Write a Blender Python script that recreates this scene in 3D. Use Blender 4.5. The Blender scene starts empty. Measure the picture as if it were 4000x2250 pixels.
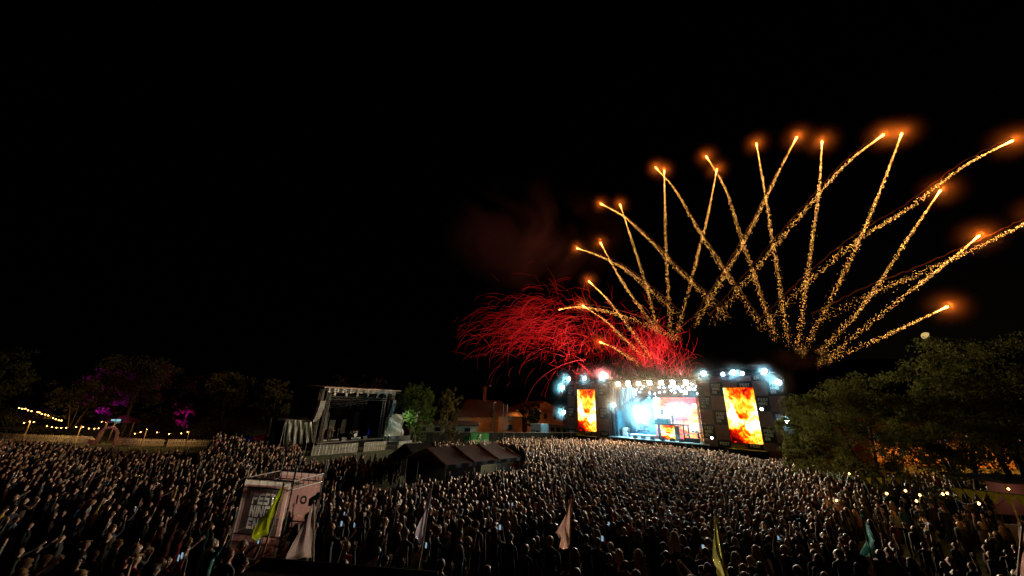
import bpy, bmesh, math, random
import numpy as np
from mathutils import Vector, Matrix

random.seed(11); RNG = np.random.default_rng(11)
R = math.radians
scene = bpy.context.scene
COL = scene.collection

# ------------------------------------------------------------------ camera
CAM_H, FPX, PITCH, ROLL = 6.7, 1360.0, R(19.06), R(1.9)
cam_d = bpy.data.cameras.new('camera')
cam = bpy.data.objects.new('camera', cam_d); COL.objects.link(cam)
cam_d.sensor_width = 36.0; cam_d.lens = 36.0 * FPX / 4000.0
cam_d.clip_start = 0.1; cam_d.clip_end = 12000
CAM_M = Matrix.Translation((0, 0, CAM_H)) @ Matrix.Rotation(math.pi / 2 + PITCH, 4, 'X') @ Matrix.Rotation(ROLL, 4, 'Z')
cam.matrix_world = CAM_M
scene.camera = cam

# ------------------------------------------------------------------ night sky, moonlight, exposure
SUN_EL, SUN_AZ = R(9), R(52)
world = bpy.data.worlds.new('World'); scene.world = world; world.use_nodes = True
wn = world.node_tree
sky = wn.nodes.new('ShaderNodeTexSky'); sky.sky_type = 'NISHITA'; sky.sun_disc = False
sky.sun_elevation = SUN_EL; sky.sun_rotation = SUN_AZ
bg = wn.nodes['Background']; bg.inputs['Strength'].default_value = 0.000035
wn.links.new(sky.outputs['Color'], bg.inputs['Color'])
sun_d = bpy.data.lights.new('moonlight', 'SUN'); sun_d.energy = 0.004; sun_d.angle = R(0.5); sun_d.color = (1, .93, .8)
sun = bpy.data.objects.new('moonlight', sun_d); COL.objects.link(sun)
sun.rotation_euler = Vector((-math.sin(SUN_AZ) * math.cos(SUN_EL), -math.cos(SUN_AZ) * math.cos(SUN_EL), -math.sin(SUN_EL))).to_track_quat('-Z', 'Y').to_euler()
vs = scene.view_settings
vs.view_transform = 'Standard'; vs.look = 'None'; vs.exposure = 0.0; vs.gamma = 1.0; vs.use_curve_mapping = False
scene.render.engine = 'CYCLES'
cy = scene.cycles
cy.use_denoising = True; cy.max_bounces = 4; cy.diffuse_bounces = 2; cy.glossy_bounces = 2; cy.transmission_bounces = 3
cy.volume_bounces = 0; cy.transparent_max_bounces = 8; cy.sample_clamp_indirect = 3.0; cy.use_light_tree = True
cy.caustics_reflective = False; cy.caustics_refractive = False; cy.volume_step_rate = 1.0; cy.volume_max_steps = 96

# ------------------------------------------------------------------ helpers
def ray(px, py):
    v = Vector(((px - 2000) / FPX, (1125 - py) / FPX, -1.0))
    return (CAM_M.to_3x3() @ v)
def at(px, py, Y):
    r = ray(px, py); return Vector((0, 0, CAM_H)) + r * (Y / r.y)
def gz(px, py, z):
    r = ray(px, py); return Vector((0, 0, CAM_H)) + r * ((z - CAM_H) / r.z)
CAM_I = CAM_M.inverted()
def pix(P):
    q = CAM_I @ Vector(P)
    if q.z > -0.01: return None
    return (2000 - FPX * q.x / q.z, 1125 + FPX * q.y / q.z)

ORG = {}
def empty(name, loc, label=None, cat=None, group=None):
    o = bpy.data.objects.new(name, None); COL.objects.link(o); o.empty_display_size = .2
    o.location = loc; ORG[o.name] = Vector(loc)
    tag(o, label, cat, group); return o
def tag(o, label=None, cat=None, group=None, kind=None):
    if label: o['label'] = label
    if cat: o['category'] = cat
    if group: o['group'] = group
    if kind: o['kind'] = kind
    return o
def add_obj(name, mesh, parent=None, origin=None):
    o = bpy.data.objects.new(name, mesh); COL.objects.link(o)
    if parent is not None:
        o.parent = parent; ORG[o.name] = Vector(ORG.get(parent.name, (0, 0, 0)))
    elif origin is not None:
        o.location = origin; ORG[o.name] = Vector(origin)
    else: ORG[o.name] = Vector((0, 0, 0))
    return o

class MB:
    """collects faces in world coordinates"""
    def __init__(s): s.v = []; s.f = []; s.m = []
    def add(s, vs, fs, mi=0):
        b = len(s.v); s.v += [tuple(p) for p in vs]
        s.f += [tuple(i + b for i in f) for f in fs]; s.m += [mi] * len(fs); return s
    def hexa(s, lo, hi, fn=None, mi=0):
        x0, y0, z0 = lo; x1, y1, z1 = hi
        c = [(x0, y0, z0), (x1, y0, z0), (x1, y1, z0), (x0, y1, z0), (x0, y0, z1), (x1, y0, z1), (x1, y1, z1), (x0, y1, z1)]
        if fn: c = [fn(*p) for p in c]
        return s.add(c, [(0, 3, 2, 1), (4, 5, 6, 7), (0, 1, 5, 4), (1, 2, 6, 5), (2, 3, 7, 6), (3, 0, 4, 7)], mi)
    def tube(s, pts, r, n=6, mi=0, cap=True):
        pts = [Vector(p) for p in pts]; k = len(pts)
        rs = r if isinstance(r, (list, tuple)) else [r] * k
        vs = []; up = Vector((0, 0, 1))
        for i, p in enumerate(pts):
            t = (pts[min(i + 1, k - 1)] - pts[max(i - 1, 0)])
            t = t.normalized() if t.length > 1e-9 else Vector((0, 0, 1))
            a = t.cross(up)
            if a.length < 1e-3: a = t.cross(Vector((1, 0, 0)))
            a.normalize(); b = t.cross(a)
            vs += [p + (a * math.cos(2 * math.pi * j / n) + b * math.sin(2 * math.pi * j / n)) * rs[i] for j in range(n)]
        fs = [(i * n + j, i * n + (j + 1) % n, (i + 1) * n + (j + 1) % n, (i + 1) * n + j) for i in range(k - 1) for j in range(n)]
        if cap: fs += [tuple(range(n))[::-1], tuple((k - 1) * n + j for j in range(n))]
        return s.add(vs, fs, mi)
    def lathe(s, c, prof, n=12, mi=0, axis=None):
        c = Vector(c); q = Vector(axis).to_track_quat('Z', 'Y') if axis is not None else None
        vs = []
        for r, z in prof:
            for j in range(n):
                p = Vector((r * math.cos(2 * math.pi * j / n), r * math.sin(2 * math.pi * j / n), z))
                if q: p = q @ p
                vs.append(c + p)
        k = len(prof)
        fs = [(i * n + j, i * n + (j + 1) % n, (i + 1) * n + (j + 1) % n, (i + 1) * n + j) for i in range(k - 1) for j in range(n)]
        fs += [tuple(range(n))[::-1], tuple((k - 1) * n + j for j in range(n))]
        return s.add(vs, fs, mi)
    def sheet(s, fn, nu, nv, mi=0):
        vs = [fn(i / nu, j / nv) for j in range(nv + 1) for i in range(nu + 1)]
        w = nu + 1
        return s.add(vs, [(j * w + i, j * w + i + 1, (j + 1) * w + i + 1, (j + 1) * w + i) for j in range(nv) for i in range(nu)], mi)
    def prism(s, poly, fn, d0, d1, mi=0):
        """poly: list of (a,c) in plane; extruded along b from d0 to d1; fn(a,b,c)->world"""
        n = len(poly)
        vs = [fn(a, d0, c) for a, c in poly] + [fn(a, d1, c) for a, c in poly]
        fs = [tuple(range(n)), tuple(range(2 * n - 1, n - 1, -1))] + [(i, i + n, (i + 1) % n + n, (i + 1) % n) for i in range(n)]
        return s.add(vs, fs, mi)
    def truss(s, p0, p1, size=.4, r=.035, bay=None, n=4):
        p0 = Vector(p0); p1 = Vector(p1); t = (p1 - p0); L = t.length; t.normalize()
        a = t.cross(Vector((0, 0, 1)))
        if a.length < .05: a = Vector((1, 0, 0)); a = (a - t * a.dot(t))
        a.normalize(); b = t.cross(a).normalized(); h = size / 2
        cs = [a * h + b * h, a * h - b * h, -a * h - b * h, -a * h + b * h]
        for c in cs: s.tube([p0 + c, p1 + c], r, n)
        k = max(2, int(round(L / (bay or size))))
        for e in range(4):
            c0, c1 = cs[e], cs[(e + 1) % 4]
            for i in range(k):
                q0 = p0 + t * (L * i / k); q1 = p0 + t * (L * (i + 1) / k)
                s.tube([q0 + (c0 if i % 2 else c1), q1 + (c1 if i % 2 else c0)], r * .6, 3, cap=False)
        return s
    def mesh(s, name, mats, org=(0, 0, 0), smooth=False):
        me = bpy.data.meshes.new(name)
        o = Vector(org)
        me.from_pydata([(p[0] - o.x, p[1] - o.y, p[2] - o.z) for p in s.v], [], s.f)
        for m in (mats if isinstance(mats, (list, tuple)) else [mats]): me.materials.append(m)
        if any(s.m): me.polygons.foreach_set('material_index', s.m)
        if smooth: me.polygons.foreach_set('use_smooth', [True] * len(s.f))
        me.update(); return me
    def build(s, name, mats, parent=None, origin=None, smooth=False):
        org = ORG.get(parent.name, Vector()) if parent is not None else (Vector(origin) if origin is not None else Vector())
        return add_obj(name, s.mesh(name, mats, org, smooth), parent, origin)

def bm_fix(me):
    bm = bmesh.new(); bm.from_mesh(me); bmesh.ops.recalc_face_normals(bm, faces=bm.faces); bm.to_mesh(me); bm.free()

# ------------------------------------------------------------------ materials
MATS = {}
def mat(name, col=(.5, .5, .5), rough=.6, metal=0.0, spec=.5, emit=None, estr=0, sheen=0.0, noise=None, bump=0.0, trans=0.0, sample=None):
    """procedural principled material; noise=(scale, amount) varies the base colour, trans mixes in translucency"""
    if name in MATS: return MATS[name]
    m = bpy.data.materials.new(name); m.use_nodes = True; MATS[name] = m
    nt = m.node_tree; b = nt.nodes['Principled BSDF']; L = nt.links.new
    b.inputs['Base Color'].default_value = (*col, 1); b.inputs['Roughness'].default_value = rough
    b.inputs['Metallic'].default_value = metal; b.inputs['Specular IOR Level'].default_value = spec
    if sheen: b.inputs['Sheen Weight'].default_value = sheen; b.inputs['Sheen Roughness'].default_value = .2
    if emit:
        b.inputs['Emission Color'].default_value = (*emit, 1); b.inputs['Emission Strength'].default_value = estr
    if sample: m.cycles.emission_sampling = sample
    if noise or bump:
        tc = nt.nodes.new('ShaderNodeTexCoord'); nz = nt.nodes.new('ShaderNodeTexNoise')
        sc_, am = noise or (6, .3)
        nz.inputs['Scale'].default_value = sc_; nz.inputs['Detail'].default_value = 5; nz.inputs['Roughness'].default_value = .65
        L(tc.outputs['Object'], nz.inputs['Vector'])
        if noise:
            rp = nt.nodes.new('ShaderNodeValToRGB')
            rp.color_ramp.elements[0].position = .3; rp.color_ramp.elements[1].position = .72
            rp.color_ramp.elements[0].color = (*[c * (1 - am) for c in col], 1)
            rp.color_ramp.elements[1].color = (*[min(1, c * (1 + am)) for c in col], 1)
            L(nz.outputs['Fac'], rp.inputs['Fac']); L(rp.outputs['Color'], b.inputs['Base Color'])
        if bump:
            bp = nt.nodes.new('ShaderNodeBump'); bp.inputs['Strength'].default_value = bump; bp.inputs['Distance'].default_value = .05
            L(nz.outputs['Fac'], bp.inputs['Height']); L(bp.outputs['Normal'], b.inputs['Normal'])
    if trans:
        tr = nt.nodes.new('ShaderNodeBsdfTranslucent'); mx = nt.nodes.new('ShaderNodeMixShader')
        mx.inputs['Fac'].default_value = trans; out = nt.nodes['Material Output']
        src = b.inputs['Base Color'].links
        if src: L(src[0].from_socket, tr.inputs['Color'])
        else: tr.inputs['Color'].default_value = (*col, 1)
        L(b.outputs[0], mx.inputs[1]); L(tr.outputs[0], mx.inputs[2]); L(mx.outputs[0], out.inputs['Surface'])
    return m
def open_mesh(m, fac):
    """woven banner mesh: light passes straight through its holes"""
    nt = m.node_tree; out = nt.nodes['Material Output']; src = out.inputs['Surface'].links[0].from_socket
    t = nt.nodes.new('ShaderNodeBsdfTransparent'); mx = nt.nodes.new('ShaderNodeMixShader'); mx.inputs['Fac'].default_value = fac
    nt.links.new(src, mx.inputs[1]); nt.links.new(t.outputs[0], mx.inputs[2]); nt.links.new(mx.outputs[0], out.inputs['Surface']); return m
def attr_mat(name, attr=None, rough=.7, spec=.4, sheen=0.0, trans=0.0, pattern=False, bump=0):
    """base colour from a colour attribute, or from the object's own colour when attr is None"""
    m = mat(name, (.1, .1, .1), rough, 0, spec, sheen=sheen, trans=trans, bump=bump)
    nt = m.node_tree; b = nt.nodes['Principled BSDF']
    if attr:
        a = nt.nodes.new('ShaderNodeAttribute'); a.attribute_name = attr; out = a.outputs['Color']
    else:
        a = nt.nodes.new('ShaderNodeObjectInfo'); out = a.outputs['Color']
    nt.links.new(out, b.inputs['Base Color'])
    for n in nt.nodes:
        if n.type == 'BSDF_TRANSLUCENT': nt.links.new(out, n.inputs['Color'])
    if sheen: nt.links.new(out, b.inputs['Sheen Tint'])
    return m
def emis(name, col, strength, sample='AUTO', attr=None):
    if name in MATS: return MATS[name]
    m = bpy.data.materials.new(name); m.use_nodes = True; MATS[name] = m
    nt = m.node_tree; nt.nodes.remove(nt.nodes['Principled BSDF'])
    e = nt.nodes.new('ShaderNodeEmission'); e.inputs['Color'].default_value = (*col, 1); e.inputs['Strength'].default_value = strength
    if attr:
        a = nt.nodes.new('ShaderNodeAttribute'); a.attribute_name = attr
        ml = nt.nodes.new('ShaderNodeMath'); ml.operation = 'MULTIPLY'; ml.inputs[1].default_value = strength
        nt.links.new(a.outputs['Color'], e.inputs['Color']); nt.links.new(a.outputs['Alpha'], ml.inputs[0]); nt.links.new(ml.outputs[0], e.inputs['Strength'])
    nt.links.new(e.outputs[0], nt.nodes['Material Output'].inputs['Surface'])
    m.cycles.emission_sampling = sample
    return m
def light(name, kind, loc, power, col, target=None, size=.2, spot=60, blend=.6, parent=None):
    d = bpy.data.lights.new(name, kind); d.energy = power; d.color = col
    o = bpy.data.objects.new(name, d); COL.objects.link(o)
    if kind == 'SPOT': d.spot_size = R(spot); d.spot_blend = blend; d.shadow_soft_size = size
    elif kind == 'POINT': d.shadow_soft_size = size
    M = Matrix.Translation(loc)
    if target is not None: M = M @ (Vector(target) - Vector(loc)).to_track_quat('-Z', 'Y').to_matrix().to_4x4()
    if parent is not None:
        o.parent = parent; M = Matrix.Translation(-ORG[parent.name]) @ M
    o.matrix_local = M
    return o

BLACK_METAL = mat('black_metal', (.02, .02, .022), .45, .6)
STEEL = mat('galvanised_steel', (.42, .43, .43), .38, .9, noise=(9, .25))
ALU = mat('aluminium_truss', (.5, .51, .52), .35, .9, noise=(5, .2))
BLACK_CLOTH = mat('black_molton', (.007, .007, .0075), .95, spec=.08, noise=(3, .5), bump=.4)
DARK_PLASTIC = mat('dark_plastic', (.018, .018, .02), .5)
WOOD_GREY = mat('stage_floor', (.06, .06, .062), .45, noise=(2.5, .4))
# ------------------------------------------------------------------ people: one continuous skinned body per pose
SKIN = mat('skin', (.42, .24, .17), .5, spec=.4, noise=(14, .12))
PALE = mat('pale_skin', (.55, .34, .25), .5, spec=.4)
EYE = mat('eye_dark', (.02, .015, .012), .25)
LIP = mat('lips', (.3, .1, .09), .45)
SHOE = mat('shoes', (.03, .028, .026), .5)
TOP = attr_mat('clothing_top', None, .75, .3, sheen=.12, bump=.25)
TROUSER = mat('trousers', (.02, .022, .032), .8, noise=(2, .6), sheen=.05)
HAIR = attr_mat('hair', None, .5, .35, sheen=.22)
STRAND = attr_mat('hair_strands', None, .5, .4, sheen=.3, trans=.6)
C_SKIN = attr_mat('crowd_skin', 'Col', .55, .4)
C_CLOTH = attr_mat('crowd_cloth', 'Col', .75, .3, sheen=.12)
C_HAIR = attr_mat('crowd_hair', 'Col', .5, .35, sheen=.22)

def arm_pts(side, pose):
    """elbow, wrist, hand direction, finger spread"""
    s = side
    if pose == 'down': return (.235 * s, -.02, 1.14), (.24 * s, .06, .9), (0, .25, -1), .5
    if pose == 'pocket': return (.27 * s, -.06, 1.15), (.2 * s, .06, .97), (-.5 * s, .3, -.6), .4
    if pose == 'up': return (.26 * s, .06, 1.62), (.22 * s, .12, 1.9), (0, .1, 1), 1.0
    if pose == 'high': return (.22 * s, .02, 1.68), (.16 * s, .04, 1.96), (.1 * s, 0, 1), 1.2
    if pose == 'reach': return (.24 * s, .22, 1.55), (.2 * s, .43, 1.72), (0, .8, .6), .9
    if pose == 'phone': return (.25 * s, .2, 1.34), (.1 * s, .36, 1.55), (-.35 * s, .25, .9), .35
    if pose == 'face': return (.33 * s, .12, 1.42), (.14 * s, .14, 1.62), (-.6 * s, 0, .8), .5
    if pose == 'chest': return (.25 * s, .05, 1.16), (.07 * s, .22, 1.22), (-.8 * s, .2, .5), .5
    if pose == 'clap': return (.24 * s, .15, 1.3), (.07 * s, .36, 1.45), (-.2 * s, .3, .9), .3
    if pose == 'point': return (.25 * s, .24, 1.46), (.2 * s, .5, 1.5), (0, 1, .15), .3
    if pose == 'head': return (.36 * s, .0, 1.58), (.13 * s, .02, 1.78), (-.9 * s, .0, .3), .5

def skeleton_lite(left, right, wide=1.0):
    V, Rr, E, Lb = [], [], [], []
    def v(p, r): V.append(Vector(p)); Rr.append(r); return len(V) - 1
    def e(a, b, lab): E.append((a, b)); Lb.append(lab)
    w = wide
    pel = v((0, 0, .98), .15 * w); ch = v((0, 0, 1.3), .16 * w); nb = v((0, 0, 1.43), .09 * w); nk = v((0, .005, 1.53), .056); hm = v((0, .018, 1.665), .1); cr = v((0, .008, 1.755), .05)
    e(pel, ch, 'top'); e(ch, nb, 'top'); e(nb, nk, 'neck'); e(nk, hm, 'head'); e(hm, cr, 'head')
    for s, pose in ((-1, left), (1, right)):
        el, wr, hdir, spr = arm_pts(s, pose)
        sh = v((.185 * s * w, -.005, 1.405 + (.05 if el[2] > 1.45 else 0)), .068 * w); e(nb, sh, 'top')
        ei = v(el, .047 * w); e(sh, ei, 'top'); wi = v(wr, .032); e(ei, wi, 'fore')
        ti = v(Vector(wr) + Vector(hdir).normalized() * .15, .03); e(wi, ti, 'hand')
        hp = v((.09 * s, 0, .86), .1 * w); e(pel, hp, 'leg'); an = v((.105 * s, -.02, .1), .045); e(hp, an, 'leg'); to = v((.125 * s, .13, .045), .04); e(an, to, 'shoe')
    return V, Rr, E, Lb
def skeleton(left, right, fingers=True, wide=1.0, lean=0.0):
    V, Rr, E, Lb = [], [], [], []
    def v(p, r): V.append(Vector(p)); Rr.append(r); return len(V) - 1
    def e(a, b, lab): E.append((a, b)); Lb.append(lab)
    w = wide
    pel = v((0, 0, .96), .145 * w); sp = v((0, 0, 1.13), .13 * w); ch = v((0, .005, 1.31), .155 * w)
    nb = v((0, -.005, 1.43), .09 * w); nk = v((0, .005, 1.52), .054)
    hd = v((0, .02, 1.605), .08); hm = v((0, .018, 1.675), .099); cr = v((0, .008, 1.745), .072)
    e(pel, sp, 'top'); e(sp, ch, 'top'); e(ch, nb, 'top'); e(nb, nk, 'neck'); e(nk, hd, 'head'); e(hd, hm, 'head'); e(hm, cr, 'head')
    if fingers:
        no = v((0, .128, 1.632), .014); e(hm, no, 'head')
    for s, pose in ((-1, left), (1, right)):
        el, wr, hdir, spr = arm_pts(s, pose)
        sh = v((.185 * s * w, -.005, 1.405), .067 * w); e(nb, sh, 'top')
        dz = .05 if el[2] > 1.45 else 0
        V[sh] += Vector((0, 0, dz))
        ua = v((Vector(V[sh]) * .5 + Vector(el) * .5), .056 * w); e(sh, ua, 'top')
        ei = v(el, .045 * w); e(ua, ei, 'top')
        fa = v((Vector(el) * .55 + Vector(wr) * .45), .042); e(ei, fa, 'fore')
        wi = v(wr, .028); e(fa, wi, 'fore')
        hdv = Vector(hdir).normalized(); pa = v(Vector(wr) + hdv * .06, .034); e(wi, pa, 'hand')
        if fingers:
            side = hdv.cross(Vector((0, 1, 0)) if abs(hdv.y) < .8 else Vector((1, 0, 0))).normalized()
            nrm = side.cross(hdv).normalized()
            for k, (off, ln) in enumerate(((-.03, .07), (-.01, .082), (.011, .078), (.031, .062))):
                b0 = Vector(V[pa]) + side * off + hdv * .028
                d = (hdv + side * off * 9 * spr).normalized()
                f1 = v(b0, .0098); e(pa, f1, 'hand')
                f2 = v(b0 + d * ln * .5 + nrm * .006, .009); e(f1, f2, 'hand')
                f3 = v(b0 + d * ln - nrm * .012 / max(spr, .4), .0075); e(f2, f3, 'hand')
            t0 = Vector(wr) + hdv * .035 + side * (-.035)
            t1 = v(t0, .011); e(pa, t1, 'hand')
            t2 = v(t0 + hdv * .045 - side * .04 * max(spr, .5), .0095); e(t1, t2, 'hand')
        else:
            tip = v(Vector(V[pa]) + hdv * .085, .024); e(pa, tip, 'hand')
        hp = v((.088 * s, 0, .88), .1 * w); e(pel, hp, 'leg')
        kn = v((.1 * s, .02, .5), .063); e(hp, kn, 'leg')
        cf = v((.102 * s, -.012, .34), .054); e(kn, cf, 'leg')
        an = v((.105 * s, -.02, .1), .042); e(cf, an, 'leg')
        to = v((.125 * s, .13, .045), .04); e(an, to, 'shoe')
    if lean:
        M = Matrix.Rotation(lean, 4, 'X')
        V = [Vector((0, 0, .9)) + M @ (p - Vector((0, 0, .9))) if p.z > .9 else p for p in V]
    return V, Rr, E, Lb

def skin_body(left, right, hi=True, wide=1.0, bare=False, lean=0.0):
    V, Rr, E, Lb = skeleton(left, right, hi, wide, lean) if hi else skeleton_lite(left, right, wide)
    me = bpy.data.meshes.new('tmp'); me.from_pydata(V, E, [])
    o = bpy.data.objects.new('tmp', me); COL.objects.link(o)
    o.modifiers.new('s', 'SKIN').use_smooth_shade = True
    if not me.skin_vertices:
        bm = bmesh.new(); bm.from_mesh(me); bm.verts.layers.skin.verify(); bm.to_mesh(me); bm.free()
    for i, sv in enumerate(me.skin_vertices[0].data):
        sv.radius = (Rr[i], Rr[i]); sv.use_root = (i == 0)
    if hi:
        ss = o.modifiers.new('ss', 'SUBSURF'); ss.levels = ss.render_levels = 1
    dg = bpy.context.evaluated_depsgraph_get()
    em = bpy.data.meshes.new_from_object(o.evaluated_get(dg))
    vs = np.empty(len(em.vertices) * 3, 'f4'); em.vertices.foreach_get('co', vs); vs = vs.reshape(-1, 3)
    fs = [tuple(p.vertices) for p in em.polygons]
    bpy.data.objects.remove(o); bpy.data.meshes.remove(me); bpy.data.meshes.remove(em)
    A = np.array([V[a] for a, b in E]); B = np.array([V[b] for a, b in E]); AB = B - A; L2 = (AB ** 2).sum(1)
    RM = np.array([min(Rr[a], Rr[b]) * .8 for a, b in E])
    def near(P):
        t = np.clip(((P[:, None] - A[None]) * AB[None]).sum(2) / L2[None], 0, 1)
        D = np.linalg.norm(P[:, None] - (A[None] + t[..., None] * AB[None]), axis=2)
        return (D - RM[None]).argmin(1)
    lab_v = [Lb[i] for i in near(vs)]
    inset = 1.0
    for i, l in enumerate(lab_v):                      # torso flatter than wide, skull deeper than wide
        if l == 'top' and abs(vs[i, 0]) < .26: vs[i, 1] *= .78
        if l == 'head': vs[i, 0] *= .86; vs[i, 1] = .01 + (vs[i, 1] - .01) * 1.05
    cen = np.array([vs[list(f)].mean(0) for f in fs])
    fl = [Lb[i] for i in near(cen)]
    mi = []
    for l, c in zip(fl, cen):
        if l in ('neck', 'head', 'hand'): mi.append(0)
        elif l == 'fore': mi.append(0 if bare else 1)
        elif l == 'top': mi.append(1 if c[2] > .96 else 2)
        elif l == 'leg': mi.append(2 if c[2] < .95 else 1)
        else: mi.append(3)
    return vs, fs, mi

def hair_geo(style, rng, strands=True, n=12):
    """hair around the head, person coordinates"""
    vs, fs = [], []; c = Vector((0, .008, 1.672))
    rings = 6 if strands else 3
    long = style in ('long', 'longer'); drop = .17 if style == 'long' else .34
    for i in range(rings + 1):
        for j in range(n):
            a = 2 * math.pi * j / n; front = math.cos(a)         # +1 at the face
            tmax = R(62 if front > .55 else (88 if front > 0 else 128))
            th = tmax * i / rings
            r = .111 if style != 'curly' else .138
            r *= 1 + rng.uniform(-.05, .05) * (2.4 if style == 'curly' else 1)
            p = Vector((math.sin(a) * math.sin(th) * r * .9, math.cos(a) * math.sin(th) * r * 1.06, math.cos(th) * r * 1.02))
            if style == 'short' and i == rings: p *= .9
            vs.append(c + p)
    for i in range(rings):
        for j in range(n): fs.append((i * n + j, i * n + (j + 1) % n, (i + 1) * n + (j + 1) % n, (i + 1) * n + j))
    if long:
        m, rows = (9, 5) if strands else (6, 2)
        b = len(vs)
        for i in range(rows + 1):
            for j in range(m):
                a = R(75) + R(210) * j / (m - 1)
                f = i / rows
                rr = .105 + .012 * math.sin(f * 2.4) + rng.uniform(-.007, .007)
                sprd = 1 + .28 * f
                vs.append(c + Vector((math.sin(a) * rr * sprd, math.cos(a) * rr * (1 + .15 * f) - .02 * f, -.02 - drop * f - (.04 * abs(math.cos((j) * 2.1)) if i == rows else 0))))
        for i in range(rows):
            for j in range(m - 1): fs.append((b + i * m + j, b + i * m + j + 1, b + (i + 1) * m + j + 1, b + (i + 1) * m + j))
    if style == 'bun':
        mb = MB(); mb.lathe((c.x, c.y - .08, c.z + .1), [(.01, -.05), (.045, -.03), (.055, 0), (.042, .035), (.01, .05)], 8)
        b = len(vs); vs += [Vector(p) for p in mb.v]; fs += [tuple(i + b for i in f) for f in mb.f]
    if style == 'cap':
        b = len(vs); mb = MB(); mb.lathe((0, .06, 1.73), [(.02, 0), (.115, 0), (.115, .012), (.02, .015)], 10)
        vs += [Vector(p) for p in mb.v]; fs += [tuple(i + b for i in f) for f in mb.f]
    if strands and style != 'cap':
        for k in range(260 if style != 'short' else 200):
            a = rng.uniform(0, 2 * math.pi); th = rng.uniform(0, R(75 if math.cos(a) > .3 else 115))
            r = .11 if style != 'curly' else .134
            d = Vector((math.sin(a) * math.sin(th) * .9, math.cos(a) * math.sin(th) * 1.06, math.cos(th)))
            p = c + d * r * .97
            tan = Vector((d.x * .4 + rng.uniform(-.5, .5), d.y * .4 - .2 + rng.uniform(-.4, .4), -.6 + rng.uniform(-.4, .7))).normalized()
            ln = rng.uniform(.02, .05) * (1.5 if long else 1)
            tip = p + (tan + d * .45).normalized() * ln
            sd = d.cross(tan).normalized() * .004
            b = len(vs); vs += [p - sd, p + sd, tip]; fs.append((b, b + 1, b + 2))
        if long:
            for k in range(160):
                a = R(rng.uniform(70, 290)); z = rng.uniform(0, drop)
                p = c + Vector((math.sin(a) * .12, math.cos(a) * .12 - .01, -.02 - z))
                tip = p + Vector((math.sin(a) * rng.uniform(.0, .035), math.cos(a) * rng.uniform(0, .03), -rng.uniform(.05, .14)))
                sd = Vector((math.cos(a), -math.sin(a), 0)) * .006
                b = len(vs); vs += [p - sd, p + sd, tip]; fs.append((b, b + 1, b + 2))
    return np.array([tuple(v) for v in vs], 'f4'), fs

_r = random.Random(5)
POSES = [('down', 'down'), ('pocket', 'pocket'), ('down', 'up'), ('up', 'down'), ('up', 'up'), ('high', 'high'), ('reach', 'down'),
         ('phone', 'phone'), ('clap', 'clap'), ('chest', 'down'), ('down', 'high'), ('face', 'face'), ('point', 'down'), ('head', 'head')]
POSE_WORDS = ['arms hanging', 'hands in pockets', 'right arm raised', 'left arm raised', 'both arms raised', 'both arms high overhead', 'left arm reaching forward',
              'holding up a phone', 'clapping hands', 'hand on chest', 'right arm stretched high', 'hands at the face', 'left arm pointing forward', 'hands on head']
STYLES = ['short', 'long', 'longer', 'bun', 'curly', 'cap', 'short', 'long']
STYLE_WORDS = {'short': 'short {} hair', 'long': 'long {} hair', 'longer': 'very long {} hair', 'bun': '{} hair in a bun', 'curly': 'curly {} hair', 'cap': '{} cap'}
BODY_HI = []
for pi_, (l, r) in enumerate(POSES):
    vs_, fs_, mi_ = skin_body(l, r, True, 1.0 + .06 * (pi_ % 3), bare=(pi_ % 4 == 2), lean=R(-2 * (pi_ % 3)))
    mb_ = MB(); mb_.v = [tuple(p) for p in vs_]; mb_.f = list(fs_); mb_.m = list(mi_)
    for sx in (-1, 1):
        mb_.lathe((.033 * sx, .106, 1.675), [(.004, -.010), (.011, -.005), (.012, .003), (.004, .010)], 6, mi=4)      # eyes
        mb_.lathe((.083 * sx, .0, 1.66), [(.008, -.03), (.02, -.012), (.022, .015), (.008, .034)], 6, mi=0)            # ears
    mb_.lathe((0, .112, 1.588), [(.006, -.006), (.02, -.002), (.02, .003), (.006, .007)], 6, mi=5)                     # mouth
    BODY_HI.append(mb_.mesh('person_body', [SKIN, TOP, TROUSER, SHOE, EYE, LIP], smooth=True))
HAIR_HI = {}
for st in set(STYLES):
    hv, hf = hair_geo(st, _r); m_ = MB(); m_.v = [tuple(p) for p in hv]; m_.f = hf; m_.m = [1 if len(f) == 3 else 0 for f in hf]
    HAIR_HI[st] = m_.mesh('hair_' + st, [HAIR, STRAND], smooth=True)
# far crowd: light versions of the same figures
LOW = []
for k, (pi_, st) in enumerate([(0, 'short'), (0, 'long'), (1, 'longer'), (2, 'long'), (4, 'short'), (5, 'long'), (6, 'short'), (7, 'short'), (3, 'curly'), (8, 'longer'), (10, 'short'), (0, 'longer')]):
    l, r = POSES[pi_]
    vs_, fs_, mi_ = skin_body(l, r, False, 1.08)
    hv, hf = hair_geo(st, _r, strands=False, n=7)
    b_ = len(vs_)
    LOW.append((np.vstack([vs_, hv]), [tuple(f) for f in fs_] + [tuple(i + b_ for i in f) for f in hf],
                np.array([{0: 0, 1: 1, 2: 2, 3: 3}[m] for m in mi_] + [4] * len(hf))))

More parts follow.
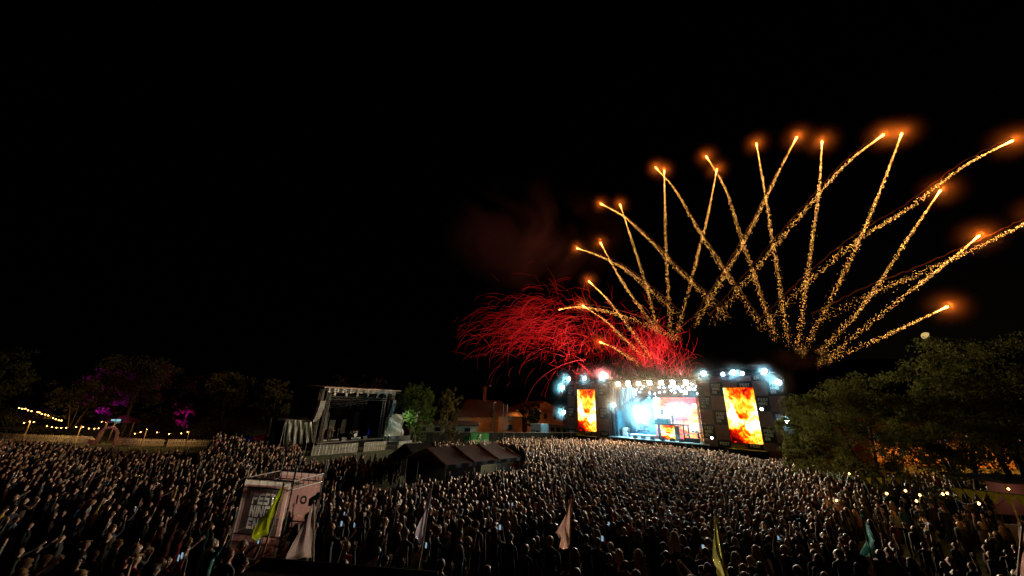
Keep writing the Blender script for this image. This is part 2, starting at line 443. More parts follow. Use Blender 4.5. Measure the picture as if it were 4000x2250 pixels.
TOPS = [((.012, .012, .014), 'black', 30), ((.02, .022, .035), 'dark navy', 14), ((.05, .05, .055), 'charcoal', 12), ((.018, .05, .11), 'blue', 6), ((.16, .16, .15), 'grey', 7),
        ((.25, .02, .02), 'red', 3), ((.3, .19, .02), 'mustard yellow', 2), ((.04, .06, .03), 'olive green', 5), ((.4, .38, .34), 'cream', 4), ((.09, .05, .03), 'brown', 5),
        ((.02, .13, .13), 'teal', 2), ((.28, .12, .12), 'dusty pink', 3)]
HAIRS = [((.02, .013, .009), 'dark', 9), ((.07, .036, .016), 'brown', 9), ((.22, .13, .05), 'blonde', 8), ((.34, .23, .11), 'pale blonde', 3), ((.14, .045, .013), 'reddish', 2), ((.2, .19, .17), 'grey', 1)]
def pick(lst, rng): return rng.choices(lst, [x[2] for x in lst])[0]

def person(loc, face, pose, style, top, hair, h=1.0, name='person', label=None, group=None):
    o = bpy.data.objects.new(name, BODY_HI[pose]); COL.objects.link(o)
    o.location = loc; o.rotation_euler = (0, 0, face); o.scale = (h * (1 if style != 'short' else 1.05), h, h); o.color = (*top, 1)
    tag(o, label, 'person', group)
    if style:
        c = bpy.data.objects.new('hair' if style != 'cap' else 'cap', HAIR_HI[style]); COL.objects.link(c)
        c.parent = o; c.color = (*hair, 1)
    return o

PHONE_SCREEN = emis('phone_screen', (.45, .75, 1), .5, 'NONE')
_b = MB(); _b.hexa((-.04, 0, 0), (.04, .009, .155)); PHONE_CASE = _b.mesh('phone_case', DARK_PLASTIC)
_b = MB(); _b.hexa((-.035, -.002, .008), (.035, -.0005, .147)); PHONE_FACE = _b.mesh('phone_face', PHONE_SCREEN)
def phone(o, label):
    """a lit phone in the raised hands of person o"""
    t = bpy.data.objects.new('mobile_phone', PHONE_CASE); COL.objects.link(t)
    M = Matrix.Translation(o.location) @ Matrix.Rotation(o.rotation_euler.z, 4, 'Z') @ Matrix.Translation(Vector((0, .39, 1.6)) * o.scale.z)
    t.matrix_world = M; tag(t, label, 'phone', 'lit phones in the crowd')
    c = bpy.data.objects.new('screen', PHONE_FACE); COL.objects.link(c); c.parent = t
# ------------------------------------------------------------------ ground, hill, moon
def sstep(a, b, x):
    t = min(1, max(0, (x - a) / (b - a))); return t * t * (3 - 2 * t)
def gh(x, y):
    r = math.hypot(x, y)
    z = 1.35 * (1 - sstep(11, 25, r))
    z += 1.7 * math.exp(-(((x + 30.5) / 4.2) ** 2 + ((y - 38.5) / 3.6) ** 2))
    z += .05 * math.sin(x * .35 + 1) * math.sin(y * .31)
    return z
def spaced(n, near, far):
    k = math.asinh(far / near); return [near * math.sinh(k * (2 * i / n - 1)) for i in range(n + 1)]
xs = spaced(150, 22, 3500); ys = [y + 25 for y in spaced(150, 22, 3500)]
g = MB(); w_ = len(xs)
g.v = [(x, y, gh(x, y)) for y in ys for x in xs]
g.f = [(j * w_ + i, j * w_ + i + 1, (j + 1) * w_ + i + 1, (j + 1) * w_ + i) for j in range(len(ys) - 1) for i in range(w_ - 1)]
g.m = [0] * len(g.f)
GRASS_GROUND = mat('trodden_grass', (.035, .05, .015), .9, noise=(.9, .65), bump=.6)
tag(g.build('ground', GRASS_GROUND, smooth=True), kind='structure')
hl = MB()
def hillf(u, v):
    a = R(-20 + 150 * u); d = 700 + 900 * v
    hh = (60 + 95 * math.exp(-((u - .52) / .2) ** 2) + 18 * math.sin(u * 23) + 9 * math.sin(u * 61)) * math.sin(v * math.pi) ** .8
    return (math.sin(a) * d, math.cos(a) * d, hh - 3)
hl.sheet(hillf, 70, 10)
tag(hl.build('hill', mat('wooded_hill', (.02, .028, .015), .95, noise=(.02, .5)), smooth=True), kind='structure')

# the moon: sunlit face emits, shaded side squashed away in the shape
mc = at(3618, 1312, 6000); mr = 62
mo = MB(); vw = (Vector((0, 0, CAM_H)) - mc).normalized(); sd_ = vw.cross(Vector((0, 0, 1))).normalized(); up_ = sd_.cross(vw)
ax = (sd_ * .8 + up_ * .6).normalized(); ay = vw.cross(ax)
def moonf(u, v):
    a = 2 * math.pi * u; t = math.pi * v
    x = math.sin(t) * math.cos(a); y = math.cos(t); z = math.sin(t) * math.sin(a)
    if x < 0: x *= .42
    return mc + (ax * x + ay * y + vw * z) * mr
mo.sheet(moonf, 28, 14)
MOON = mat('moon', (.3, .22, .1), .9, noise=(.03, .4), emit=(1, .68, .25), estr=.62, sample='NONE')
tag(mo.build('moon', MOON, smooth=True), 'yellow gibbous moon low above the trees beside the fireworks', 'moon')
TOWN = emis('town_lamp', (1, .5, .2), 9, 'NONE')
for i, (x, y) in enumerate([(3502, 1422), (3535, 1421), (3560, 1418), (3518, 1441), (3420, 1457), (3392, 1500), (3140, 1505), (3148, 1506)]):
    b = MB(); c = at(x, y, 820); b.lathe(c, [(.1, -.7), (.6, -.3), (.7, .2), (.1, .7)], 6); b.tube([c + Vector((0, 0, -6)), c + Vector((0, 0, -.6))], .12, 4)
    tag(b.build('distant_lamp', TOWN), 'tiny far-off lamp on the dark hillside, %s counted from the moon toward the big stage' % ('third', 'second', 'first', 'fourth', 'fifth', 'sixth', 'eighth', 'seventh')[i], 'lamp', 'lamps on the far hillside')

# grass blades on the open patches
BL = MB(); rg = random.Random(3)
for (x0, x1, y0, y1, n) in ((-30, -12, 28, 40, 9000), (-66, -38, 46.5, 54, 9000), (9, 22, 9, 20, 6000)):
    for k in range(n):
        x = rg.uniform(x0, x1); y = rg.uniform(y0, y1); z = gh(x, y); h = rg.uniform(.05, .14); a = rg.uniform(0, 6.28)
        dx, dy = math.cos(a) * .02, math.sin(a) * .02; lx, ly = rg.uniform(-.05, .05), rg.uniform(-.05, .05)
        b = len(BL.v); BL.v += [(x - dx, y - dy, z), (x + dx, y + dy, z), (x + lx, y + ly, z + h)]; BL.f.append((b, b + 1, b + 2)); BL.m.append(0)
tag(BL.build('grass', mat('grass_blades', (.06, .11, .02), .7, noise=(.6, .5), trans=.3)), 'green grass on the open patches between the crowd', 'grass', kind='stuff')

# ------------------------------------------------------------------ trees
BARK = mat('bark', (.06, .045, .03), .9, noise=(7, .5), bump=.6)
def leaf_mat(name, c): return mat(name, c, .9, spec=.04, noise=(.8, .55), trans=.25)
LEAF_G = leaf_mat('leaves_green', (.04, .045, .012)); LEAF_D = leaf_mat('leaves_olive_green', (.1, .106, .026)); LEAF_O = leaf_mat('leaves_olive', (.075, .064, .022)); LEAF_R = leaf_mat('leaves_rust', (.05, .027, .02)); LEAF_B = leaf_mat('leaves_birch', (.05, .08, .02))
def tree(base, h, rx, rz, n, leaf, lmat, label, seed, stems=1, weep=0.0, low=.3, group='trees round the festival ground', dens=1.0, name='leafy_tree'):
    rg = random.Random(seed); base = Vector(base); base.z = gh(base.x, base.y)
    t = empty(name, base, label, 'tree', group)
    top = h; cz = h - rz
    wood = MB(); tips = []
    for s in range(stems):
        a0 = rg.uniform(0, 6.28); off = Vector((math.cos(a0), math.sin(a0), 0)) * (.25 if stems > 1 else 0)
        lean = Vector((math.cos(a0), math.sin(a0), 0)) * (rx * .35 if stems > 1 else rx * .08)
        pts = [base + off + lean * (k / 5) ** 1.3 + Vector((rg.uniform(-.1, .1), rg.uniform(-.1, .1), h * .78 * k / 5 - .15 * (k == 0))) for k in range(6)]
        r0 = h * .02 * (.7 if stems > 1 else 1)
        wood.tube(pts, [r0 * (1.25 - k * .21) for k in range(6)], 7)
        for b in range(10 if stems == 1 else 6):
            f = rg.uniform(low + .05, .95); i = min(4, int(f * 5)); q = pts[i].lerp(pts[i + 1], f * 5 - i)
            a = rg.uniform(0, 6.28); ln = rx * rg.uniform(.55, 1.0) * (1.1 - .45 * f)
            d = Vector((math.cos(a), math.sin(a), rg.uniform(.15, .8)))
            e1 = q + d * ln * .5 + Vector((0, 0, .1)); e2 = q + d * ln + Vector((0, 0, rg.uniform(-.3, .4) - weep * 1.2))
            wood.tube([q, e1, e2], [r0 * .38, r0 * .22, r0 * .06], 5)
            tips += [e1, e2]
            for c_ in range(3):
                d2 = Vector((rg.uniform(-1, 1), rg.uniform(-1, 1), rg.uniform(-.3, .8))); e3 = e1.lerp(e2, rg.random()) + d2 * rx * .3
                wood.tube([e1.lerp(e2, .4), e3], [r0 * .14, r0 * .04], 4); tips.append(e3)
    wood.build('trunk', BARK, t, smooth=True)
    # clumped leaves: clump centres on an uneven shell and round the twig tips
    cl = []
    ph = [rg.uniform(0, 6.28) for _ in range(6)]
    nc = int(70 * dens)
    for k in range(nc):
        u = rg.uniform(-1, 1); a = rg.uniform(0, 6.28); rr = rg.uniform(.35, 1) ** .55
        lump = .96 + .2 * math.sin(3 * a + ph[0]) + .15 * math.sin(5 * a + 4 * u + ph[1]) + .13 * math.sin(7 * u + ph[2]) + rg.uniform(-.12, .12)
        sh = math.sqrt(1 - u * u)
        p = Vector((math.cos(a) * sh * rx * rr * lump, math.sin(a) * sh * rx * rr * lump, u * rz * rr * lump))
        cl.append((base + Vector((0, 0, cz)) + p, rg.uniform(.09, .22) * rx))
    cl += [(p, rg.uniform(.1, .2) * rx) for p in tips]
    cl = [c for c in cl if c[0].z < base.z + h * .97 and math.hypot(c[0].x - base.x, c[0].y - base.y) < rx * 1.08]
    P = np.array([tuple(c[0]) for c in cl]); S = np.array([c[1] for c in cl])
    g_ = np.random.default_rng(seed)
    idx = g_.integers(0, len(cl), n)
    d = g_.normal(size=(n, 3)); d /= np.linalg.norm(d, axis=1)[:, None]
    pos = P[idx] + d * (S[idx] * g_.random(n) ** .45)[:, None] * np.array([1, 1, .75])
    if weep: pos[:, 2] -= weep * g_.random(n) ** 2 * 2.2 * (S[idx] / rx * 4)
    a1 = g_.normal(size=(n, 3)); a1 /= np.linalg.norm(a1, axis=1)[:, None]
    b1 = np.cross(a1, g_.normal(size=(n, 3))); b1 /= np.linalg.norm(b1, axis=1)[:, None]
    sz = leaf * g_.uniform(.6, 1.35, n)[:, None]
    V4 = np.stack([pos - a1 * sz, pos + b1 * sz * .45, pos + a1 * sz, pos - b1 * sz * .45], 1).reshape(-1, 3) - np.array(base)
    me = bpy.data.meshes.new('crown'); me.vertices.add(4 * n); me.vertices.foreach_set('co', V4.astype('f4').ravel())
    me.loops.add(4 * n); me.loops.foreach_set('vertex_index', np.arange(4 * n, dtype='i4'))
    me.polygons.add(n); me.polygons.foreach_set('loop_start', np.arange(0, 4 * n, 4, dtype='i4')); me.polygons.foreach_set('loop_total', np.full(n, 4, 'i4'))
    me.materials.append(lmat); me.update(calc_edges=True); me.validate()
    add_obj('crown', me, t)
    return t
def tree_px(x0, x1, ytop, ybot, Y, **k):
    """a tree whose crown spans these photo pixels when it stands Y metres off"""
    a = at(x0, (ytop + ybot) / 2, Y); b = at(x1, (ytop + ybot) / 2, Y); xm = (x0 + x1) / 2
    tp = at(xm, ytop, Y).z; bt = at(xm, ybot, Y).z
    rx = (b.x - a.x) / 2; h = tp; rz = max(1.0, (tp - max(bt, .4)) / 2)
    c = at(xm, ybot, Y); return tree((c.x, Y, 0), h, rx, rz, **k)
LT = [(-160, 55, 1345, 1560, 52, dict(n=5000, leaf=.17, lmat=LEAF_G, label='tree at the picture edge with yellow-green lit leaves above the terrace')),
      (195, 385, 1475, 1645, 63, dict(n=4200, leaf=.17, lmat=LEAF_O, label='small olive tree with several bare stems behind the picket fence', stems=4, low=.5)),
      (325, 640, 1388, 1650, 73, dict(n=9000, leaf=.2, lmat=LEAF_O, label='broad round tree lit purple from below behind the gate pavilion')),
      (640, 790, 1448, 1665, 69, dict(n=4200, leaf=.19, lmat=LEAF_R, label='narrow dark tree with a magenta lit patch low in its crown')),
      (765, 955, 1440, 1655, 68, dict(n=5500, leaf=.18, lmat=LEAF_O, label='olive brown tree between the magenta lit tree and the next crown')),
      (968, 1122, 1468, 1690, 70, dict(n=5200, leaf=.18, lmat=LEAF_O, label='tall oval olive tree close to the black side wing of the empty stage')),
      (1255, 1345, 1445, 1640, 76, dict(n=3000, leaf=.2, lmat=LEAF_R, label='rust coloured tree top rising behind the middle of the empty stage roof')),
      (1345, 1500, 1458, 1640, 80, dict(n=3200, leaf=.2, lmat=LEAF_R, label='rust coloured wide tree behind the far end of the empty stage roof')),
      (1535, 1705, 1488, 1700, 64, dict(n=9000, leaf=.13, lmat=LEAF_B, label='weeping birch lit bright green by a lamp beside the empty stage', weep=1.0, low=.2)),
      (1690, 1790, 1503, 1690, 68, dict(n=5000, leaf=.15, lmat=LEAF_O, label='dim birch between the green lit birch and the big roofed house', weep=.7, low=.2)),
      (2038, 2118, 1566, 1662, 96, dict(n=3500, leaf=.2, lmat=LEAF_G, label='dark round tree in front of the orange gabled house', low=.15))]
for i, (x0, x1, yt, yb, Y, k) in enumerate(LT): tree_px(x0, x1, yt, yb, Y, seed=100 + i, **k)
RT = [(3070, 3265, 1575, 1840, 38, dict(n=12000, leaf=.105, lmat=LEAF_D, label='small airy tree overlapping the corner of the big stage', stems=2, low=.3)),
      (3200, 3650, 1448, 1900, 29, dict(n=24000, leaf=.1, lmat=LEAF_D, label='wide dark green tree spreading over the festoon bulbs', stems=2, low=.28)),
      (3580, 3970, 1425, 1890, 28, dict(n=19000, leaf=.1, lmat=LEAF_D, label='tall dark tree with crooked boughs before the orange lit building', stems=3, low=.28)),
      (3720, 4280, 1300, 1850, 25, dict(n=20000, leaf=.1, lmat=LEAF_D, label='tallest dark tree at the picture edge over the pink stall', stems=2, low=.3))]
for i, (x0, x1, yt, yb, Y, k) in enumerate(RT): tree_px(x0, x1, yt, yb, Y, seed=200 + i, dens=1.9, **k)

# ------------------------------------------------------------------ lamps that light trees
def radial_volume(name, dens, col=(1, 1, 1), power=2.2):
    """added glow halo as a volume, thinning out from the middle of its ball"""
    m = bpy.data.materials.new(name); m.use_nodes = True; nt = m.node_tree; nt.nodes.remove(nt.nodes['Principled BSDF']); N = nt.nodes.new; L = nt.links.new
    v = N('ShaderNodeVolumePrincipled'); v.inputs['Color'].default_value = (*col, 1); L(v.outputs[0], nt.nodes['Material Output'].inputs['Volume'])
    tc = N('ShaderNodeTexCoord'); gr = N('ShaderNodeVectorMath'); gr.operation = 'MULTIPLY_ADD'; gr.inputs[1].default_value = (2, 2, 2); gr.inputs[2].default_value = (-1, -1, -1); L(tc.outputs['Generated'], gr.inputs[0])
    ln = N('ShaderNodeVectorMath'); ln.operation = 'LENGTH'; L(gr.outputs[0], ln.inputs[0])
    mr = N('ShaderNodeMapRange'); mr.inputs['From Min'].default_value = 1; mr.inputs['From Max'].default_value = 0; L(ln.outputs['Value'], mr.inputs['Value'])
    pw = N('ShaderNodeMath'); pw.operation = 'POWER'; pw.inputs[1].default_value = power; L(mr.outputs[0], pw.inputs[0])
    ml = N('ShaderNodeMath'); ml.operation = 'MULTIPLY'; ml.inputs[1].default_value = dens; L(pw.outputs[0], ml.inputs[0]); L(ml.outputs[0], v.inputs['Density'])
    return m
LAMP_HALO = radial_volume('lamp_halo', .22, power=2.6)  # added halo, stands in for the glare of the floodlights
def halo(c, r, m, parent):  # added ball round a light source, gives it a soft halo
    b = MB(); b.lathe(c, [(.02 * r, -r)] + [(r * math.cos(a), r * math.sin(a)) for a in [math.pi * (k / 8 - .5) for k in range(1, 8)]] + [(.02 * r, r)], 16)
    o = b.build('glow_halo', m, parent); o['kind'] = 'stuff'; return o
def flood(loc, target, power, col, label, cat='floodlight', size=.22, spot=70, group=None, name='floodlight', glow=None, estr=60, mount=None, haze=0, blend=.6):
    """a lamp head on a yoke with its lit lens and its own light"""
    loc = Vector(loc); d = (Vector(target) - loc).normalized()
    t = empty(name, loc, label, cat, group)
    q = d.to_track_quat('Z', 'Y'); s = size
    b = MB(); b.lathe(loc - d * s * 1.1, [(s * .55, 0), (s * .8, s * .35), (s * .98, s * .95), (s * 1.04, s * 1.05)], 12, axis=d)
    b.build('housing', BLACK_METAL, t)
    l = MB(); l.lathe(loc - d * s * .04, [(s * .2, s * .0), (s * .9, s * .005), (s * .8, s * .09), (s * .3, s * .15)], 14, axis=d)
    glow = glow or col
    l.build('lens', emis('lens_%g_%g_%g_%g' % (*glow, estr), glow, estr, 'NONE'), t)
    y = MB(); sd = d.cross(Vector((0, 0, 1))).normalized()
    y.tube([loc + sd * s * 1.1 - d * s * .4, loc + sd * s * 1.15 - d * s * .4 + Vector((0, 0, -s * 1.2)), loc - sd * s * 1.15 - d * s * .4 + Vector((0, 0, -s * 1.2)), loc - sd * s * 1.1 - d * s * .4], .03, 4)
    if mount is not None: y.tube([loc - d * s * .4 + Vector((0, 0, -s * 1.2)), Vector(mount)], .04, 5)
    y.build('yoke', BLACK_METAL, t)
    if haze: halo(loc + d * .3, haze, LAMP_HALO, t)  # added halo ball in place of lamp glare
    if power: light('beam', 'SPOT', loc + d * (s * .3 + .05), power, col, target, size * .5, spot, blend, t)
    return t
pu = at(318, 1690, 67); pu.z = .35
flood(pu, at(395, 1530, 73), 22000, (.45, .0, 1), 'purple uplight on the ground under the broad round tree', spot=60, size=.15, estr=1.5)
pm = at(735, 1690, 64); pm.z = .35
flood(pm, at(718, 1612, 69), 16000, (1, .0, .75), 'magenta uplight on the ground under the narrow dark tree', spot=24, size=.15, estr=1.5)
# ------------------------------------------------------------------ the big stage
TH = R(-43.34)
S_E = Vector((math.cos(TH), math.sin(TH), 0)); S_N = Vector((-math.sin(TH), math.cos(TH), 0)); S_O = Vector((0, 98.65, 0))
def SP(u, w, z): return S_O + S_E * u + S_N * w + Vector((0, 0, z))
def su(px, py, w=0.0):
    r = ray(px, py); t = (w + S_N.dot(S_O)) / S_N.dot(r); q = Vector((0, 0, CAM_H)) + r * t
    return Vector((S_E.dot(q - S_O), w, q.z))
def spx(px, py, w=0.0): return SP(*su(px, py, w))
def z1(x, y, w=0.0): return spx(2350 + x / 4.673, 1450 + y / 4.673, w)
def z2(x, y, w=0.0): return spx(2150 + x / 4.39, 1430 + y / 4.39, w)
def z3(x, y, w=0.0): return spx(2700 + x / 4.026, 1420 + y / 4.026, w)

GLYPH = {'F': [(0, 0, 1.2, 5), (1.2, 3.8, 4, 5), (1.2, 1.9, 3.5, 3.0)], 'E': [(0, 0, 1.2, 5), (1.2, 3.8, 4, 5), (1.2, 1.95, 3.5, 3.05), (1.2, 0, 4, 1.2)],
         'S': [(0, 3.8, 4, 5), (0, 2.0, 1.2, 3.8), (1.2, 2.0, 4, 3.1), (2.8, 1.2, 4, 2.0), (0, 0, 4, 1.2)], 'T': [(0, 3.8, 4, 5), (1.4, 0, 2.6, 3.8)],
         'N': [(0, 0, 1.1, 5), (2.9, 0, 4, 5), ((1.1, 5), (1.1, 3.0), (2.9, 0), (2.9, 2.0))], 'I': [(0, 0, 1.1, 5)],
         'G': [(0, 0, 1.2, 5), (1.2, 3.8, 4, 5), (1.2, 0, 4, 1.2), (2.8, 1.2, 4, 2.7), (2.1, 1.9, 2.8, 2.7)]}
def block_text(mb, lines, fn, a0, c0, hgt, gap, d0, d1, sx=1.0, mi=0):
    """block capitals; a to the right, c up, first line's top at c0"""
    for li, ln in enumerate(lines):
        a = a0; cb = c0 - hgt - li * (hgt + gap); k = hgt / 5
        for ch in ln:
            for g_ in GLYPH[ch]:
                pts = [(g_[0], g_[1]), (g_[2], g_[1]), (g_[2], g_[3]), (g_[0], g_[3])] if not isinstance(g_[0], tuple) else list(g_)
                mb.prism([(a + x * k * sx, cb + y * k) for x, y in pts], fn, d0, d1, mi)
            a += (1.1 if ch == 'I' else 4) * k * sx + .55 * k * sx
    return mb
def text_mesh(body, size, material, extrude=.004, align='CENTER'):
    cu = bpy.data.curves.new('txt', 'FONT'); cu.body = body; cu.size = size; cu.extrude = extrude; cu.align_x = align
    o = bpy.data.objects.new('txt', cu); COL.objects.link(o)
    me = bpy.data.meshes.new_from_object(o.evaluated_get(bpy.context.evaluated_depsgraph_get()))
    bpy.data.objects.remove(o); bpy.data.curves.remove(cu); me.name = 'lettering'
    me.materials.clear(); me.materials.append(material); return me

PRINT_DARK = mat('scrim_dark_print', (.02, .02, .022), .85, noise=(4, .3), trans=.15)
PRINT_PINK = mat('scrim_pink_print', (.24, .13, .12), .85, noise=(2, .18), trans=.3)
PRINT_WHITE = mat('scrim_white_print', (.75, .73, .7), .8, noise=(6, .1), trans=.3)
ROWS = [1.6, 2.8, 5.15, 7.52, 9.9, 12.3, 13.2]
letter_me = None
def scrim(cols, par, label, hole, skip=()):
    global letter_me
    t = empty('printed_scrim_wall', SP((cols[0] + cols[-1]) / 2, 0, 0), label, 'scrim wall', 'checkered scrim walls')
    for i in range(len(cols) - 1):
        for j in range(len(ROWS) - 1):
            u0, u1, z0_, z1_ = cols[i] + .012, cols[i + 1] - .012, ROWS[j] + .012, ROWS[j + 1] - .012
            if hole[0] <= u0 + .2 and u1 - .2 <= hole[1] and 2.6 < z0_ + .3 and z1_ < 10.3: continue
            dark = (i + j + par) % 2 == 0
            p = MB()
            def fn(a, b, c, u0=u0, u1=u1, i=i, j=j):
                bow = .05 * math.sin(a * 1.9 + j) * math.sin((c - ROWS[j]) * 1.6)
                return SP(a, -b + bow, c)
            p.sheet(lambda s_, v_: fn(u0 + (u1 - u0) * s_, 0, z0_ + (z1_ - z0_) * v_), 4, 4); p.sheet(lambda s_, v_: fn(u0 + (u1 - u0) * s_, -.02, z0_ + (z1_ - z0_) * v_), 4, 4)
            po = p.build('panel', PRINT_DARK if dark else PRINT_PINK, t)
            if dark:
                l = MB(); full = z1_ - z0_ > 2
                if full: block_text(l, ['FEST', 'NING', 'EN'], lambda a, b, c: SP(a, -b, c), u0 + (u1 - u0) * .2, z1_ - .36, .46, .12, .06, .075, sx=.86)
                elif j == 0: block_text(l, ['FEST'], lambda a, b, c: SP(a, -b, c), u0 + (u1 - u0) * .2, z1_ - .36, .46, .12, .06, .075, sx=.86)
                else: block_text(l, ['EN'], lambda a, b, c: SP(a, -b, c), u0 + (u1 - u0) * .2, z0_ + .72, .46, .12, .06, .075, sx=.86)
                l.build('lettering', PRINT_WHITE, po)
    f = MB()
    for c in (cols[0] - .08, cols[-1] + .08): f.truss(SP(c, .25, 0), SP(c, .25, 13.25), .35, .03, .8)
    for z in (13.3,): f.truss(SP(cols[0] - .2, .25, z), SP(cols[-1] + .2, .25, z), .35, .03, .8)
    for c in cols[1:-1]: f.tube([SP(c, .3, 0), SP(c, .3, 13.2)], .04, 5)
    f.build('scaffold', BLACK_METAL, t)
    return t
scrim([19.0, 21.05, 23.15, 25.2, 27.15, 29.35], 0, 'checkered pink and black scrim wall round the narrower looking fire screen', (21, 27.2))
scrim([47.45, 49.55, 51.72, 53.9, 56.15, 58.1, 60.2], 1, 'checkered pink and black scrim wall round the larger looking fire screen', (51.6, 56.3))

# burning video picture: three screens show the same film
def fire_mat(name, strength, pink=0.0):
    m = bpy.data.materials.new(name); m.use_nodes = True; nt = m.node_tree; N = nt.nodes.new; L = nt.links.new
    nt.nodes.remove(nt.nodes['Principled BSDF'])
    uv = N('ShaderNodeUVMap'); uv.uv_map = 'UVMap'
    sep = N('ShaderNodeSeparateXYZ'); L(uv.outputs[0], sep.inputs[0])
    def math_(op, a, b=None, c=None):
        n = N('ShaderNodeMath'); n.operation = op
        for i, x in enumerate((a, b, c)):
            if x is None: continue
            if isinstance(x, (int, float)): n.inputs[i].default_value = x
            else: L(x, n.inputs[i])
        return n.outputs[0]
    mp = N('ShaderNodeMapping'); mp.inputs['Scale'].default_value = (1.0, 1.7, 1); L(uv.outputs[0], mp.inputs[0])
    n0 = N('ShaderNodeTexNoise'); n0.inputs['Scale'].default_value = 3.0; n0.inputs['Detail'].default_value = 2; L(mp.outputs[0], n0.inputs['Vector'])
    mixv = N('ShaderNodeVectorMath'); mixv.operation = 'MULTIPLY_ADD'; L(n0.outputs['Color'], mixv.inputs[0]); mixv.inputs[1].default_value = (.75, .75, 0); L(mp.outputs[0], mixv.inputs[2])
    n1 = N('ShaderNodeTexNoise'); n1.inputs['Scale'].default_value = 2.7; n1.inputs['Detail'].default_value = 7; n1.inputs['Roughness'].default_value = .62; n1.inputs['Distortion'].default_value = .6
    L(mixv.outputs[0], n1.inputs['Vector'])
    n0s = N('ShaderNodeSeparateColor'); L(n0.outputs['Color'], n0s.inputs[0])
    u, v = math_('MULTIPLY_ADD', math_('SUBTRACT', n0s.outputs[0], .5), .55, sep.outputs[0]), math_('MULTIPLY_ADD', math_('SUBTRACT', n0s.outputs[1], .5), .3, sep.outputs[1])
    def gauss(x, c, w):
        d = math_('DIVIDE', math_('SUBTRACT', x, c), w); return math_('EXPONENT', math_('MULTIPLY', math_('MULTIPLY', d, d), -1.0))
    bright = math_('MULTIPLY', gauss(v, .47, .28), .36)
    hole = math_('MULTIPLY', math_('MULTIPLY', gauss(u, .5, .08), gauss(v, .5, .06)), -.28)
    lowl = math_('MULTIPLY', math_('MULTIPLY', gauss(v, .08, .2), gauss(u, .2, .34)), -.34)
    lowr = math_('MULTIPLY', math_('MULTIPLY', gauss(v, .05, .22), gauss(u, .75, .14)), .34)
    topl = math_('MULTIPLY', math_('MULTIPLY', gauss(v, .93, .2), gauss(u, .05, .13)), .3)
    topc = math_('MULTIPLY', math_('MULTIPLY', gauss(v, 1.0, .17), gauss(u, .62, .4)), -.16)
    s_ = n1.outputs['Fac']
    s_ = math_('MULTIPLY_ADD', math_('SUBTRACT', s_, .5), 1.9, .5)
    for t_ in (bright, hole, lowl, lowr, topl, topc): s_ = math_('ADD', s_, t_)
    rp = N('ShaderNodeValToRGB'); L(s_, rp.inputs['Fac']); cr = rp.color_ramp
    stops = [(.12, (.02, .0, .0)), (.27, (.3, .002, .0)), (.4, (.85, .02, .0)), (.52, (1, .13, .0)), (.62, (1, .42, .01)), (.72, (1, .78, .06)), (.82, (1, .98, .45)), (.95, (1, 1, .92))]
    cr.elements[0].position, cr.elements[0].color = stops[0][0], (*stops[0][1], 1)
    cr.elements[1].position, cr.elements[1].color = stops[-1][0], (*stops[-1][1], 1)
    for p_, c_ in stops[1:-1]: e_ = cr.elements.new(p_); e_.color = (*c_, 1)
    out = rp.outputs['Color']
    if pink:
        mx = N('ShaderNodeMix'); mx.data_type = 'RGBA'; mx.inputs['Factor'].default_value = pink; L(out, mx.inputs['A']); mx.inputs['B'].default_value = (1, .22, .3, 1); out = mx.outputs['Result']
    e = N('ShaderNodeEmission'); e.inputs['Strength'].default_value = strength; L(out, e.inputs['Color'])
    L(e.outputs[0], nt.nodes['Material Output'].inputs['Surface']); return m
FIRE = fire_mat('fire_film', 1.7); FIRE_P = fire_mat('fire_film_washed', 1.9, .45)
def screen(u0, u1, za, zb, w, m, label, group='fire screens', part_of=None):
    t = part_of or empty('video_screen', SP((u0 + u1) / 2, w, za), label, 'video screen', group)
    f = MB(); f.hexa((u0 - .05, w + .06, za - .05), (u1 + .05, w + .3, zb + .05), SP)
    nu = max(2, round((u1 - u0) / .5)); nv = max(2, round((zb - za) / .5))
    f.build('screen_housing', BLACK_METAL, t)
    d = MB(); d.hexa((u0, w, za), (u1, w + .05, zb), SP); o = d.build('display', m, t)
    uvl = o.data.uv_layers.new(name='UVMap')
    for li, lp in enumerate(o.data.loops):
        q = Vector(o.data.vertices[lp.vertex_index].co) + ORG[t.name] - S_O
        uvl.data[li].uv = ((S_E.dot(q) - u0) / (u1 - u0), (q.z - za) / (zb - za))
    return t
screen(21.9, 26.42, 2.52, 11.26, -.15, FIRE, 'tall video screen of orange flames, the smaller looking of the outer pair')
screen(51.72, 56.2, 2.52, 11.26, -.15, FIRE, 'tall video screen of orange flames near the trees, the larger of the outer pair')
for u0, u1 in ((21.9, 26.42), (51.72, 56.2)):
    t = empty('screen_plinth', SP((u0 + u1) / 2, -.6, 0), 'low plinth with yellow lit edge under the %s fire screen' % ('smaller looking' if u0 < 30 else 'larger'), 'plinth', 'screen plinths')
    b = MB(); b.hexa((u0 - .6, -1.6, 0), (u1 + .6, -.3, 1.55), SP); b.build('base', BLACK_CLOTH, t)
    b = MB(); b.hexa((u0 - .2, -1.62, 1.56), (u1 + .4, -.4, 1.62), SP); b.build('top_edge', mat('yellow_steel', (.35, .28, .03), .5), t)
    b = MB()
    for k in range(3): b.tube([SP(u0 + .1, -1.3 + .2 * k, 1.75 + .17 * k), SP(u0 + 2.1, -1.3 + .2 * k, 1.75 + .17 * k)], .05, 5)
    b.build('rail', mat('yellow_steel'), t)

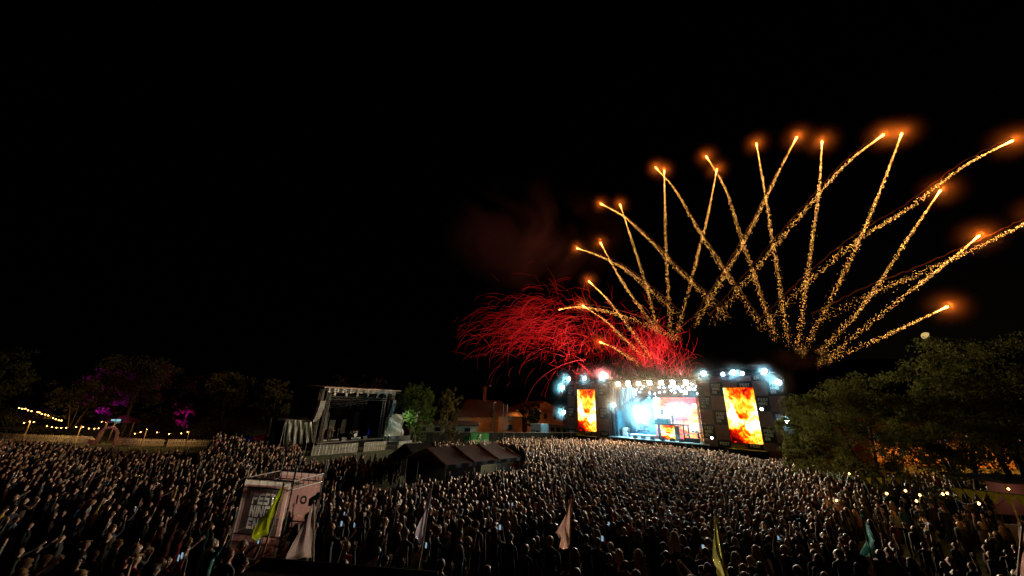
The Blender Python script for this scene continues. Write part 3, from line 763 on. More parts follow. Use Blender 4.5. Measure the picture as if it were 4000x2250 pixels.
ms = empty('main_stage', SP(39, 3, 0), 'big open festival stage glowing white and blue in front of the crowd', 'stage')
b = MB(); b.hexa((29.6, -.6, 0), (48.2, 10, 1.72), SP); b.build('skirt', BLACK_CLOTH, ms)
b = MB()
b.hexa((29.4, -.9, 1.73), (48.4, 10, 1.86), SP); b.build('deck', mat('stage_deck_grey', (.35, .36, .37), .35, noise=(1.2, .25)), ms)
b = MB(); b.hexa((29.8, -.9, 12.75), (48.2, 10.4, 13.2), SP); b.build('roof', BLACK_CLOTH, ms)
b = MB(); b.hexa((29.7, 10.0, 1.87), (48.1, 10.3, 12.7), SP); b.build('backdrop', mat('stage_backdrop', (.02, .06, .1), .9, noise=(.6, .5)), ms)
for u in (29.75, 48.0):
    b = MB(); b.hexa((u - .06, 1.2, 1.87), (u + .06, 9.95, 12.7), SP); b.build('side_drape', mat('stage_side_drape', (.03, .05, .06), .9, noise=(1, .4)), ms)
for u in (30.65, 47.35):
    b = MB(); b.truss(SP(u, .2, 1.87), SP(u, .2, 13.0), .5, .05, .5, 5); b.build('tower', BLACK_METAL, ms)
    b = MB(); b.truss(SP(u + (.5 if u > 40 else -.4), 1.6, 1.87), SP(u + (.5 if u > 40 else -.4), 1.6, 12.7), .4, .04, .5, 5); b.build('tower', BLACK_METAL, ms)
for w, z in ((0, 12.3), (2.2, 12.0), (4.4, 11.2), (6.4, 10.6)):
    b = MB(); b.truss(SP(30.6, w, z), SP(47.4, w, z), .42, .04, .55); b.build('roof_truss', BLACK_METAL, ms)
dr = MB(); rg = random.Random(8)
dr.sheet(lambda a, v: SP(30.9 + 3.6 * a, 2.6 + .22 * math.sin(a * 44) + .1 * math.sin(a * 19 + 3 * v), 12.3 - (4.6 - 2.6 * a) * v), 60, 6)
dr.build('white_drape', mat('white_drape', (.25, .27, .28), .8, trans=.3), ms, smooth=True)
for k in range(9):
    b = MB(); u = 31.2 + k * .33; b.tube([SP(u + rg.uniform(-.2, .2), 2.0, 12.2), SP(u + rg.uniform(-.3, .5), 2.0, 10), SP(u + rg.uniform(.2, 1.2), 2.1, 7.4 + rg.uniform(-1, 1))], .035, 4); b.build('hanging_cable', BLACK_METAL, ms)
# risers
b = MB(); b.hexa((38.0, 1.6, 4.62), (43.9, 4.6, 4.8), SP); b.build('riser_floor', BLACK_METAL, ms)
for u, w in ((39.05, 1.7), (43.7, 1.7), (38.2, 4.4), (43.7, 4.4)):
    b = MB(); b.hexa((u - .09, w, 1.87), (u + .09, w + .2, 4.62), SP); b.build('riser_post', BLACK_METAL, ms)
b = MB()
for z in (5.25, 5.75): b.tube([SP(40.0, 1.65, z), SP(43.85, 1.65, z), SP(43.85, 4.5, z)], .035, 5)
for u in (40.0, 40.9, 41.8, 42.7, 43.3, 43.85): b.tube([SP(u, 1.65, 4.8), SP(u, 1.65, 5.78)], .035, 5)
b.build('riser_rail', BLACK_METAL, ms)
b = MB(); b.hexa((38.3, 3.0, 4.81), (40.6, 4.4, 5.75), SP); b.hexa((38.1, 2.4, 4.81), (39.9, 3.0, 5.5), SP); b.build('upper_riser', BLACK_METAL, ms)
sc_ = screen(36.6, 46.4, 1.95, 9.86, 6.6, FIRE_P, 'wide washed-out fire screen at the back of the big stage', group=None)
sc2 = screen(39.3, 41.9, 1.95, 4.55, 2.2, FIRE, 'small square fire screen under the raised platform', group=None)
b = MB(); b.hexa((41.95, 2.15, 1.87), (42.75, 2.4, 4.5), SP); tag(b.build('grey_riser_panel', mat('grey_panel', (.2, .2, .19), .7), origin=SP(42.3, 2.2, 1.87)), 'plain grey panel beside the small square fire screen', 'panel')

# monitors along the lip
for i, (x, y) in enumerate([(620, 1195), (765, 1205), (935, 1228), (1115, 1243), (1300, 1256), (1465, 1268)]):
    c = su(2350 + x / 4.673, 1450 + (y + 18) / 4.673, 0.0); u = c[0]
    t = empty('monitor_wedge', SP(u, .0, 1.87), '%s black floor monitor from the guitarist end along the lip of the big stage' % ('first', 'second', 'third', 'fourth', 'fifth', 'sixth')[i], 'floor monitor', 'floor monitors')
    b = MB(); b.prism([(-.3, 0), (.35, 0), (.2, .52), (-.3, .3)], lambda a, bb, c_, u=u: SP(u + bb, -a, 1.87 + c_), -.4, .4); b.build('cabinet', DARK_PLASTIC, t)
    b = MB(); b.prism([(-.3, .302), (.2, .522), (.2, .54), (-.3, .32)], lambda a, bb, c_, u=u: SP(u + bb, -a, 1.87 + c_), -.34, .34); b.build('grille', BLACK_METAL, t)
# grand piano with raised lid; riser coloured white in place of blown-out light
pc = su(2350 + 780 / 4.673, 1450 + 1090 / 4.673, 3.0)
t = empty('glare_white_riser', SP(pc[0] - .6, 2.6, 1.87), 'riser box under the grand piano, whitened to imitate blown-out light', 'riser')
b = MB(); b.hexa((33.0, 1.2, 1.87), (37.9, 4.4, 2.45), SP); b.build('box', mat('glare_white_riser', (.7, .72, .74), .5, noise=(1, .15)), t)
b = MB(); b.hexa((32.95, 1.15, 2.46), (37.95, 4.4, 2.5), SP); b.build('top', mat('glare_white_riser'), t)
t = empty('grand_piano', SP(pc[0], 3, 2.5), 'grand piano with its black lid propped open on the white riser', 'piano')
PIANO = mat('piano_black', (.015, .015, .017), .15, spec=.7)
out_ = [(-1.1, -.7), (-1.1, .7), (-.3, .72), (.3, .5), (.9, .35), (1.15, 0), (.9, -.35), (.3, -.62), (-.3, -.7)]
def PF(x, y, z): return SP(pc[0] - .1 + x, 3 + y, z)
b = MB(); b.prism(out_, lambda a, bb, c_: PF(a, c_, bb), 3.12, 3.4); b.build('case', PIANO, t)
b = MB(); b.prism(out_, lambda a, bb, c_: PF(a, .7 - (.7 - c_) * .62, 3.45 + bb + (.7 - c_) * .95 * (1 - .3 * (a + 1.1) / 2.2)), 0, .05); b.build('lid', PIANO, t)
for x, y in ((-.9, -.5), (-.9, .5), (.85, 0)):
    b = MB(); b.tube([PF(x, y, 2.5), PF(x, y, 3.12)], [.05, .09], 8); b.build('leg', PIANO, t)
b = MB(); b.tube([PF(-.75, -.55, 3.4), PF(-.6, -.3, 4.35)], .02, 5); b.build('lid_prop', PIANO, t)
b = MB(); b.hexa((-1.3, -.62, 3.15), (-1.1, .62, 3.22), PF); b.build('keyboard', mat('ivory', (.6, .58, .5), .4), t)
# amplifiers, rack, stands
for i, (x0, x1, y0, y1, w, lab, mm) in enumerate([(385, 470, 1030, 1165, 2.5, 'white cabinet amplifier beside the guitarist', mat('white_amp', (.65, .65, .66), .5)),
                                              (330, 380, 1045, 1165, 2.6, 'tall grey amplifier rack next to the white amplifier', mat('grey_amp', (.2, .21, .22), .5)),
                                              (1515, 1790, 1215, 1275, .6, 'long flat black flight case on the lip of the big stage', DARK_PLASTIC),
                                              (1190, 1280, 1160, 1235, 3.2, 'dark cabinet under the raised platform', DARK_PLASTIC)]):
    a_ = su(2350 + x0 / 4.673, 1450 + y0 / 4.673, w); c_ = su(2350 + x1 / 4.673, 1450 + y1 / 4.673, w)
    t = empty('amplifier' if i < 2 else 'flight_case', SP((a_[0] + c_[0]) / 2, w, 1.87), lab, 'amplifier' if i < 2 else 'flight case')
    b = MB(); b.hexa((a_[0], w, 1.87), (c_[0], w + .7, max(2.2, a_[2])), SP); b.build('cabinet', mm, t)
    b = MB(); b.hexa((a_[0] + .08, w - .02, 1.95), (c_[0] - .08, w - .005, max(2.12, a_[2] - .25)), SP); b.build('grille', BLACK_METAL if i else mat('pale_grille', (.4, .41, .42), .7), t)
    b = MB(); b.tube([SP((a_[0] + c_[0]) / 2 - .15, w + .3, max(2.2, a_[2]) + .0), SP((a_[0] + c_[0]) / 2 - .15, w + .3, max(2.2, a_[2]) + .08), SP((a_[0] + c_[0]) / 2 + .15, w + .3, max(2.2, a_[2]) + .08), SP((a_[0] + c_[0]) / 2 + .15, w + .3, max(2.2, a_[2]))], .02, 5); b.build('handle', STEEL, t)
for i, (x, y) in enumerate([(1505, 1155), (1580, 1172), (1672, 1108), (1735, 1103)]):
    p = z1(x, y, 1.5 + .5 * i)
    t = empty('music_stand', (p.x, p.y, 1.87), '%s music stand with tilted black desk beside the small square fire screen' % ('first', 'second', 'third', 'fourth')[i], 'music stand', 'music stands')
    b = MB(); d = S_E
    b.add([p - d * .25 + S_N * .12 + Vector((0, 0, .2)), p + d * .25 + S_N * .12 + Vector((0, 0, .2)), p + d * .25 - S_N * .1 - Vector((0, 0, .14)), p - d * .25 - S_N * .1 - Vector((0, 0, .14))] +
          [q + Vector((.012, .012, .02)) for q in (p - d * .25 + S_N * .12 + Vector((0, 0, .2)), p + d * .25 + S_N * .12 + Vector((0, 0, .2)), p + d * .25 - S_N * .1 - Vector((0, 0, .14)), p - d * .25 - S_N * .1 - Vector((0, 0, .14)))],
          [(0, 1, 2, 3), (7, 6, 5, 4), (0, 4, 5, 1), (1, 5, 6, 2), (2, 6, 7, 3), (3, 7, 4, 0)]); b.build('desk', BLACK_METAL, t)
    b = MB(); b.tube([(p.x, p.y, 1.9), p], .018, 5)
    for k in range(3): b.tube([(p.x, p.y, 2.1), (p.x + .3 * math.cos(k * 2.1), p.y + .3 * math.sin(k * 2.1), 1.88)], .012, 4)
    b.build('tripod', BLACK_METAL, t)
p = z1(1785, 1125, 1.2)
t = empty('keyboard_stand', (p.x, p.y, 1.87), 'dark keyboard on a stand at the far end of the big stage', 'keyboard')
def KF(a, bb, c): return p + S_E * a + S_N * bb + Vector((0, 0, c))
b = MB(); b.hexa((-.7, -.18, -.06), (.7, .18, .04), KF); b.build('keyboard', DARK_PLASTIC, t)
b = MB(); b.tube([KF(-.5, 0, -.06), (*(p + S_E * .5).xy, 1.88)], .025, 5); b.tube([KF(.5, 0, -.06), (*(p - S_E * .5).xy, 1.88)], .025, 5); b.build('stand', BLACK_METAL, t)
b = MB(); b.hexa((-.66, -.17, .041), (.66, 0, .05), KF); b.build('keys', mat('ivory'), t)

# performers
SF = math.atan2(-S_N.y, -S_N.x) - math.pi / 2        # facing the crowd
def performer(u, w, z, pose, style, top, hr, lab, face=SF, h=1.05):
    return person(SP(u, w, z), face, pose, style, top, hr, h, label=lab, group='performers on the big stage')
q = su(2350 + 1115 / 4.673, 1450 + 850 / 4.673, 3.7); performer(q[0], 3.7, 5.76, 0, 'short', (.05, .05, .06), HAIRS[0][0], 'person in dark top standing high on the upper riser before the fire screen', SF + math.pi, 1.08)
q = su(2350 + 1308 / 4.673, 1450 + 960 / 4.673, 2.4); performer(q[0], 2.4, 4.81, 9, 'short', (.02, .02, .02), HAIRS[0][0], 'person in black on the raised platform behind the railing', SF + 1.2, 1.1)
q = su(2350 + 497 / 4.673, 1450 + 1175 / 4.673, 1.0); gp = performer(q[0], 1.0, 1.87, 9, 'short', (.1, .1, .12), HAIRS[1][0], 'guitarist near the white amplifier at the edge of the big stage')
q = su(2350 + 1775 / 4.673, 1450 + 1200 / 4.673, 1.9); performer(q[0], 1.9, 1.87, 12, 'short', (.02, .02, .03), HAIRS[0][0], 'person playing the keyboard at the far end of the big stage', SF + .5)
gc = SP(su(2350 + 497 / 4.673, 1450 + 1175 / 4.673, 1.0)[0], .76, 2.98)
t = empty('guitar', gc, 'electric guitar held by the guitarist', 'guitar')
b = MB(); b.prism([(-.25, -.16), (-.05, -.2), (.1, -.13), (.22, -.16), (.26, .05), (.2, .17), (.05, .11), (-.1, .17), (-.27, .12)], lambda a, bb, c: gc + S_E * a - S_N * bb + Vector((0, 0, c)), 0, .05); b.build('body', mat('guitar_red', (.2, .03, .02), .3), t)
b = MB(); b.tube([gc + S_E * .2, gc + S_E * .85 + Vector((0, 0, .3))], .025, 5); b.build('neck', BARK, t)
# line arrays
for u, lab in ((30.0, 'curved black speaker array hanging at the guitarist side of the big stage'), (48.3, 'curved black speaker array hanging at the keyboard side of the big stage')):
    t = empty('line_array', SP(u, -.9, 8), lab, 'speaker array', 'big stage speaker arrays')
    for k in range(8):
        b = MB(); w = -1.1 + .012 * k * k; b.hexa((u - .5, w, 11.2 - .42 * k), (u + .5, w + .6, 11.58 - .42 * k), SP); b.build('cabinet', DARK_PLASTIC, t)

# ------------------------------------------------------------------ stage lamps
BLINDER_HALO = radial_volume('blinder_halo', .016)  # added halo in place of the blinders' glare
CYAN = (.22, .82, 1.0); WARM = (1, .72, .4); COOL = (.55, .8, 1.0)
crowd_c = Vector((6, 30, 1.5))
FL = [('z2', 320, 215, 'over the outer corner of the smaller fire screen'), ('z2', 590, 210, 'straight above the smaller fire screen'), ('z2', 890, 200, 'between the smaller fire screen and the stage'),
      ('z2', 225, 365, 'on the outer edge of the smaller scrim wall, high'), ('z2', 235, 790, 'on the outer edge of the smaller scrim wall, low'), ('z2', 1085, 670, 'on the tower at the guitarist side'),
      ('z3', 190, 155, 'above the stage corner next to the larger scrim wall'), ('z3', 660, 140, 'middle of three lamps above the larger fire screen'),
      ('z3', 1150, 120, 'above the top corner of the larger scrim wall'), ('z3', 1385, 298, 'on the outer edge of the larger scrim wall, high'), ('z3', 1510, 903, 'by the tree on the outer edge of the larger scrim wall')]
aims = [(-45, 42), (-2, 30), (5, 22), (-50, 46), (-20, 60), (3, 40), (10, 28), (14, 20), (6, 14), (-34, 34), (18, 26)]
for i, (zf, x, y, wh) in enumerate(FL):
    P = (z2 if zf == 'z2' else z3)(x, y, -.7)
    back = P + S_N * .75 - Vector((0, 0, .3))
    flood(P, (aims[i][0], aims[i][1], 1.5), 2900, CYAN, 'glaring cyan white floodlight ' + wh, size=.36, haze=3.2, spot=[140, 95, 95, 140, 140, 95, 95, 95, 95, 110, 95][i], group='cyan white floodlights round the big stage', estr=120, mount=back, glow=(.75, .97, 1))
for x, y, wh in ((497, 168, 'first'), (805, 155, 'last')):
    P = z3(x, y, -.6); flood(P, (8, 25, 1), 1200, (.35, .7, 1), 'small blue white spotlight, %s of three lamps above the larger fire screen' % wh, size=.26, spot=60, estr=300, mount=P + S_N * .7 - Vector((0, 0, .3)), group='small blue spotlights')
P = z3(1105, 720, -.5); flood(P, P - S_N * 9 - S_E * 3, 300, (1, 1, .9), 'small white work light on the scrim beside the larger fire screen', size=.2, spot=120, estr=200, mount=P + S_N * .5)
P = z3(327, 1168, -.6); flood(P, P - S_N * 6 - Vector((0, 0, 1)), 250, (.7, 1, .95), 'small white lamp low beside the keyboard side tower', size=.18, spot=120, estr=200, mount=P + S_N * .6 - Vector((0, 0, .5)))
ordn = ['first', 'second', 'third', 'fourth', 'fifth', 'sixth', 'seventh', 'eighth', 'ninth']
WA = [(-3, 45), (2, 50), (-10, 36), (8, 40), (12, 45), (4, 30), (18, 40), (14, 32), (0, 36)]
for i, (x, y, two) in enumerate([(305, 235, 0), (485, 215, 1), (680, 225, 0), (878, 215, 0), (1088, 215, 0), (1295, 205, 1), (1535, 205, 0)]):
    t = empty('blinder', z1(x, y, -.5), '%s warm white audience blinder from the guitarist side on the front truss' % ordn[i], 'blinder', 'warm blinders on the front truss')
    c = ORG[t.name]; d = (Vector((WA[i][0], WA[i][1], 1.5)) - c).normalized(); sd = d.cross(Vector((0, 0, 1))).normalized(); up = sd.cross(d)
    nr = 3 if two else 2
    b = MB(); b.prism([(-.42, -.42 * nr + .42), (.42, -.42 * nr + .42), (.42, .45), (-.42, .45)], lambda a, bb, cc: c + sd * a + d * bb + up * cc, -.3, 0); b.build('housing', BLACK_METAL, t)
    for r_ in range(nr):
        for s_ in (-1, 1):
            l = MB(); l.lathe(c + sd * s_ * .21 + up * (.22 - .41 * r_) + d * .003, [(.05, 0), (.17, .0), (.15, .05), (.05, .07)], 10, axis=d); l.build('lens', emis('lens_blinder', (1, .86, .58), 190, 'NONE'), t)
    b = MB(); b.tube([c - d * .15 + up * .45, c - d * .15 + up * .7], .04, 5); b.build('clamp', BLACK_METAL, t)
    halo(c + d * .3, 1.1, BLINDER_HALO, t)  # added halo ball round the blinder
    light('beam', 'SPOT', c + d * .15, 17000, WARM, (WA[i][0], WA[i][1], 1.5), .2, 135, .5, t)
MH = [(765, 275, 2, 0), (700, 380, 4, 0), (730, 320, 3, 0), (1050, 295, 3, 1), (1140, 300, 3, 1), (1235, 285, 2, 1), (1395, 300, 2, 2), (1470, 280, 2, 1), (1600, 310, 1, 3), (1525, 385, 2, 3), (1440, 355, 4, 2), (1270, 350, 4, 1), (1150, 375, 5, 1),
      (970, 415, 5, 1), (1340, 390, 5, 1), (1755, 410, 1, 2), (1740, 275, 1, 1), (1690, 330, 3, 2), (1650, 240, 1, 0), (1320, 330, 4, 1), (880, 400, 6, 1), (1060, 390, 6, 1), (620, 420, 6, 0)]
MH_O = {q: n for n, q in enumerate(sorted(MH))}
MH_W = 'first second third fourth fifth sixth seventh eighth ninth tenth eleventh twelfth thirteenth fourteenth fifteenth sixteenth seventeenth eighteenth nineteenth twentieth twenty-first twenty-second twenty-third'.split()
for i, (x, y, w, k) in enumerate(MH):
    P = z1(x, y, w + .0)
    tgt = Vector((RNG.uniform(-8, 18), RNG.uniform(22, 45), 2)) if k else P - S_N * 8 + Vector((0, 0, -9)) + S_E * RNG.uniform(-4, 4)
    flood(P, tgt, [500, 350, 900, 1600][k], WARM if k == 0 and i in (0, 18) else COOL, '%s moving head lamp from the guitarist side under the big stage roof' % MH_W[MH_O[MH[i]]], 'stage lamp', name='moving_head', size=[.16, .17, .24, .36][k], spot=[70, 40, 50, 70][k],
          group='moving head lamps under the big stage roof', estr=[120, 90, 160, 240][k], mount=(P.x, P.y, 12.0 if P.z < 11.6 else P.z + .5))
P = z1(1690, 640, 1.0); flood(P, (0, 40, 2), 1500, (1, 1, .95), 'glaring white lamp on the keyboard side tower before the fire screen', size=.4, spot=80, estr=260, mount=P + S_E * .6)
# added wash lights, not seen in the rig, brightening deck and smoke
for wi_, (u, w, tu, tw, pw, c_) in enumerate(((34, 4.2, 35.4, 1.6, 7000, (.8, .95, 1)), (37.5, 6.2, 35, 2.2, 9000, (.12, .6, 1)), (32.5, 6.2, 33.5, 3, 9000, (.05, .55, 1)), (45, 4.2, 44.6, 2, 3600, (.7, .9, 1)), (35, 8.5, 34, 4, 9000, (.05, .5, 1)), (31.5, 3, 33, 6, 9000, (.04, .5, 1)), (47, 4, 46.5, 1, 1600, (.3, .8, 1)), (33.5, -.75, 35, 2.6, 6500, (.5, .88, 1)), (36.5, -.75, 36.4, 2.2, 5000, (.22, .72, 1)), (44, -.75, 42.6, 2.5, 3200, (.3, .8, 1)), (38.5, .9, 34, 7, 16000, (.08, .6, 1)))):
    flood(SP(u, w, 9.9 if w > 5 else 11.3), SP(tu, tw, 1.9), pw * 5, c_, 'added wash light over the big stage deck, %s from the guitarist side' % MH_W[sorted((34, 37.5, 32.5, 45, 35, 31.5, 47, 33.5, 36.5, 44, 38.5)).index(u)], 'stage lamp', name='added_wash_light', size=.18, spot=34 if w > 0 else 62, group='added wash lights over the big stage deck', estr=60, mount=SP(u, max(w, .2), 12.6))
for si_, (u0_, w0_, z0_, tu, tw, tz_, pw) in enumerate(((36.5, 1.0, 11.6, 32, 2.6, 9.5, 16000), (31.4, 5.5, 11.0, 35.5, 4.5, 6, 36000), (38.2, 6.0, 9.6, 33, 3.0, 5, 36000), (46.6, 3.0, 11.2, 41, 3.4, 5, 40000))):  # added cyan fills, unseen lamps that tint drape and smoke
    flood(SP(u0_, w0_, z0_), SP(tu, tw, tz_), pw, (.12, .72, 1), 'added cyan fill light, %s from the guitarist side on the big stage' % ('second', 'first', 'third', 'fourth')[si_], 'stage lamp', name='added_side_light', size=.17, spot=60, group='added cyan fill lights on the big stage', estr=40, mount=SP(u0_, w0_, 12.4))
# added red lights, no such lamps seen, to brighten the flying streamers
for i, (u, tx, ty, tY) in enumerate(((33, 2050, 1260, 84), (37, 2250, 1240, 84), (42, 2500, 1330, 82), (45, 2650, 1380, 80), (31, 1950, 1300, 86))):
    P = SP(u, -.4, 13.55)
    flood(P, at(tx, ty, tY), 34000, (1, .26, .24), 'added red fill light on the roof edge, %s from the smaller fire screen' % ('second', 'third', 'fourth', 'fifth', 'first')[i], 'stage lamp', name='added_sky_light', size=.2, spot=50, group='added lights aimed at the streamers', estr=10, mount=P + Vector((0, 0, -.35)))
# ------------------------------------------------------------------ the empty second stage
def z5p(x, y): return (1200 + x / 4.674, 1490 + y / 4.674)
L_A = gz(*z5p(245, 1118), 1.1); L_B = gz(*z5p(1400, 1030), 1.1)
L_E = (L_B - L_A).normalized(); L_N = Vector((-L_E.y, L_E.x, 0)); L_O = Vector((L_A.x, L_A.y, 0))
def LP(u, w, z): return L_O + L_E * u + L_N * w + Vector((0, 0, z))
def lu(px, py, w=0.0):
    r = ray(px, py); t = (w + L_N.dot(L_O)) / L_N.dot(r); q = Vector((0, 0, CAM_H)) + r * t
    return Vector((L_E.dot(q - L_O), w, q.z))
def l5(x, y, w=0.0): return lu(*z5p(x, y), w)
TARP = mat('grey_tarpaulin', (.1, .105, .1), .38, spec=.6, noise=(1.2, .3))
TARP_R = mat('roof_tarpaulin', (.22, .1, .07), .5, noise=(1, .3))
ls = empty('second_stage', LP(6, 3, 0), 'empty dark truss stage with grey side curtains and drum kit', 'stage')
b = MB(); b.hexa((-.6, 0, 0), (12.9, 8, .98), LP); b.build('skirt', BLACK_CLOTH, ls)
b = MB(); b.hexa((-.8, -.2, .99), (13.1, 8, 1.1), LP); b.build('deck', WOOD_GREY, ls)
b = MB(); b.hexa((-.8, 7.3, 1.11), (13.1, 7.45, 8.2), LP); b.build('backdrop', BLACK_CLOTH, ls)
for u in (-.7, 13.0):
    b = MB(); b.hexa((u - .05, 1.4, 1.11), (u + .05, 7.6, 7.9), LP); b.build('side_drape', BLACK_CLOTH, ls)
b = MB()
b.prism([(-1.2, 8.75), (2.6, 9.0), (2.6, 9.13), (-1.2, 8.88)], lambda a, bb, c: LP(bb, a, c + bb * .02), -2.0, 13.9); b.build('roof', TARP_R, ls)
b = MB(); b.sheet(lambda s_, v_: LP(-1 + 14 * s_, -.75 + .1 * math.sin(s_ * 60), 8.7 + .28 * s_ - .55 * v_ - .06 * math.sin(s_ * 47) * v_), 70, 3); b.build('valance', TARP, ls, smooth=True)
for z, w in ((8.62, -.9),):
    b = MB(); b.truss(LP(-2.1, w, z), LP(13.7, w, z + .3), .45, .04, .6); b.build('front_truss', ALU, ls)
b = MB(); b.truss(LP(.3, .6, 7.35), LP(12.2, .6, 7.5), .4, .04, .5); b.build('lighting_truss', ALU, ls)
b = MB(); b.truss(LP(2.2, 4, 5.9), LP(11.5, 4.6, 7.0), .4, .035, .5); b.build('lighting_truss', ALU, ls)
b = MB(); b.truss(LP(1.6, 5.5, 6.6), LP(9.5, 6, 6.9), .4, .035, .5); b.build('lighting_truss', ALU, ls)
for u, w in ((-.35, -.3), (12.35, -.3), (-.45, 1.3), (12.5, 1.3)):
    b = MB(); b.truss(LP(u, w, 0), LP(u, w, 8.6), .42, .035, .55); b.build('tower', STEEL, ls)
for u in (-1.6, 12.9):
    b = MB(); b.tube([LP(u, -.7, 0), LP(u, -.7, 8.7)], .07, 6); b.build('mast', STEEL, ls)
# blinder bars above the opening
for k in range(6):
    u = 1.0 + k * 2.15; t = empty('blinder_bar', LP(u, .2, 7.75), '%s unlit strip of eight small lamps over the empty stage' % ordn[k], 'lamp bar', 'unlit lamp bars over the empty stage')
    b = MB(); b.hexa((u - .22, .2, 7.72), (u + .22, .4, 8.32), LP); b.build('housing', BLACK_METAL, t)
    for i in range(2):
        for j in range(4):
            l = MB(); l.lathe(LP(u - .1 + .2 * i, .19, 7.8 + .15 * j), [(.015, 0), (.055, 0), (.05, .02)], 8, axis=-L_N); l.build('lens', mat('lamp_glass', (.6, .6, .5), .1, spec=1), t)
rg = random.Random(21)
US_ = sorted(rg.uniform(1.6, 11) for _ in range(22))
for k in range(22):
    u = US_[k]; w = rg.uniform(2.8, 6); z = 6.1 + .09 * u - rg.uniform(.3, .75) + (w - 4.5) * .15
    t = empty('unlit_spotlight', LP(u, w, z), '%s unlit spotlight from the near tower in the empty stage rig' % MH_W[k], 'stage lamp', 'unlit spotlights over the empty stage')
    d = Vector((rg.uniform(-.5, .5), rg.uniform(-.5, .1), -1)).normalized()
    b = MB(); b.lathe(LP(u, w, z), [(.07, -.2), (.13, -.1), (.16, .12), (.17, .16)], 10, axis=d); b.build('housing', BLACK_METAL, t)
    b = MB(); b.lathe(LP(u, w, z) + d * .165, [(.02, 0), (.15, 0), (.13, .02)], 10, axis=d); b.build('lens', mat('lamp_glass'), t)
    b = MB(); b.tube([LP(u, w, z), LP(u, w, z + .6)], .02, 4); b.build('clamp', STEEL, t)
for i, (x0, x1, y0, y1, w, c) in enumerate([(285, 345, 570, 880, 5.0, (.22, .22, .2)), (345, 445, 705, 1015, 5.6, (.3, .27, .22)), (582, 670, 696, 950, 6.2, (.3, .27, .22)), (815, 905, 560, 860, 7.0, (.1, .12, .09)), (990, 1065, 500, 820, 7.2, (.07, .07, .07))]):
    a_ = l5(x0 + (x1 - x0) * .15, y1, w); c_ = l5(x1 - (x1 - x0) * .15, y0, w)
    t = tag(MB().hexa((a_[0], w, max(1.2, a_[2])), (a_[0] + (x1 - x0) / 85 * .95, w + .08, c_[2]), LP).build('upright_panel', mat('panel_%d' % i, c, .7, noise=(2, .2)), origin=LP(a_[0], w, 1.2)),
            ['narrow pale panel at the near tower of the empty stage', 'beige upright panel behind the people on the empty stage', 'beige upright panel between the people and the drum kit', 'dim green upright panel behind the drum kit', 'very dim upright panel near the blue lit corner'][i], 'panel', 'upright panels on the empty stage')
# drum kit
dk = LP(l5(850, 990, 2.4)[0], 2.4, 1.11)
t = empty('drum_riser', dk, 'low white edged riser under the drum kit', 'riser')
b = MB(); b.hexa((-1.2, -.9, 0), (1.2, .9, .2), lambda a, bb, c: dk + L_E * a + L_N * bb + Vector((0, 0, c))); b.build('box', BLACK_CLOTH, t)
b = MB(); b.hexa((-1.22, -.96, .0), (1.22, -.91, .21), lambda a, bb, c: dk + L_E * a + L_N * bb + Vector((0, 0, c))); b.build('front_edge', mat('white_paint', (.7, .7, .66), .5), t)
def DF(a, bb, c): return dk + L_E * a + L_N * bb + Vector((0, 0, c + .2))
t = empty('drum_kit', dk + Vector((0, 0, .2)), 'drum kit with white bass drum on the empty stage', 'drum kit')
b = MB(); b.lathe(DF(0, -.35, .32), [(.04, 0), (.31, 0), (.31, .02)], 18, axis=-L_N); b.build('bass_drum_head', mat('drum_head', (.75, .74, .7), .5), t)
b = MB(); b.lathe(DF(0, .1, .32), [(.32, 0), (.33, .02), (.33, .43), (.32, .445)], 18, axis=-L_N); b.build('bass_drum', DARK_PLASTIC, t)
for x, y, z, r_ in ((-.28, -.15, .72, .15), (.22, -.15, .74, .17), (.62, .2, .35, .22), (-.6, .2, .55, .18)):
    b = MB(); b.lathe(DF(x, y, z), [(r_, 0), (r_, .24), (r_ * .98, .26)], 14); b.build('tom', STEEL, t)
for x, y, z in ((-.85, .0, 1.05), (.8, .1, 1.15), (-.5, -.2, 1.2), (1.0, .3, 1.0)):
    b = MB(); b.lathe(DF(x, y, z), [(.01, .03), (.05, .02), (.24, .0), (.24, -.006), (.02, .0)], 14, axis=Vector((rg.uniform(-.2, .2), -.2, 1))); b.build('cymbal', mat('brass', (.6, .42, .15), .3, 1), t)
    b = MB(); b.tube([DF(x, y, 0), DF(x, y, z)], .015, 4); b.build('cymbal_stand', STEEL, t)
# people on the empty stage
LF = math.atan2(-L_N.y, -L_N.x) - math.pi / 2
for x, y, w, ps, st, tp, lab in ((255, 1080, .6, 12, 'short', (.1, .05, .04), 'person in brown at the near tower of the empty stage'), (372, 1058, 1.6, 9, 'long', (.03, .03, .03), 'person in black standing by the beige panel on the empty stage'),
                                 (425, 1055, 1.5, 8, 'short', (.02, .02, .02), 'person in black with hands together on the empty stage'), (540, 1040, 2.2, 0, 'short', (.02, .02, .025), 'person alone between the beige panels of the empty stage'),):
    u = l5(x, y, w)[0]; person(LP(u, w, 1.11), LF + .6, ps, st, tp, HAIRS[1][0], .97, label=lab, group='people on the empty stage')
t = tag(MB().hexa((l5(300, 1045, 1.8)[0], 1.75, 1.11), (l5(300, 1045, 1.8)[0] + 3.1, 1.85, 1.25), LP).build('white_strip_light', mat('white_paint'), origin=LP(3, 1.8, 1.1)), 'low white strip lying on the empty stage behind the people', 'strip')
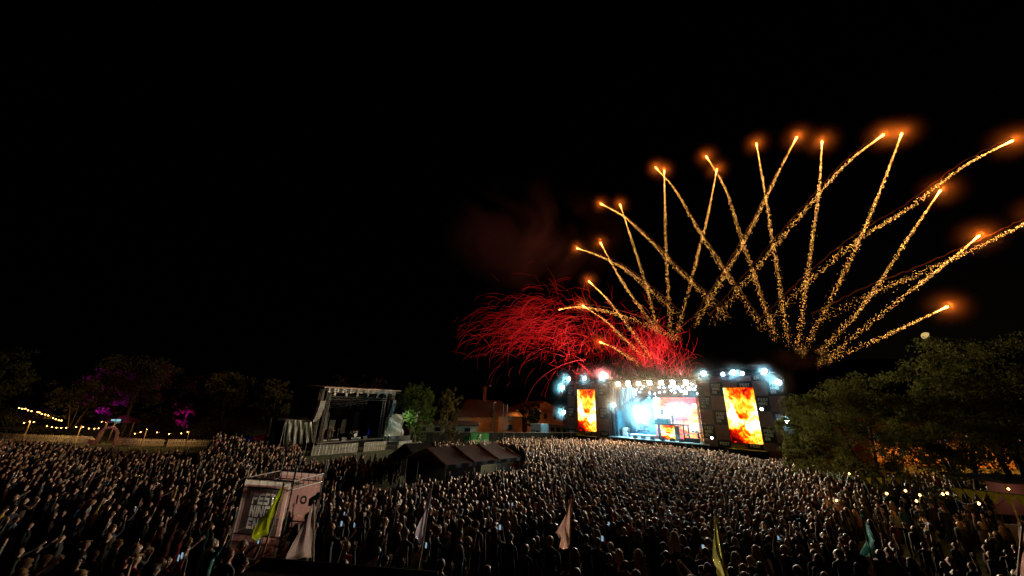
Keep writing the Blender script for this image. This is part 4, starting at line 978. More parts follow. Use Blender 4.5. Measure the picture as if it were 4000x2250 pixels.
for x0, x1, y0, y1, w in ((595, 680, 1062, 1105, .3), (990, 1075, 1040, 1072, .3)):
    a_ = l5(x0, y1, w); t = empty('floor_monitor', LP(a_[0] + .45, w, 1.11), 'black floor monitor on the %s of the empty stage lip' % ('nearer part' if x0 < 700 else 'farther part'), 'floor monitor', 'floor monitors on the empty stage')
    b = MB(); b.prism([(-.3, 0), (.35, 0), (.2, .5), (-.3, .3)], lambda a, bb, c_, u=a_[0] + .45, w=w: LP(u + bb, w - a, 1.11 + c_), -.42, .42); b.build('cabinet', DARK_PLASTIC, t)
    b = MB(); b.prism([(-.3, .302), (.2, .502), (.2, .52), (-.3, .32)], lambda a, bb, c_, u=a_[0] + .45, w=w: LP(u + bb, w - a, 1.11 + c_), -.36, .36); b.build('grille', BLACK_METAL, t)
# blue lit rack corner
bu = l5(1150, 990, 4.5)[0]
t = empty('equipment_rack', LP(bu, 4.6, 1.11), 'equipment rack with blue lights in the corner of the empty stage', 'rack')
b = MB(); b.hexa((bu - .7, 4.5, 1.12), (bu + .5, 5.2, 2.4), LP); b.build('case', DARK_PLASTIC, t)
BLUE = emis('blue_light', (.01, .06, 1), .5, 'NONE')
for k in range(3):
    b = MB(); b.hexa((bu - .6 + .02 * k, 4.47, 1.4 + .32 * k), (bu + .1, 4.49, 1.5 + .32 * k), LP); b.build('indicator', BLUE, t)
b = MB(); b.truss(LP(bu - .3, 4.9, 2.4), LP(bu - .1, 4.9, 5.2), .4, .03, .45); b.build('blue_lit_truss', mat('blue_lit_steel', (.1, .15, .6), .5), t)  # blue light put into the truss colour
light('blue_glow', 'POINT', LP(bu + .2, 4.2, 3.4), 22, (.02, .12, 1), size=.2, parent=t)
a_ = l5(1285, 800, 4.6); b = MB(); b.hexa((a_[0] - .35, 4.6, a_[2] - .3), (a_[0] + .35, 4.68, a_[2] + .35), LP)
tag(b.build('blue_screen', BLUE, origin=LP(a_[0], 4.6, a_[2] - .3)), 'small glowing blue screen in the corner of the empty stage', 'screen')
# speaker arrays
for u, zt, lab in ((-1.9, 6.9, 'black speaker array hanging at the near side of the empty stage'), (12.4, 7.4, 'black speaker array hanging at the far side of the empty stage')):
    t = empty('line_array', LP(u, -1, 4.3), lab, 'speaker array', 'empty stage speaker arrays')
    for k in range(8):
        w = -1.3 + .014 * k * k; b = MB(); b.hexa((u - .42, w, zt - .36 * k - .34), (u + .42, w + .55, zt - .36 * k), LP); b.build('cabinet', DARK_PLASTIC, t)
    b = MB(); b.tube([LP(u, -.9, zt), LP(u, -.9, 8.5)], .03, 4); b.build('chain', STEEL, t)
# side curtains
def curtain(p_bl, p_br, p_tl, p_tr, w, folds, label, m):
    bl, br, tl, tr = [lu(*p, w) for p in (p_bl, p_br, p_tl, p_tr)]
    t = empty('stage_curtain', LP((bl[0] + br[0]) / 2, w, 0), label, 'curtain', 'grey side curtains of the empty stage')
    def f(s_, v_):
        u0 = bl[0] + (tl[0] - bl[0]) * v_; u1 = br[0] + (tr[0] - br[0]) * v_; za = bl[2] + (tl[2] - bl[2]) * v_; zb_ = br[2] + (tr[2] - br[2]) * v_
        amp = folds * (1 - .75 * v_)
        return LP(u0 + (u1 - u0) * s_, w + amp * (.13 * math.sin(s_ * 31 + 1.2 * v_) + .06 * math.sin(s_ * 57 - 2 * v_ + math.sin(4 * v_))) + .25 * (1 - folds) * math.sin(s_ * 3 + v_ * 9 + 2 * s_ * v_), za + (zb_ - za) * s_)
    b = MB(); b.sheet(f, 60, 30); b.build('cloth', m, t, smooth=True)
    b = MB(); b.tube([LP(tl[0], w, tl[2]), LP(tr[0], w, tr[2])], .05, 6)
    for q in (tl, tr): b.tube([LP(q[0], w + .1, 0), LP(q[0], w + .1, q[2] + .1)], .05, 6)
    b.build('frame', STEEL, t)
TARP_S = mat('satin_tarpaulin', (.04, .05, .04), .34, spec=.4, noise=(1.2, .3)); TARP_P = mat('pale_tarpaulin', (.24, .25, .23), .35, spec=.5, noise=(1.2, .2))
curtain((1106, 1740), (1221, 1728), (1117, 1640), (1218, 1643), .3, 1.0, 'hanging silvery side curtain with deep folds at the near side of the empty stage', TARP_S)
curtain((1501, 1704), (1574, 1702), (1527, 1616), (1575, 1621), -.2, .15, 'sagging pale side curtain under the green lit birch', TARP_P)
b = MB(); b.hexa((lu(1062, 1735, 1.2)[0], 1.2, 0), (-1.6, 2.2, 4.5), LP); tag(b.build('side_wing', BLACK_CLOTH, origin=LP(-5, 1.5, 0)), 'black boxy wing behind the silvery side curtain', 'stage wing')
b = MB(); b.sheet(lambda s_, v_: LP(12.6 + 8 * s_, -1.0 + .12 * math.sin(s_ * 20), 1.45 * v_ - .15 * v_ * math.sin(s_ * 3.1)), 40, 4); tag(b.build('black_skirt_cloth', mat('dark_grey_cloth', (.03, .03, .03), .8, noise=(2, .4)), origin=LP(14, -1, 0)), 'dark cloth skirt under the sagging pale side curtain', 'cloth')
# the lamp that lights the birch
P = at(1579, 1612, 62.0); flood(P, at(1606, 1650, 64), 900, (.75, 1, .7), 'bare white lamp on the curtain post shining at the birch', size=.2, spot=130, estr=120, mount=(P.x, P.y, 0))
light('empty_stage_fill', 'POINT', LP(6.5, -6, 5.2), 100, (.8, 1, .85), size=.4, parent=ls)  # added fill without a fixture, brightens the empty stage

# crowd barriers in front: mesh panels in frames
def barrier_run(pa, pb, n, h, label0, closed=True):
    pa, pb = Vector(pa), Vector(pb); d = (pb - pa) / n; dn = d.normalized(); nn = Vector((-dn.y, dn.x, 0))
    for i in range(n):
        p = pa + d * i; L = d.length - .04
        t = empty('crowd_barrier', p, '%s crowd barrier panel from the near end%s' % ((ordn + ['tenth', 'eleventh', 'twelfth'])[i], label0), 'barrier', 'grey crowd barriers before the empty stage')
        fr = MB()
        for z in (.05, h): fr.tube([p + Vector((0, 0, z)), p + dn * L + Vector((0, 0, z))], .03, 5)
        for s_ in (0, .5, 1): fr.tube([p + dn * L * s_ + Vector((0, 0, .0)), p + dn * L * s_ + Vector((0, 0, h))], .03, 5)
        fr.tube([p + Vector((0, 0, h * .52)), p + dn * L + Vector((0, 0, h * .52))], .018, 4)
        fr.tube([p, p + nn * .8], .03, 4); fr.tube([p + nn * .8, p + Vector((0, 0, h))], .025, 4)
        fr.build('frame', STEEL, t)
        for j in range(2):
            for k in range(2):
                b = MB(); q = p + dn * (L * (.03 + .5 * j)) + nn * .01; z0_ = .08 + k * (h * .5 - .02); z1_ = z0_ + h * .5 - .1
                b.add([q + Vector((0, 0, z0_)), q + dn * L * .44 + Vector((0, 0, z0_)), q + dn * L * .44 + Vector((0, 0, z1_)), q + Vector((0, 0, z1_))], [(0, 1, 2, 3)])
                b.build('mesh_panel', mat('perforated_sheet', (.12, .13, .115), .5, .4, noise=(30, .3)), t)
g0 = gz(1216, 1782, 0); g1 = gz(1394, 1767, 0); g2 = gz(1420, 1765, 0); g3 = gz(1506, 1758, 0); g4 = gz(1552, 1758, 0); g5 = gz(1606, 1752, 0)
barrier_run(g0, g1, 7, 1.25, ' of the long row before the empty stage')
barrier_run(g2, g3, 5, 1.25, ' of the short row before the empty stage')
barrier_run(g3 + Vector((.15, .1, 0)), g4, 3, 1.2, ' of the angled row below the pale curtain')
barrier_run(g4 + Vector((.15, .1, 0)), g5, 3, 1.2, ' of the last row by the black fence')

# ------------------------------------------------------------------ mixing tent among the crowd
TENT = mat('tent_vinyl', (.03, .024, .026), .6, spec=.25, noise=(1.5, .4), bump=.2); PIPE = mat('tent_piping', (.75, .72, .65), .5)
ea = gz(1742, 1817, 2.3); eb = gz(2033, 1785, 2.3); td = (eb - ea); tl_ = td.length; td.normalize(); tb = Vector((-td.y, td.x, 0))
t_o = Vector((ea.x, ea.y, 0))
def TP(a, bb, c): return t_o + td * a + tb * bb + Vector((0, 0, c))
tn = empty('mixing_tent', TP(tl_ / 2, 2.4, 0), 'black ridge tent with pale seams standing in the crowd', 'tent')
dp, rz_ = 5.8, 3.3
for k in range(3):
    a0, a1 = tl_ * k / 3, tl_ * (k + 1) / 3
    for side in (0, 1):
        b = MB()
        def f(s_, v_, side=side, a0=a0, a1=a1):
            bb = dp * .5 * v_ if side == 0 else dp - dp * .5 * v_
            return TP(a0 + (a1 - a0) * s_, bb, 2.3 + (rz_ - 2.3) * v_ - .10 * math.sin(math.pi * s_) * math.sin(math.pi * min(1, v_ * 1.1)))
        b.sheet(f, 6, 6); b.build('roof_panel', TENT, tn, smooth=True)
        b = MB(); yy = 0 if side == 0 else dp
        b.sheet(lambda s_, v_: TP(a0 + (a1 - a0) * s_, yy + (-.02 if side == 0 else .02) + .03 * math.sin(s_ * 14), 2.3 - .3 * v_), 10, 1); b.build('valance', TENT, tn)
for k in range(4):
    a0 = tl_ * k / 3; b = MB(); b.tube([TP(a0, -.01, 2.31), TP(a0, dp / 2, rz_ + .02), TP(a0, dp + .01, 2.31)], .055, 5); b.build('roof_seam', PIPE, tn)
    for yy in (0.05, dp - .05):
        b = MB(); b.tube([TP(a0, yy, 0), TP(a0, yy, 2.3)], .05, 6); b.build('pole', STEEL, tn)
for a0 in (0, tl_):
    b = MB(); b.add([TP(a0, 0, 2.3), TP(a0, dp, 2.3), TP(a0, dp / 2, rz_)], [(0, 1, 2)]); b.build('gable', TENT, tn)
b = MB(); b.hexa((-.0, dp - .3, 0), (tl_, dp - .25, 2.25), TP); b.build('back_wall', BLACK_CLOTH, tn)
# second darker tent and small white gabled tent behind
def small_tent(c, w, d, hE, hR, m, label, ang, seam=False):
    t = empty('ridge_tent', c, label, 'tent'); c = Vector(c); ca, sa = math.cos(ang), math.sin(ang)
    def F(a, bb, z): return c + Vector((a * ca - bb * sa, a * sa + bb * ca, z))
    for s_ in (-1, 1):
        b = MB(); b.sheet(lambda u, v: F(-w / 2 + w * u, s_ * d / 2 * (1 - v), hE + (hR - hE) * v - .06 * math.sin(math.pi * u) * math.sin(math.pi * v)), 5, 4); b.build('roof_panel', m, t, smooth=True)
    for s_ in (-1, 1):
        b = MB(); b.add([F(s_ * w / 2, -d / 2, hE), F(s_ * w / 2, d / 2, hE), F(s_ * w / 2, 0, hR)], [(0, 1, 2)]); b.build('gable', m, t)
        b = MB(); b.tube([F(s_ * w / 2, -d / 2, hE), F(s_ * w / 2, 0, hR), F(s_ * w / 2, d / 2, hE)], .04, 5); b.build('edge', PIPE if seam else BLACK_METAL, t)
        for q in (-1, 1):
            b = MB(); b.tube([F(s_ * w / 2, q * d / 2, 0), F(s_ * w / 2, q * d / 2, hE)], .05, 5); b.build('pole', STEEL, t)
    b = MB(); b.hexa((-w / 2 + .1, d / 2 - .1, 0), (w / 2 - .1, d / 2 - .05, hE), F); b.build('back_wall', BLACK_CLOTH, t)
TANG = math.atan2(td.y, td.x)
small_tent(gz(1632, 1775, 2.2) * Vector((1, 1, 0)) if False else (gz(1632, 1775, 2.2).x, gz(1632, 1775, 2.2).y, 0), 3.0, 5.0, 2.0, 3.2, BLACK_CLOTH, 'unlit black tent joined to the mixing tent', TANG)
small_tent(TP(2.6, 9.2, 0), 3.0, 3.0, 2.0, 3.1, TENT, 'small tent with pale gable edge behind the mixing tent', TANG + .5, True)
# low fence sheeting round the tent
fa = TP(-1.5, -1.1, 0); fb = TP(tl_ + 1.6, -.9, 0)
t = empty('sheeted_fence', fa, 'low fence hung with black sheeting in front of the mixing tent', 'fence'); n = 7
for k in range(n):
    p, q = fa.lerp(fb, k / n), fa.lerp(fb, (k + 1) / n); h = gh(p.x, p.y)
    b = MB(); b.sheet(lambda u, v: p.lerp(q, u) + tb * (.06 * math.sin(u * 13 + k) * (1 - v)) + Vector((0, 0, h + 1.35 * v - .12 * v * math.sin(math.pi * u) * (k % 3))), 12, 4); b.build('sheet', mat('black_sheeting', (.02, .02, .021), .6, noise=(2, .4)), t, smooth=True)
    b = MB(); b.tube([p + Vector((0, 0, h)), p + Vector((0, 0, h + 1.42)), q + Vector((0, 0, h + 1.42))], .03, 5); b.build('rail', STEEL, t)
# work table with an orange lit top, seen in the dark by the tents
P = gz(1657, 1803, 1.0); P.z = 0
t = empty('table', P, 'dark table with faintly orange lit top beside the black tents', 'table')
b = MB(); b.hexa((-1.1, -.5, .95), (1.1, .5, 1.0), lambda a, bb, c: P + Vector((a, bb, c))); b.build('tabletop', mat('table_top', (.4, .25, .12), .5), t)
for sx in (-1, 1):
    for sy in (-1, 1):
        b = MB(); b.tube([P + Vector((sx, sy * .4, 0)), P + Vector((sx, sy * .4, .95))], .03, 5); b.build('leg', STEEL, t)
t2 = empty('table_lamp', P + Vector((-.5, 0, 1.35)), 'small dim orange lamp above the dark table', 'lamp')
b = MB(); b.lathe(P + Vector((-.5, 0, 1.45)), [(.02, .06), (.1, 0), (.1, -.01)], 8); b.build('shade', BLACK_METAL, t2)
b = MB(); b.tube([P + Vector((-.5, .3, 1.0)), P + Vector((-.5, .3, 1.5)), P + Vector((-.5, 0, 1.5))], .015, 4); b.build('arm', BLACK_METAL, t2)
light('lamp_light', 'POINT', P + Vector((-.5, 0, 1.4)), 6, (1, .5, .2), size=.04, parent=t2)
# streamer that landed on the tent
b = MB(); b.tube([TP(tl_ * .62, 1.5, 3.32), TP(tl_ * .66, 1.95, 3.65), TP(tl_ * .74, 1.9, 3.62), TP(tl_ * .8, 1.5, 3.4), TP(tl_ * .83, 1.1, 3.12), TP(tl_ * .82, .9, 3.0), TP(tl_ * .86, 1.0, 3.1), TP(tl_ * .84, .8, 2.93)], .035, 5)
tag(b.build('paper_streamer', mat('white_paper', (.75, .75, .72), .6), origin=TP(tl_ * .8, 1, 3)), 'white paper streamer lying curled on the mixing tent roof', 'streamer')

# ------------------------------------------------------------------ black site fence, exit banner, containers, houses
fl = gz(1600, 1737, 0); fl.z = 0; fr_ = Vector((16.0, 83.0, 0))
NF = 16
for i in range(NF):
    p, q = fl.lerp(fr_, i / NF), fl.lerp(fr_, (i + 1) / NF)
    t = empty('site_fence', p, '%s black clad fence panel counted from the empty stage toward the big stage' % (ordn + 'tenth eleventh twelfth thirteenth fourteenth fifteenth sixteenth'.split())[i], 'fence', 'black site fence panels')
    b = MB(); b.sheet(lambda u, v: p.lerp(q, u * .985) + Vector((.05 * math.sin(u * 9 + i), -.06, 2.05 * v)), 5, 2); b.build('cladding', mat('dark_mesh_cladding', (.008, .01, .009), .9, spec=.1, noise=(1, .4)), t)
    b = MB(); b.tube([p, p + Vector((0, 0, 2.1)), q + Vector((0, 0, 2.1))], .03, 5); b.build('frame', STEEL, t)
GREEN = mat('green_banner', (.0, .16, .035), .6, noise=(2, .2)); WPRINT = mat('banner_white', (.75, .75, .72), .7)
bl, br = at(1837, 1733, 69.4), at(1909, 1732, 70.6); hh_ = 1.95
bd = (br - bl); bd.z = 0; bw = bd.length; bd.normalize(); bnv = Vector((bd.y, -bd.x, 0))
def BP(a, bb, c): return Vector((bl.x, bl.y, .25)) + bd * a + bnv * bb + Vector((0, 0, c))
t = empty('exit_banner', BP(bw / 2, 0, -.25), 'green emergency exit banner with white running figure on the black fence', 'banner')
b = MB(); b.sheet(lambda u, v: BP(bw * u, .03 * math.sin(u * 11) * math.sin(3 * v), hh_ * v), 14, 5); b.build('cloth', GREEN, t, smooth=True)
m_ = text_mesh('EMERGENCY EXIT', .42, WPRINT); o = add_obj('lettering', m_, t)
o.matrix_local = Matrix.Translation(BP(bw / 2, .06, .5) - ORG[t.name]) @ Matrix.Rotation(math.atan2(bd.y, bd.x), 4, 'Z') @ Matrix.Rotation(R(90), 4, 'X')
b = MB(); cx_ = bw / 2
def stroke(p, q, w=.06): b.tube([BP(cx_ + p[0], .06, p[1]), BP(cx_ + q[0], .06, q[1])], w, 4)
b.lathe(BP(cx_ + .08, .06, 1.72), [(.02, -.08), (.08, 0), (.02, .08)], 8)
for p_, q_ in (((.02, 1.6), (-.06, 1.3)), ((-.06, 1.3), (.16, 1.15)), ((.16, 1.15), (.1, .98)), ((-.06, 1.3), (-.2, 1.1)), ((-.2, 1.1), (-.36, 1.08)), ((.02, 1.58), (.2, 1.42)), ((.02, 1.58), (-.16, 1.45))): stroke(p_, q_)
b.build('running_figure', WPRINT, t)
for x, lab in ((1823, 'green and white exit panel standing beside the exit banner'),):
    P = at(x, 1733, 68.5); P.z = 0; t = empty('exit_sign', P, lab, 'sign'); b = MB(); b.hexa((-.45, -.05, 0), (.45, .05, 1.0), lambda a, bb, c: P + Vector((a, bb, c))); b.build('lower_board', mat('pale_board', (.4, .42, .4), .7), t)
    b = MB(); b.hexa((-.45, -.05, 1.01), (.45, .05, 1.7), lambda a, bb, c: P + Vector((a, bb, c))); b.build('upper_board', GREEN, t)
# container cabin marked PSS
ca_ = at(2073, 1690, 84); cb_ = at(2113, 1690, 84.5); cc_ = at(2143, 1690, 86.5)
def CF(a, bb, c): return Vector((ca_.x, ca_.y, 0)) + (Vector((cb_.x - ca_.x, cb_.y - ca_.y, 0)) * a) + Vector((cc_.x - cb_.x, cc_.y - cb_.y, 0)) * bb + Vector((0, 0, c))
ch_ = at(2073, 1657, 84).z
t = empty('site_cabin', CF(.5, .5, 0), 'white site cabin lettered PSS with a dark door behind the fence', 'cabin')
b = MB(); b.hexa((0, 0, .15), (1, 1, ch_), CF); b.build('body', mat('white_cabin', (.16, .16, .155), .5, noise=(1, .2)), t)
b = MB(); b.hexa((-.03, -.03, ch_ + .004), (1.03, 1.03, ch_ + .14), CF); b.build('roof', mat('cabin_roof', (.4, .3, .22), .6), t)
b = MB(); b.hexa((.55, -.02, .2), (.85, -.005, 2.2), CF); b.build('door', BLACK_METAL, t)
b = MB(); b.hexa((.1, -.02, 1.2), (.45, -.005, 1.9), CF); b.build('window', mat('dark_glass', (.02, .02, .025), .1), t)
for k in range(7):
    b = MB(); b.hexa((1.004, .08 + .13 * k, .2), (1.02, .13 + .13 * k, ch_ - .1), CF); b.build('rib', mat('white_cabin'), t)
m_ = text_mesh('PSS', .6, mat('dark_print', (.03, .03, .04), .6)); o = add_obj('lettering', m_, t)
o.matrix_local = Matrix.Translation(CF(.27, -.03, 2.05) - ORG[t.name]) @ Matrix.Rotation(math.atan2(cb_.y - ca_.y, cb_.x - ca_.x), 4, 'Z') @ Matrix.Rotation(R(90), 4, 'X')
# trailer behind
P = at(2180, 1690, 90); P.z = 0
t = empty('trailer', P, 'long dim trailer with dark windows between the cabin and the big stage', 'trailer')
def TF(a, bb, c): return P + S_E * a + S_N * bb + Vector((0, 0, c))
b = MB(); b.hexa((-3.0, 0, .5), (3.6, 2.4, 3.3), TF); b.build('body', mat('dim_trailer', (.3, .28, .27), .5, noise=(1, .2)), t)
for x in (-2.2, -.4, 1.4):
    b = MB(); b.hexa((x, -.03, 1.7), (x + 1.1, -.004, 2.6), TF); b.build('window', mat('dark_glass'), t)
for x in (-1.5, 1.8):
    b = MB(); b.lathe(TF(x, .1, .42), [(.05, 0), (.4, .02), (.42, .2), (.05, .25)], 12, axis=-S_N); b.build('wheel', DARK_PLASTIC, t)
# houses
ROOF = mat('dark_tile_roof', (.09, .05, .04), .8, noise=(3, .4), bump=.4); PLASTER = mat('ochre_plaster', (.45, .3, .18), .85, noise=(1.2, .2)); GLASSD = mat('dark_glass')
def house(c, w, d, hw, hr, ang, label, hip=0.0, wins=(), chimney=False):
    c = Vector(c); t = empty('house', c, label, 'house'); ca, sa = math.cos(ang), math.sin(ang)
    def F(a, bb, z): return c + Vector((a * ca - bb * sa, a * sa + bb * ca, z))
    b = MB(); b.hexa((-w / 2, -d / 2, 0), (w / 2, d / 2, hw), F); b.build('wall', PLASTER, t)
    rx = w / 2 - hip
    b = MB(); o = .35
    b.add([F(-w / 2 - o, -d / 2 - o, hw + .003), F(w / 2 + o, -d / 2 - o, hw + .003), F(w / 2 + o, d / 2 + o, hw + .003), F(-w / 2 - o, d / 2 + o, hw + .003), F(-rx, 0, hr), F(rx, 0, hr)],
          [(0, 1, 5, 4), (2, 3, 4, 5), (0, 4, 3), (1, 2, 5), (3, 2, 1, 0)] if hip else [(0, 1, 5, 4), (2, 3, 4, 5), (3, 2, 1, 0)])
    r_ = b.build('roof', ROOF, t)
    if not hip:
        for s_ in (-1, 1):
            b = MB(); b.add([F(s_ * w / 2, -d / 2, hw), F(s_ * w / 2, d / 2, hw), F(s_ * w / 2, 0, hr - .2)], [(0, 1, 2)]); b.build('gable', PLASTER, t)
    if chimney:
        b = MB(); b.hexa((-.5, -.5, hr - 1), (.5, .5, hr + 3.4), F); b.hexa((-.65, -.65, hr + 3.41), (.65, .65, hr + 3.8), F); b.build('chimney', mat('brick_brown', (.3, .15, .08), .85, noise=(5, .3)), r_)
    for a, z, side, ww, wh in wins:
        yy = -d / 2 if side == 0 else None
        f_ = MB(); g_ = MB()
        if side == 0:
            f_.hexa((a - ww / 2 - .1, -d / 2 - .05, z - .1), (a + ww / 2 + .1, -d / 2 - .005, z + wh + .1), F); g_.hexa((a - ww / 2, -d / 2 - .07, z), (a + ww / 2, -d / 2 - .055, z + wh), F)
        else:
            f_.hexa((w / 2 + .005, a - ww / 2 - .1, z - .1), (w / 2 + .05, a + ww / 2 + .1, z + wh + .1), F); g_.hexa((w / 2 + .055, a - ww / 2, z), (w / 2 + .07, a + ww / 2, z + wh), F)
        wf = f_.build('window', mat('window_frame', (.4, .36, .3), .6), t); g_.build('pane', GLASSD, wf)
    return t
c = at(1885, 1660, 108); h1 = at(1885, 1562, 108).z; house((c.x, 108, 0), 20, 14, 4.2, h1, R(25), 'big house with steep hipped roof and one chimney lit orange', 5, [(4, 1.2, 0, 1.4, 1.6), (7, 1.2, 0, 1.4, 1.6), (-5, 1.2, 0, 1.4, 1.6), (-1, 1.2, 1, 1.4, 1.6)], True)
c = at(1975, 1660, 104); house((c.x, 102, 0), 7, 6, 4.6, 6.4, R(25), 'low orange lit annex between the big house and two poles', 0, [(0, 1.2, 0, 1.2, 1.4)])
c = at(2085, 1660, 112); h2 = at(2070, 1566, 112).z; house((c.x, 112, 0), 16, 11, 6.6, h2, R(-70), 'orange gabled house behind the dark round tree', 0, [(a_, z_, 1, 1.0, 1.4) for a_ in (-3, 0, 3) for z_ in (1.4, 4.2)] + [(a_, z_, 0, 1.0, 1.4) for a_ in (-5, -2, 1, 4) for z_ in (1.4, 4.2)])
c = at(2270, 1660, 118); house((c.x + 2, 122, 0), 14, 10, 6, 9.4, R(-60), 'dim house half hidden behind the smaller scrim wall', 0, [(a_, 3.6, 0, 1.0, 1.4) for a_ in (-4, 0, 4)])
c = at(1735, 1690, 92); house((c.x, 92, 0), 16, 4, 2.5, 3.4, R(8), 'long low shed below the dim birch', 0, [(a_, 1.0, 0, 1.4, .9) for a_ in (-5, -1.5, 2, 5.5)])
SODIUM = (1, .36, .06)
def street_lamp(P, h, power, label, d=(0, -1, 0), estr=8):
    P = Vector(P); d = Vector(d); t = empty('street_lamp', P, label, 'street lamp', 'sodium street lamps')
    b = MB(); b.tube([P, P + Vector((0, 0, h)), P + Vector((0, 0, h + .3)) + d * .5, P + Vector((0, 0, h + .35)) + d * 1.0], [.09, .06, .05, .05], 6); b.build('pole', STEEL, t)
    b = MB(); b.hexa((-.16, -.3, 0), (.16, .3, .12), lambda a, bb, c: P + d * 1.1 + Vector((a, bb, h + .3 + c))); b.build('head', STEEL, t)
    b = MB(); b.hexa((-.12, -.25, -.03), (.12, .25, -.004), lambda a, bb, c: P + d * 1.1 + Vector((a, bb, h + .3 + c))); b.build('lens', emis('sodium_lens', SODIUM, estr, 'NONE'), t)
    light('lamp_light', 'SPOT', P + d * 1.1 + Vector((0, 0, h + .2)), power, SODIUM, P + d * 1.1 + Vector((0, 0, 0)), .1, 165, .4, t)
P = at(1924, 1690, 92); P.z = 0; street_lamp(P, at(1924, 1571, 92).z - .3, 450, 'tall street lamp in front of the big house', (.3, .95, 0))
P = at(2020, 1690, 99); P.z = 0; street_lamp(P, 6, 420, 'street lamp between the annex and the dark round tree', (0, 1, 0))
P = at(2120, 1690, 96); P.z = 0; street_lamp(P, 6, 250, 'street lamp by the white site cabin', (-.5, .8, 0))
for x in (1963, 1979):
    P = at(x, 1690, 96); P.z = 0; t = empty('flag_mast', P, 'bare mast in front of the annex, %s of two' % ('nearer the big house' if x < 1970 else 'nearer the gabled house'), 'mast', 'bare masts')
    b = MB(); b.tube([P, P + Vector((0, 0, at(x, 1580, 96).z))], [.1, .06], 6); b.build('pole', STEEL, t)
    b = MB(); b.lathe(P + Vector((0, 0, at(x, 1580, 96).z)), [(.02, 0), (.1, .06), (.1, .14), (.02, .2)], 8); b.build('finial', STEEL, t)
# parked cars behind the fence
def car(P, ang, col, label):
    P = Vector(P); t = empty('parked_car', P, label, 'car', 'cars behind the fence'); ca, sa = math.cos(ang), math.sin(ang)
    def F(a, bb, z): return P + Vector((a * ca - bb * sa, a * sa + bb * ca, z))
    m = mat('car_%g' % col[0], col, .25, spec=.7)
    b = MB(); b.prism([(-2.1, .35), (2.1, .35), (2.15, .7), (1.9, .85), (1.0, .95), (.5, 1.42), (-1.1, 1.45), (-1.8, .98), (-2.1, .9)], F, -.82, .82); b.build('body', m, t)
    b = MB(); b.prism([(.92, .97), (.46, 1.36), (-1.05, 1.39), (-1.6, .99)], F, -.83, .83); b.build('glazing', GLASSD, t)
    for x in (-1.3, 1.35):
        for s_ in (-1, 1):
            b = MB(); b.lathe(F(x, s_ * .78, .33), [(.05, -.1), (.33, -.1), (.33, .1), (.05, .1)], 14, axis=F(0, 1, 0) - F(0, 0, 0)); wh = b.build('wheel', DARK_PLASTIC, t)
            b = MB(); b.lathe(F(x, s_ * .79, .33), [(.03, -.11), (.2, -.11), (.2, .11), (.03, .11)], 10, axis=F(0, 1, 0) - F(0, 0, 0)); b.build('rim', STEEL, wh)
for x, Y, cl, lab in ((1705, 80, (.02, .02, .03), 'dark car parked below the dim birch'), (1775, 82, (.06, .02, .02), 'dark red car parked before the long shed'), (1955, 84, (.3, .28, .26), 'pale car parked behind the fence by the masts'), (2025, 86, (.35, .33, .3), 'pale car parked behind the fence next to the cabin')):
    P = at(x, 1690, Y); P.z = 0; car(P, R(10), cl, lab)
# ------------------------------------------------------------------ picket fence, gate pavilion, festoons
WHITEWOOD = mat('weathered_white_wood', (.5, .46, .4), .75, noise=(5, .3)); BULB = emis('festoon_bulb', (1, .48, .1), 18, 'NONE'); OAK = mat('pale_timber', (.55, .42, .26), .7, noise=(4, .3))
sl = MB(); sl.prism([(-.05, 0), (.05, 0), (.05, .9), (0, .98), (-.05, .9)], lambda a, bb, c: Vector((a, bb, c)), -.012, .012)
SLAT = sl.mesh('slat', WHITEWOOD)
def picket(pa, pb, label, pitch=.2, h=1.0, name='picket_fence'):
    pa, pb = Vector(pa), Vector(pb); pa.z = pb.z = 0; d = pb - pa; L = d.length; d.normalize()
    t = empty(name, pa, label, 'fence', 'white picket fences'); ang = math.atan2(d.y, d.x); n = int(L / pitch)
    nn = Vector((-d.y, d.x, 0))
    for z in (.25, .75):
        b = MB(); b.hexa((0, .015, z * h - .04), (L, .05, z * h + .04), lambda a, bb, c: pa + d * a + nn * bb + Vector((0, 0, c + gh(*(pa + d * a).xy)))); b.build('rail', WHITEWOOD, t)
    rg = random.Random(n)
    for i in range(min(n, 300)):
        p = pa + d * (i + .5) * pitch; o = bpy.data.objects.new('slat', SLAT); COL.objects.link(o); o.parent = t
        o.location = p - pa + Vector((0, 0, gh(p.x, p.y) + rg.uniform(.02, .05))); o.rotation_euler = (rg.uniform(-.03, .03), rg.uniform(-.04, .04), ang); o.scale = (1, 1, h * rg.uniform(.96, 1.04))
    return t
picket(gz(-60, 1716, 0), gz(355, 1737, 0), 'long white picket fence between the terrace and the gate pavilion')
picket(gz(445, 1737, 0), gz(640, 1745, 0), 'white picket fence beside the gate pavilion lit by bulbs')
picket(gz(648, 1745, 0), gz(835, 1749, 0), 'picket fence glowing orange red at the far bank')
picket(at(30, 1637, 68), at(125, 1642, 68), 'short raised picket fence on the terrace under the picture edge tree')
for o in [o for o in bpy.data.objects if o.get('label', '').startswith('short raised')]: o.location.z += at(30, 1640, 68).z - .2
# terrace bank that carries the short fence
b = MB(); tz = at(30, 1650, 68).z
xr_ = at(215, 1690, 64).x; xm_ = at(128, 1650, 66).x
b.prism([(xm_ - 40, 0), (xr_, 0), (xr_ - 3, tz * .35), (xm_ + 1, tz * .75), (xm_ - 2, tz - .2), (xm_ - 40, tz - .2)], lambda a, bb, c: Vector((a, bb, c)), 62, 76)
tag(b.build('terrace', mat('terrace_earth', (.06, .05, .03), .95, noise=(.6, .5))), kind='structure')
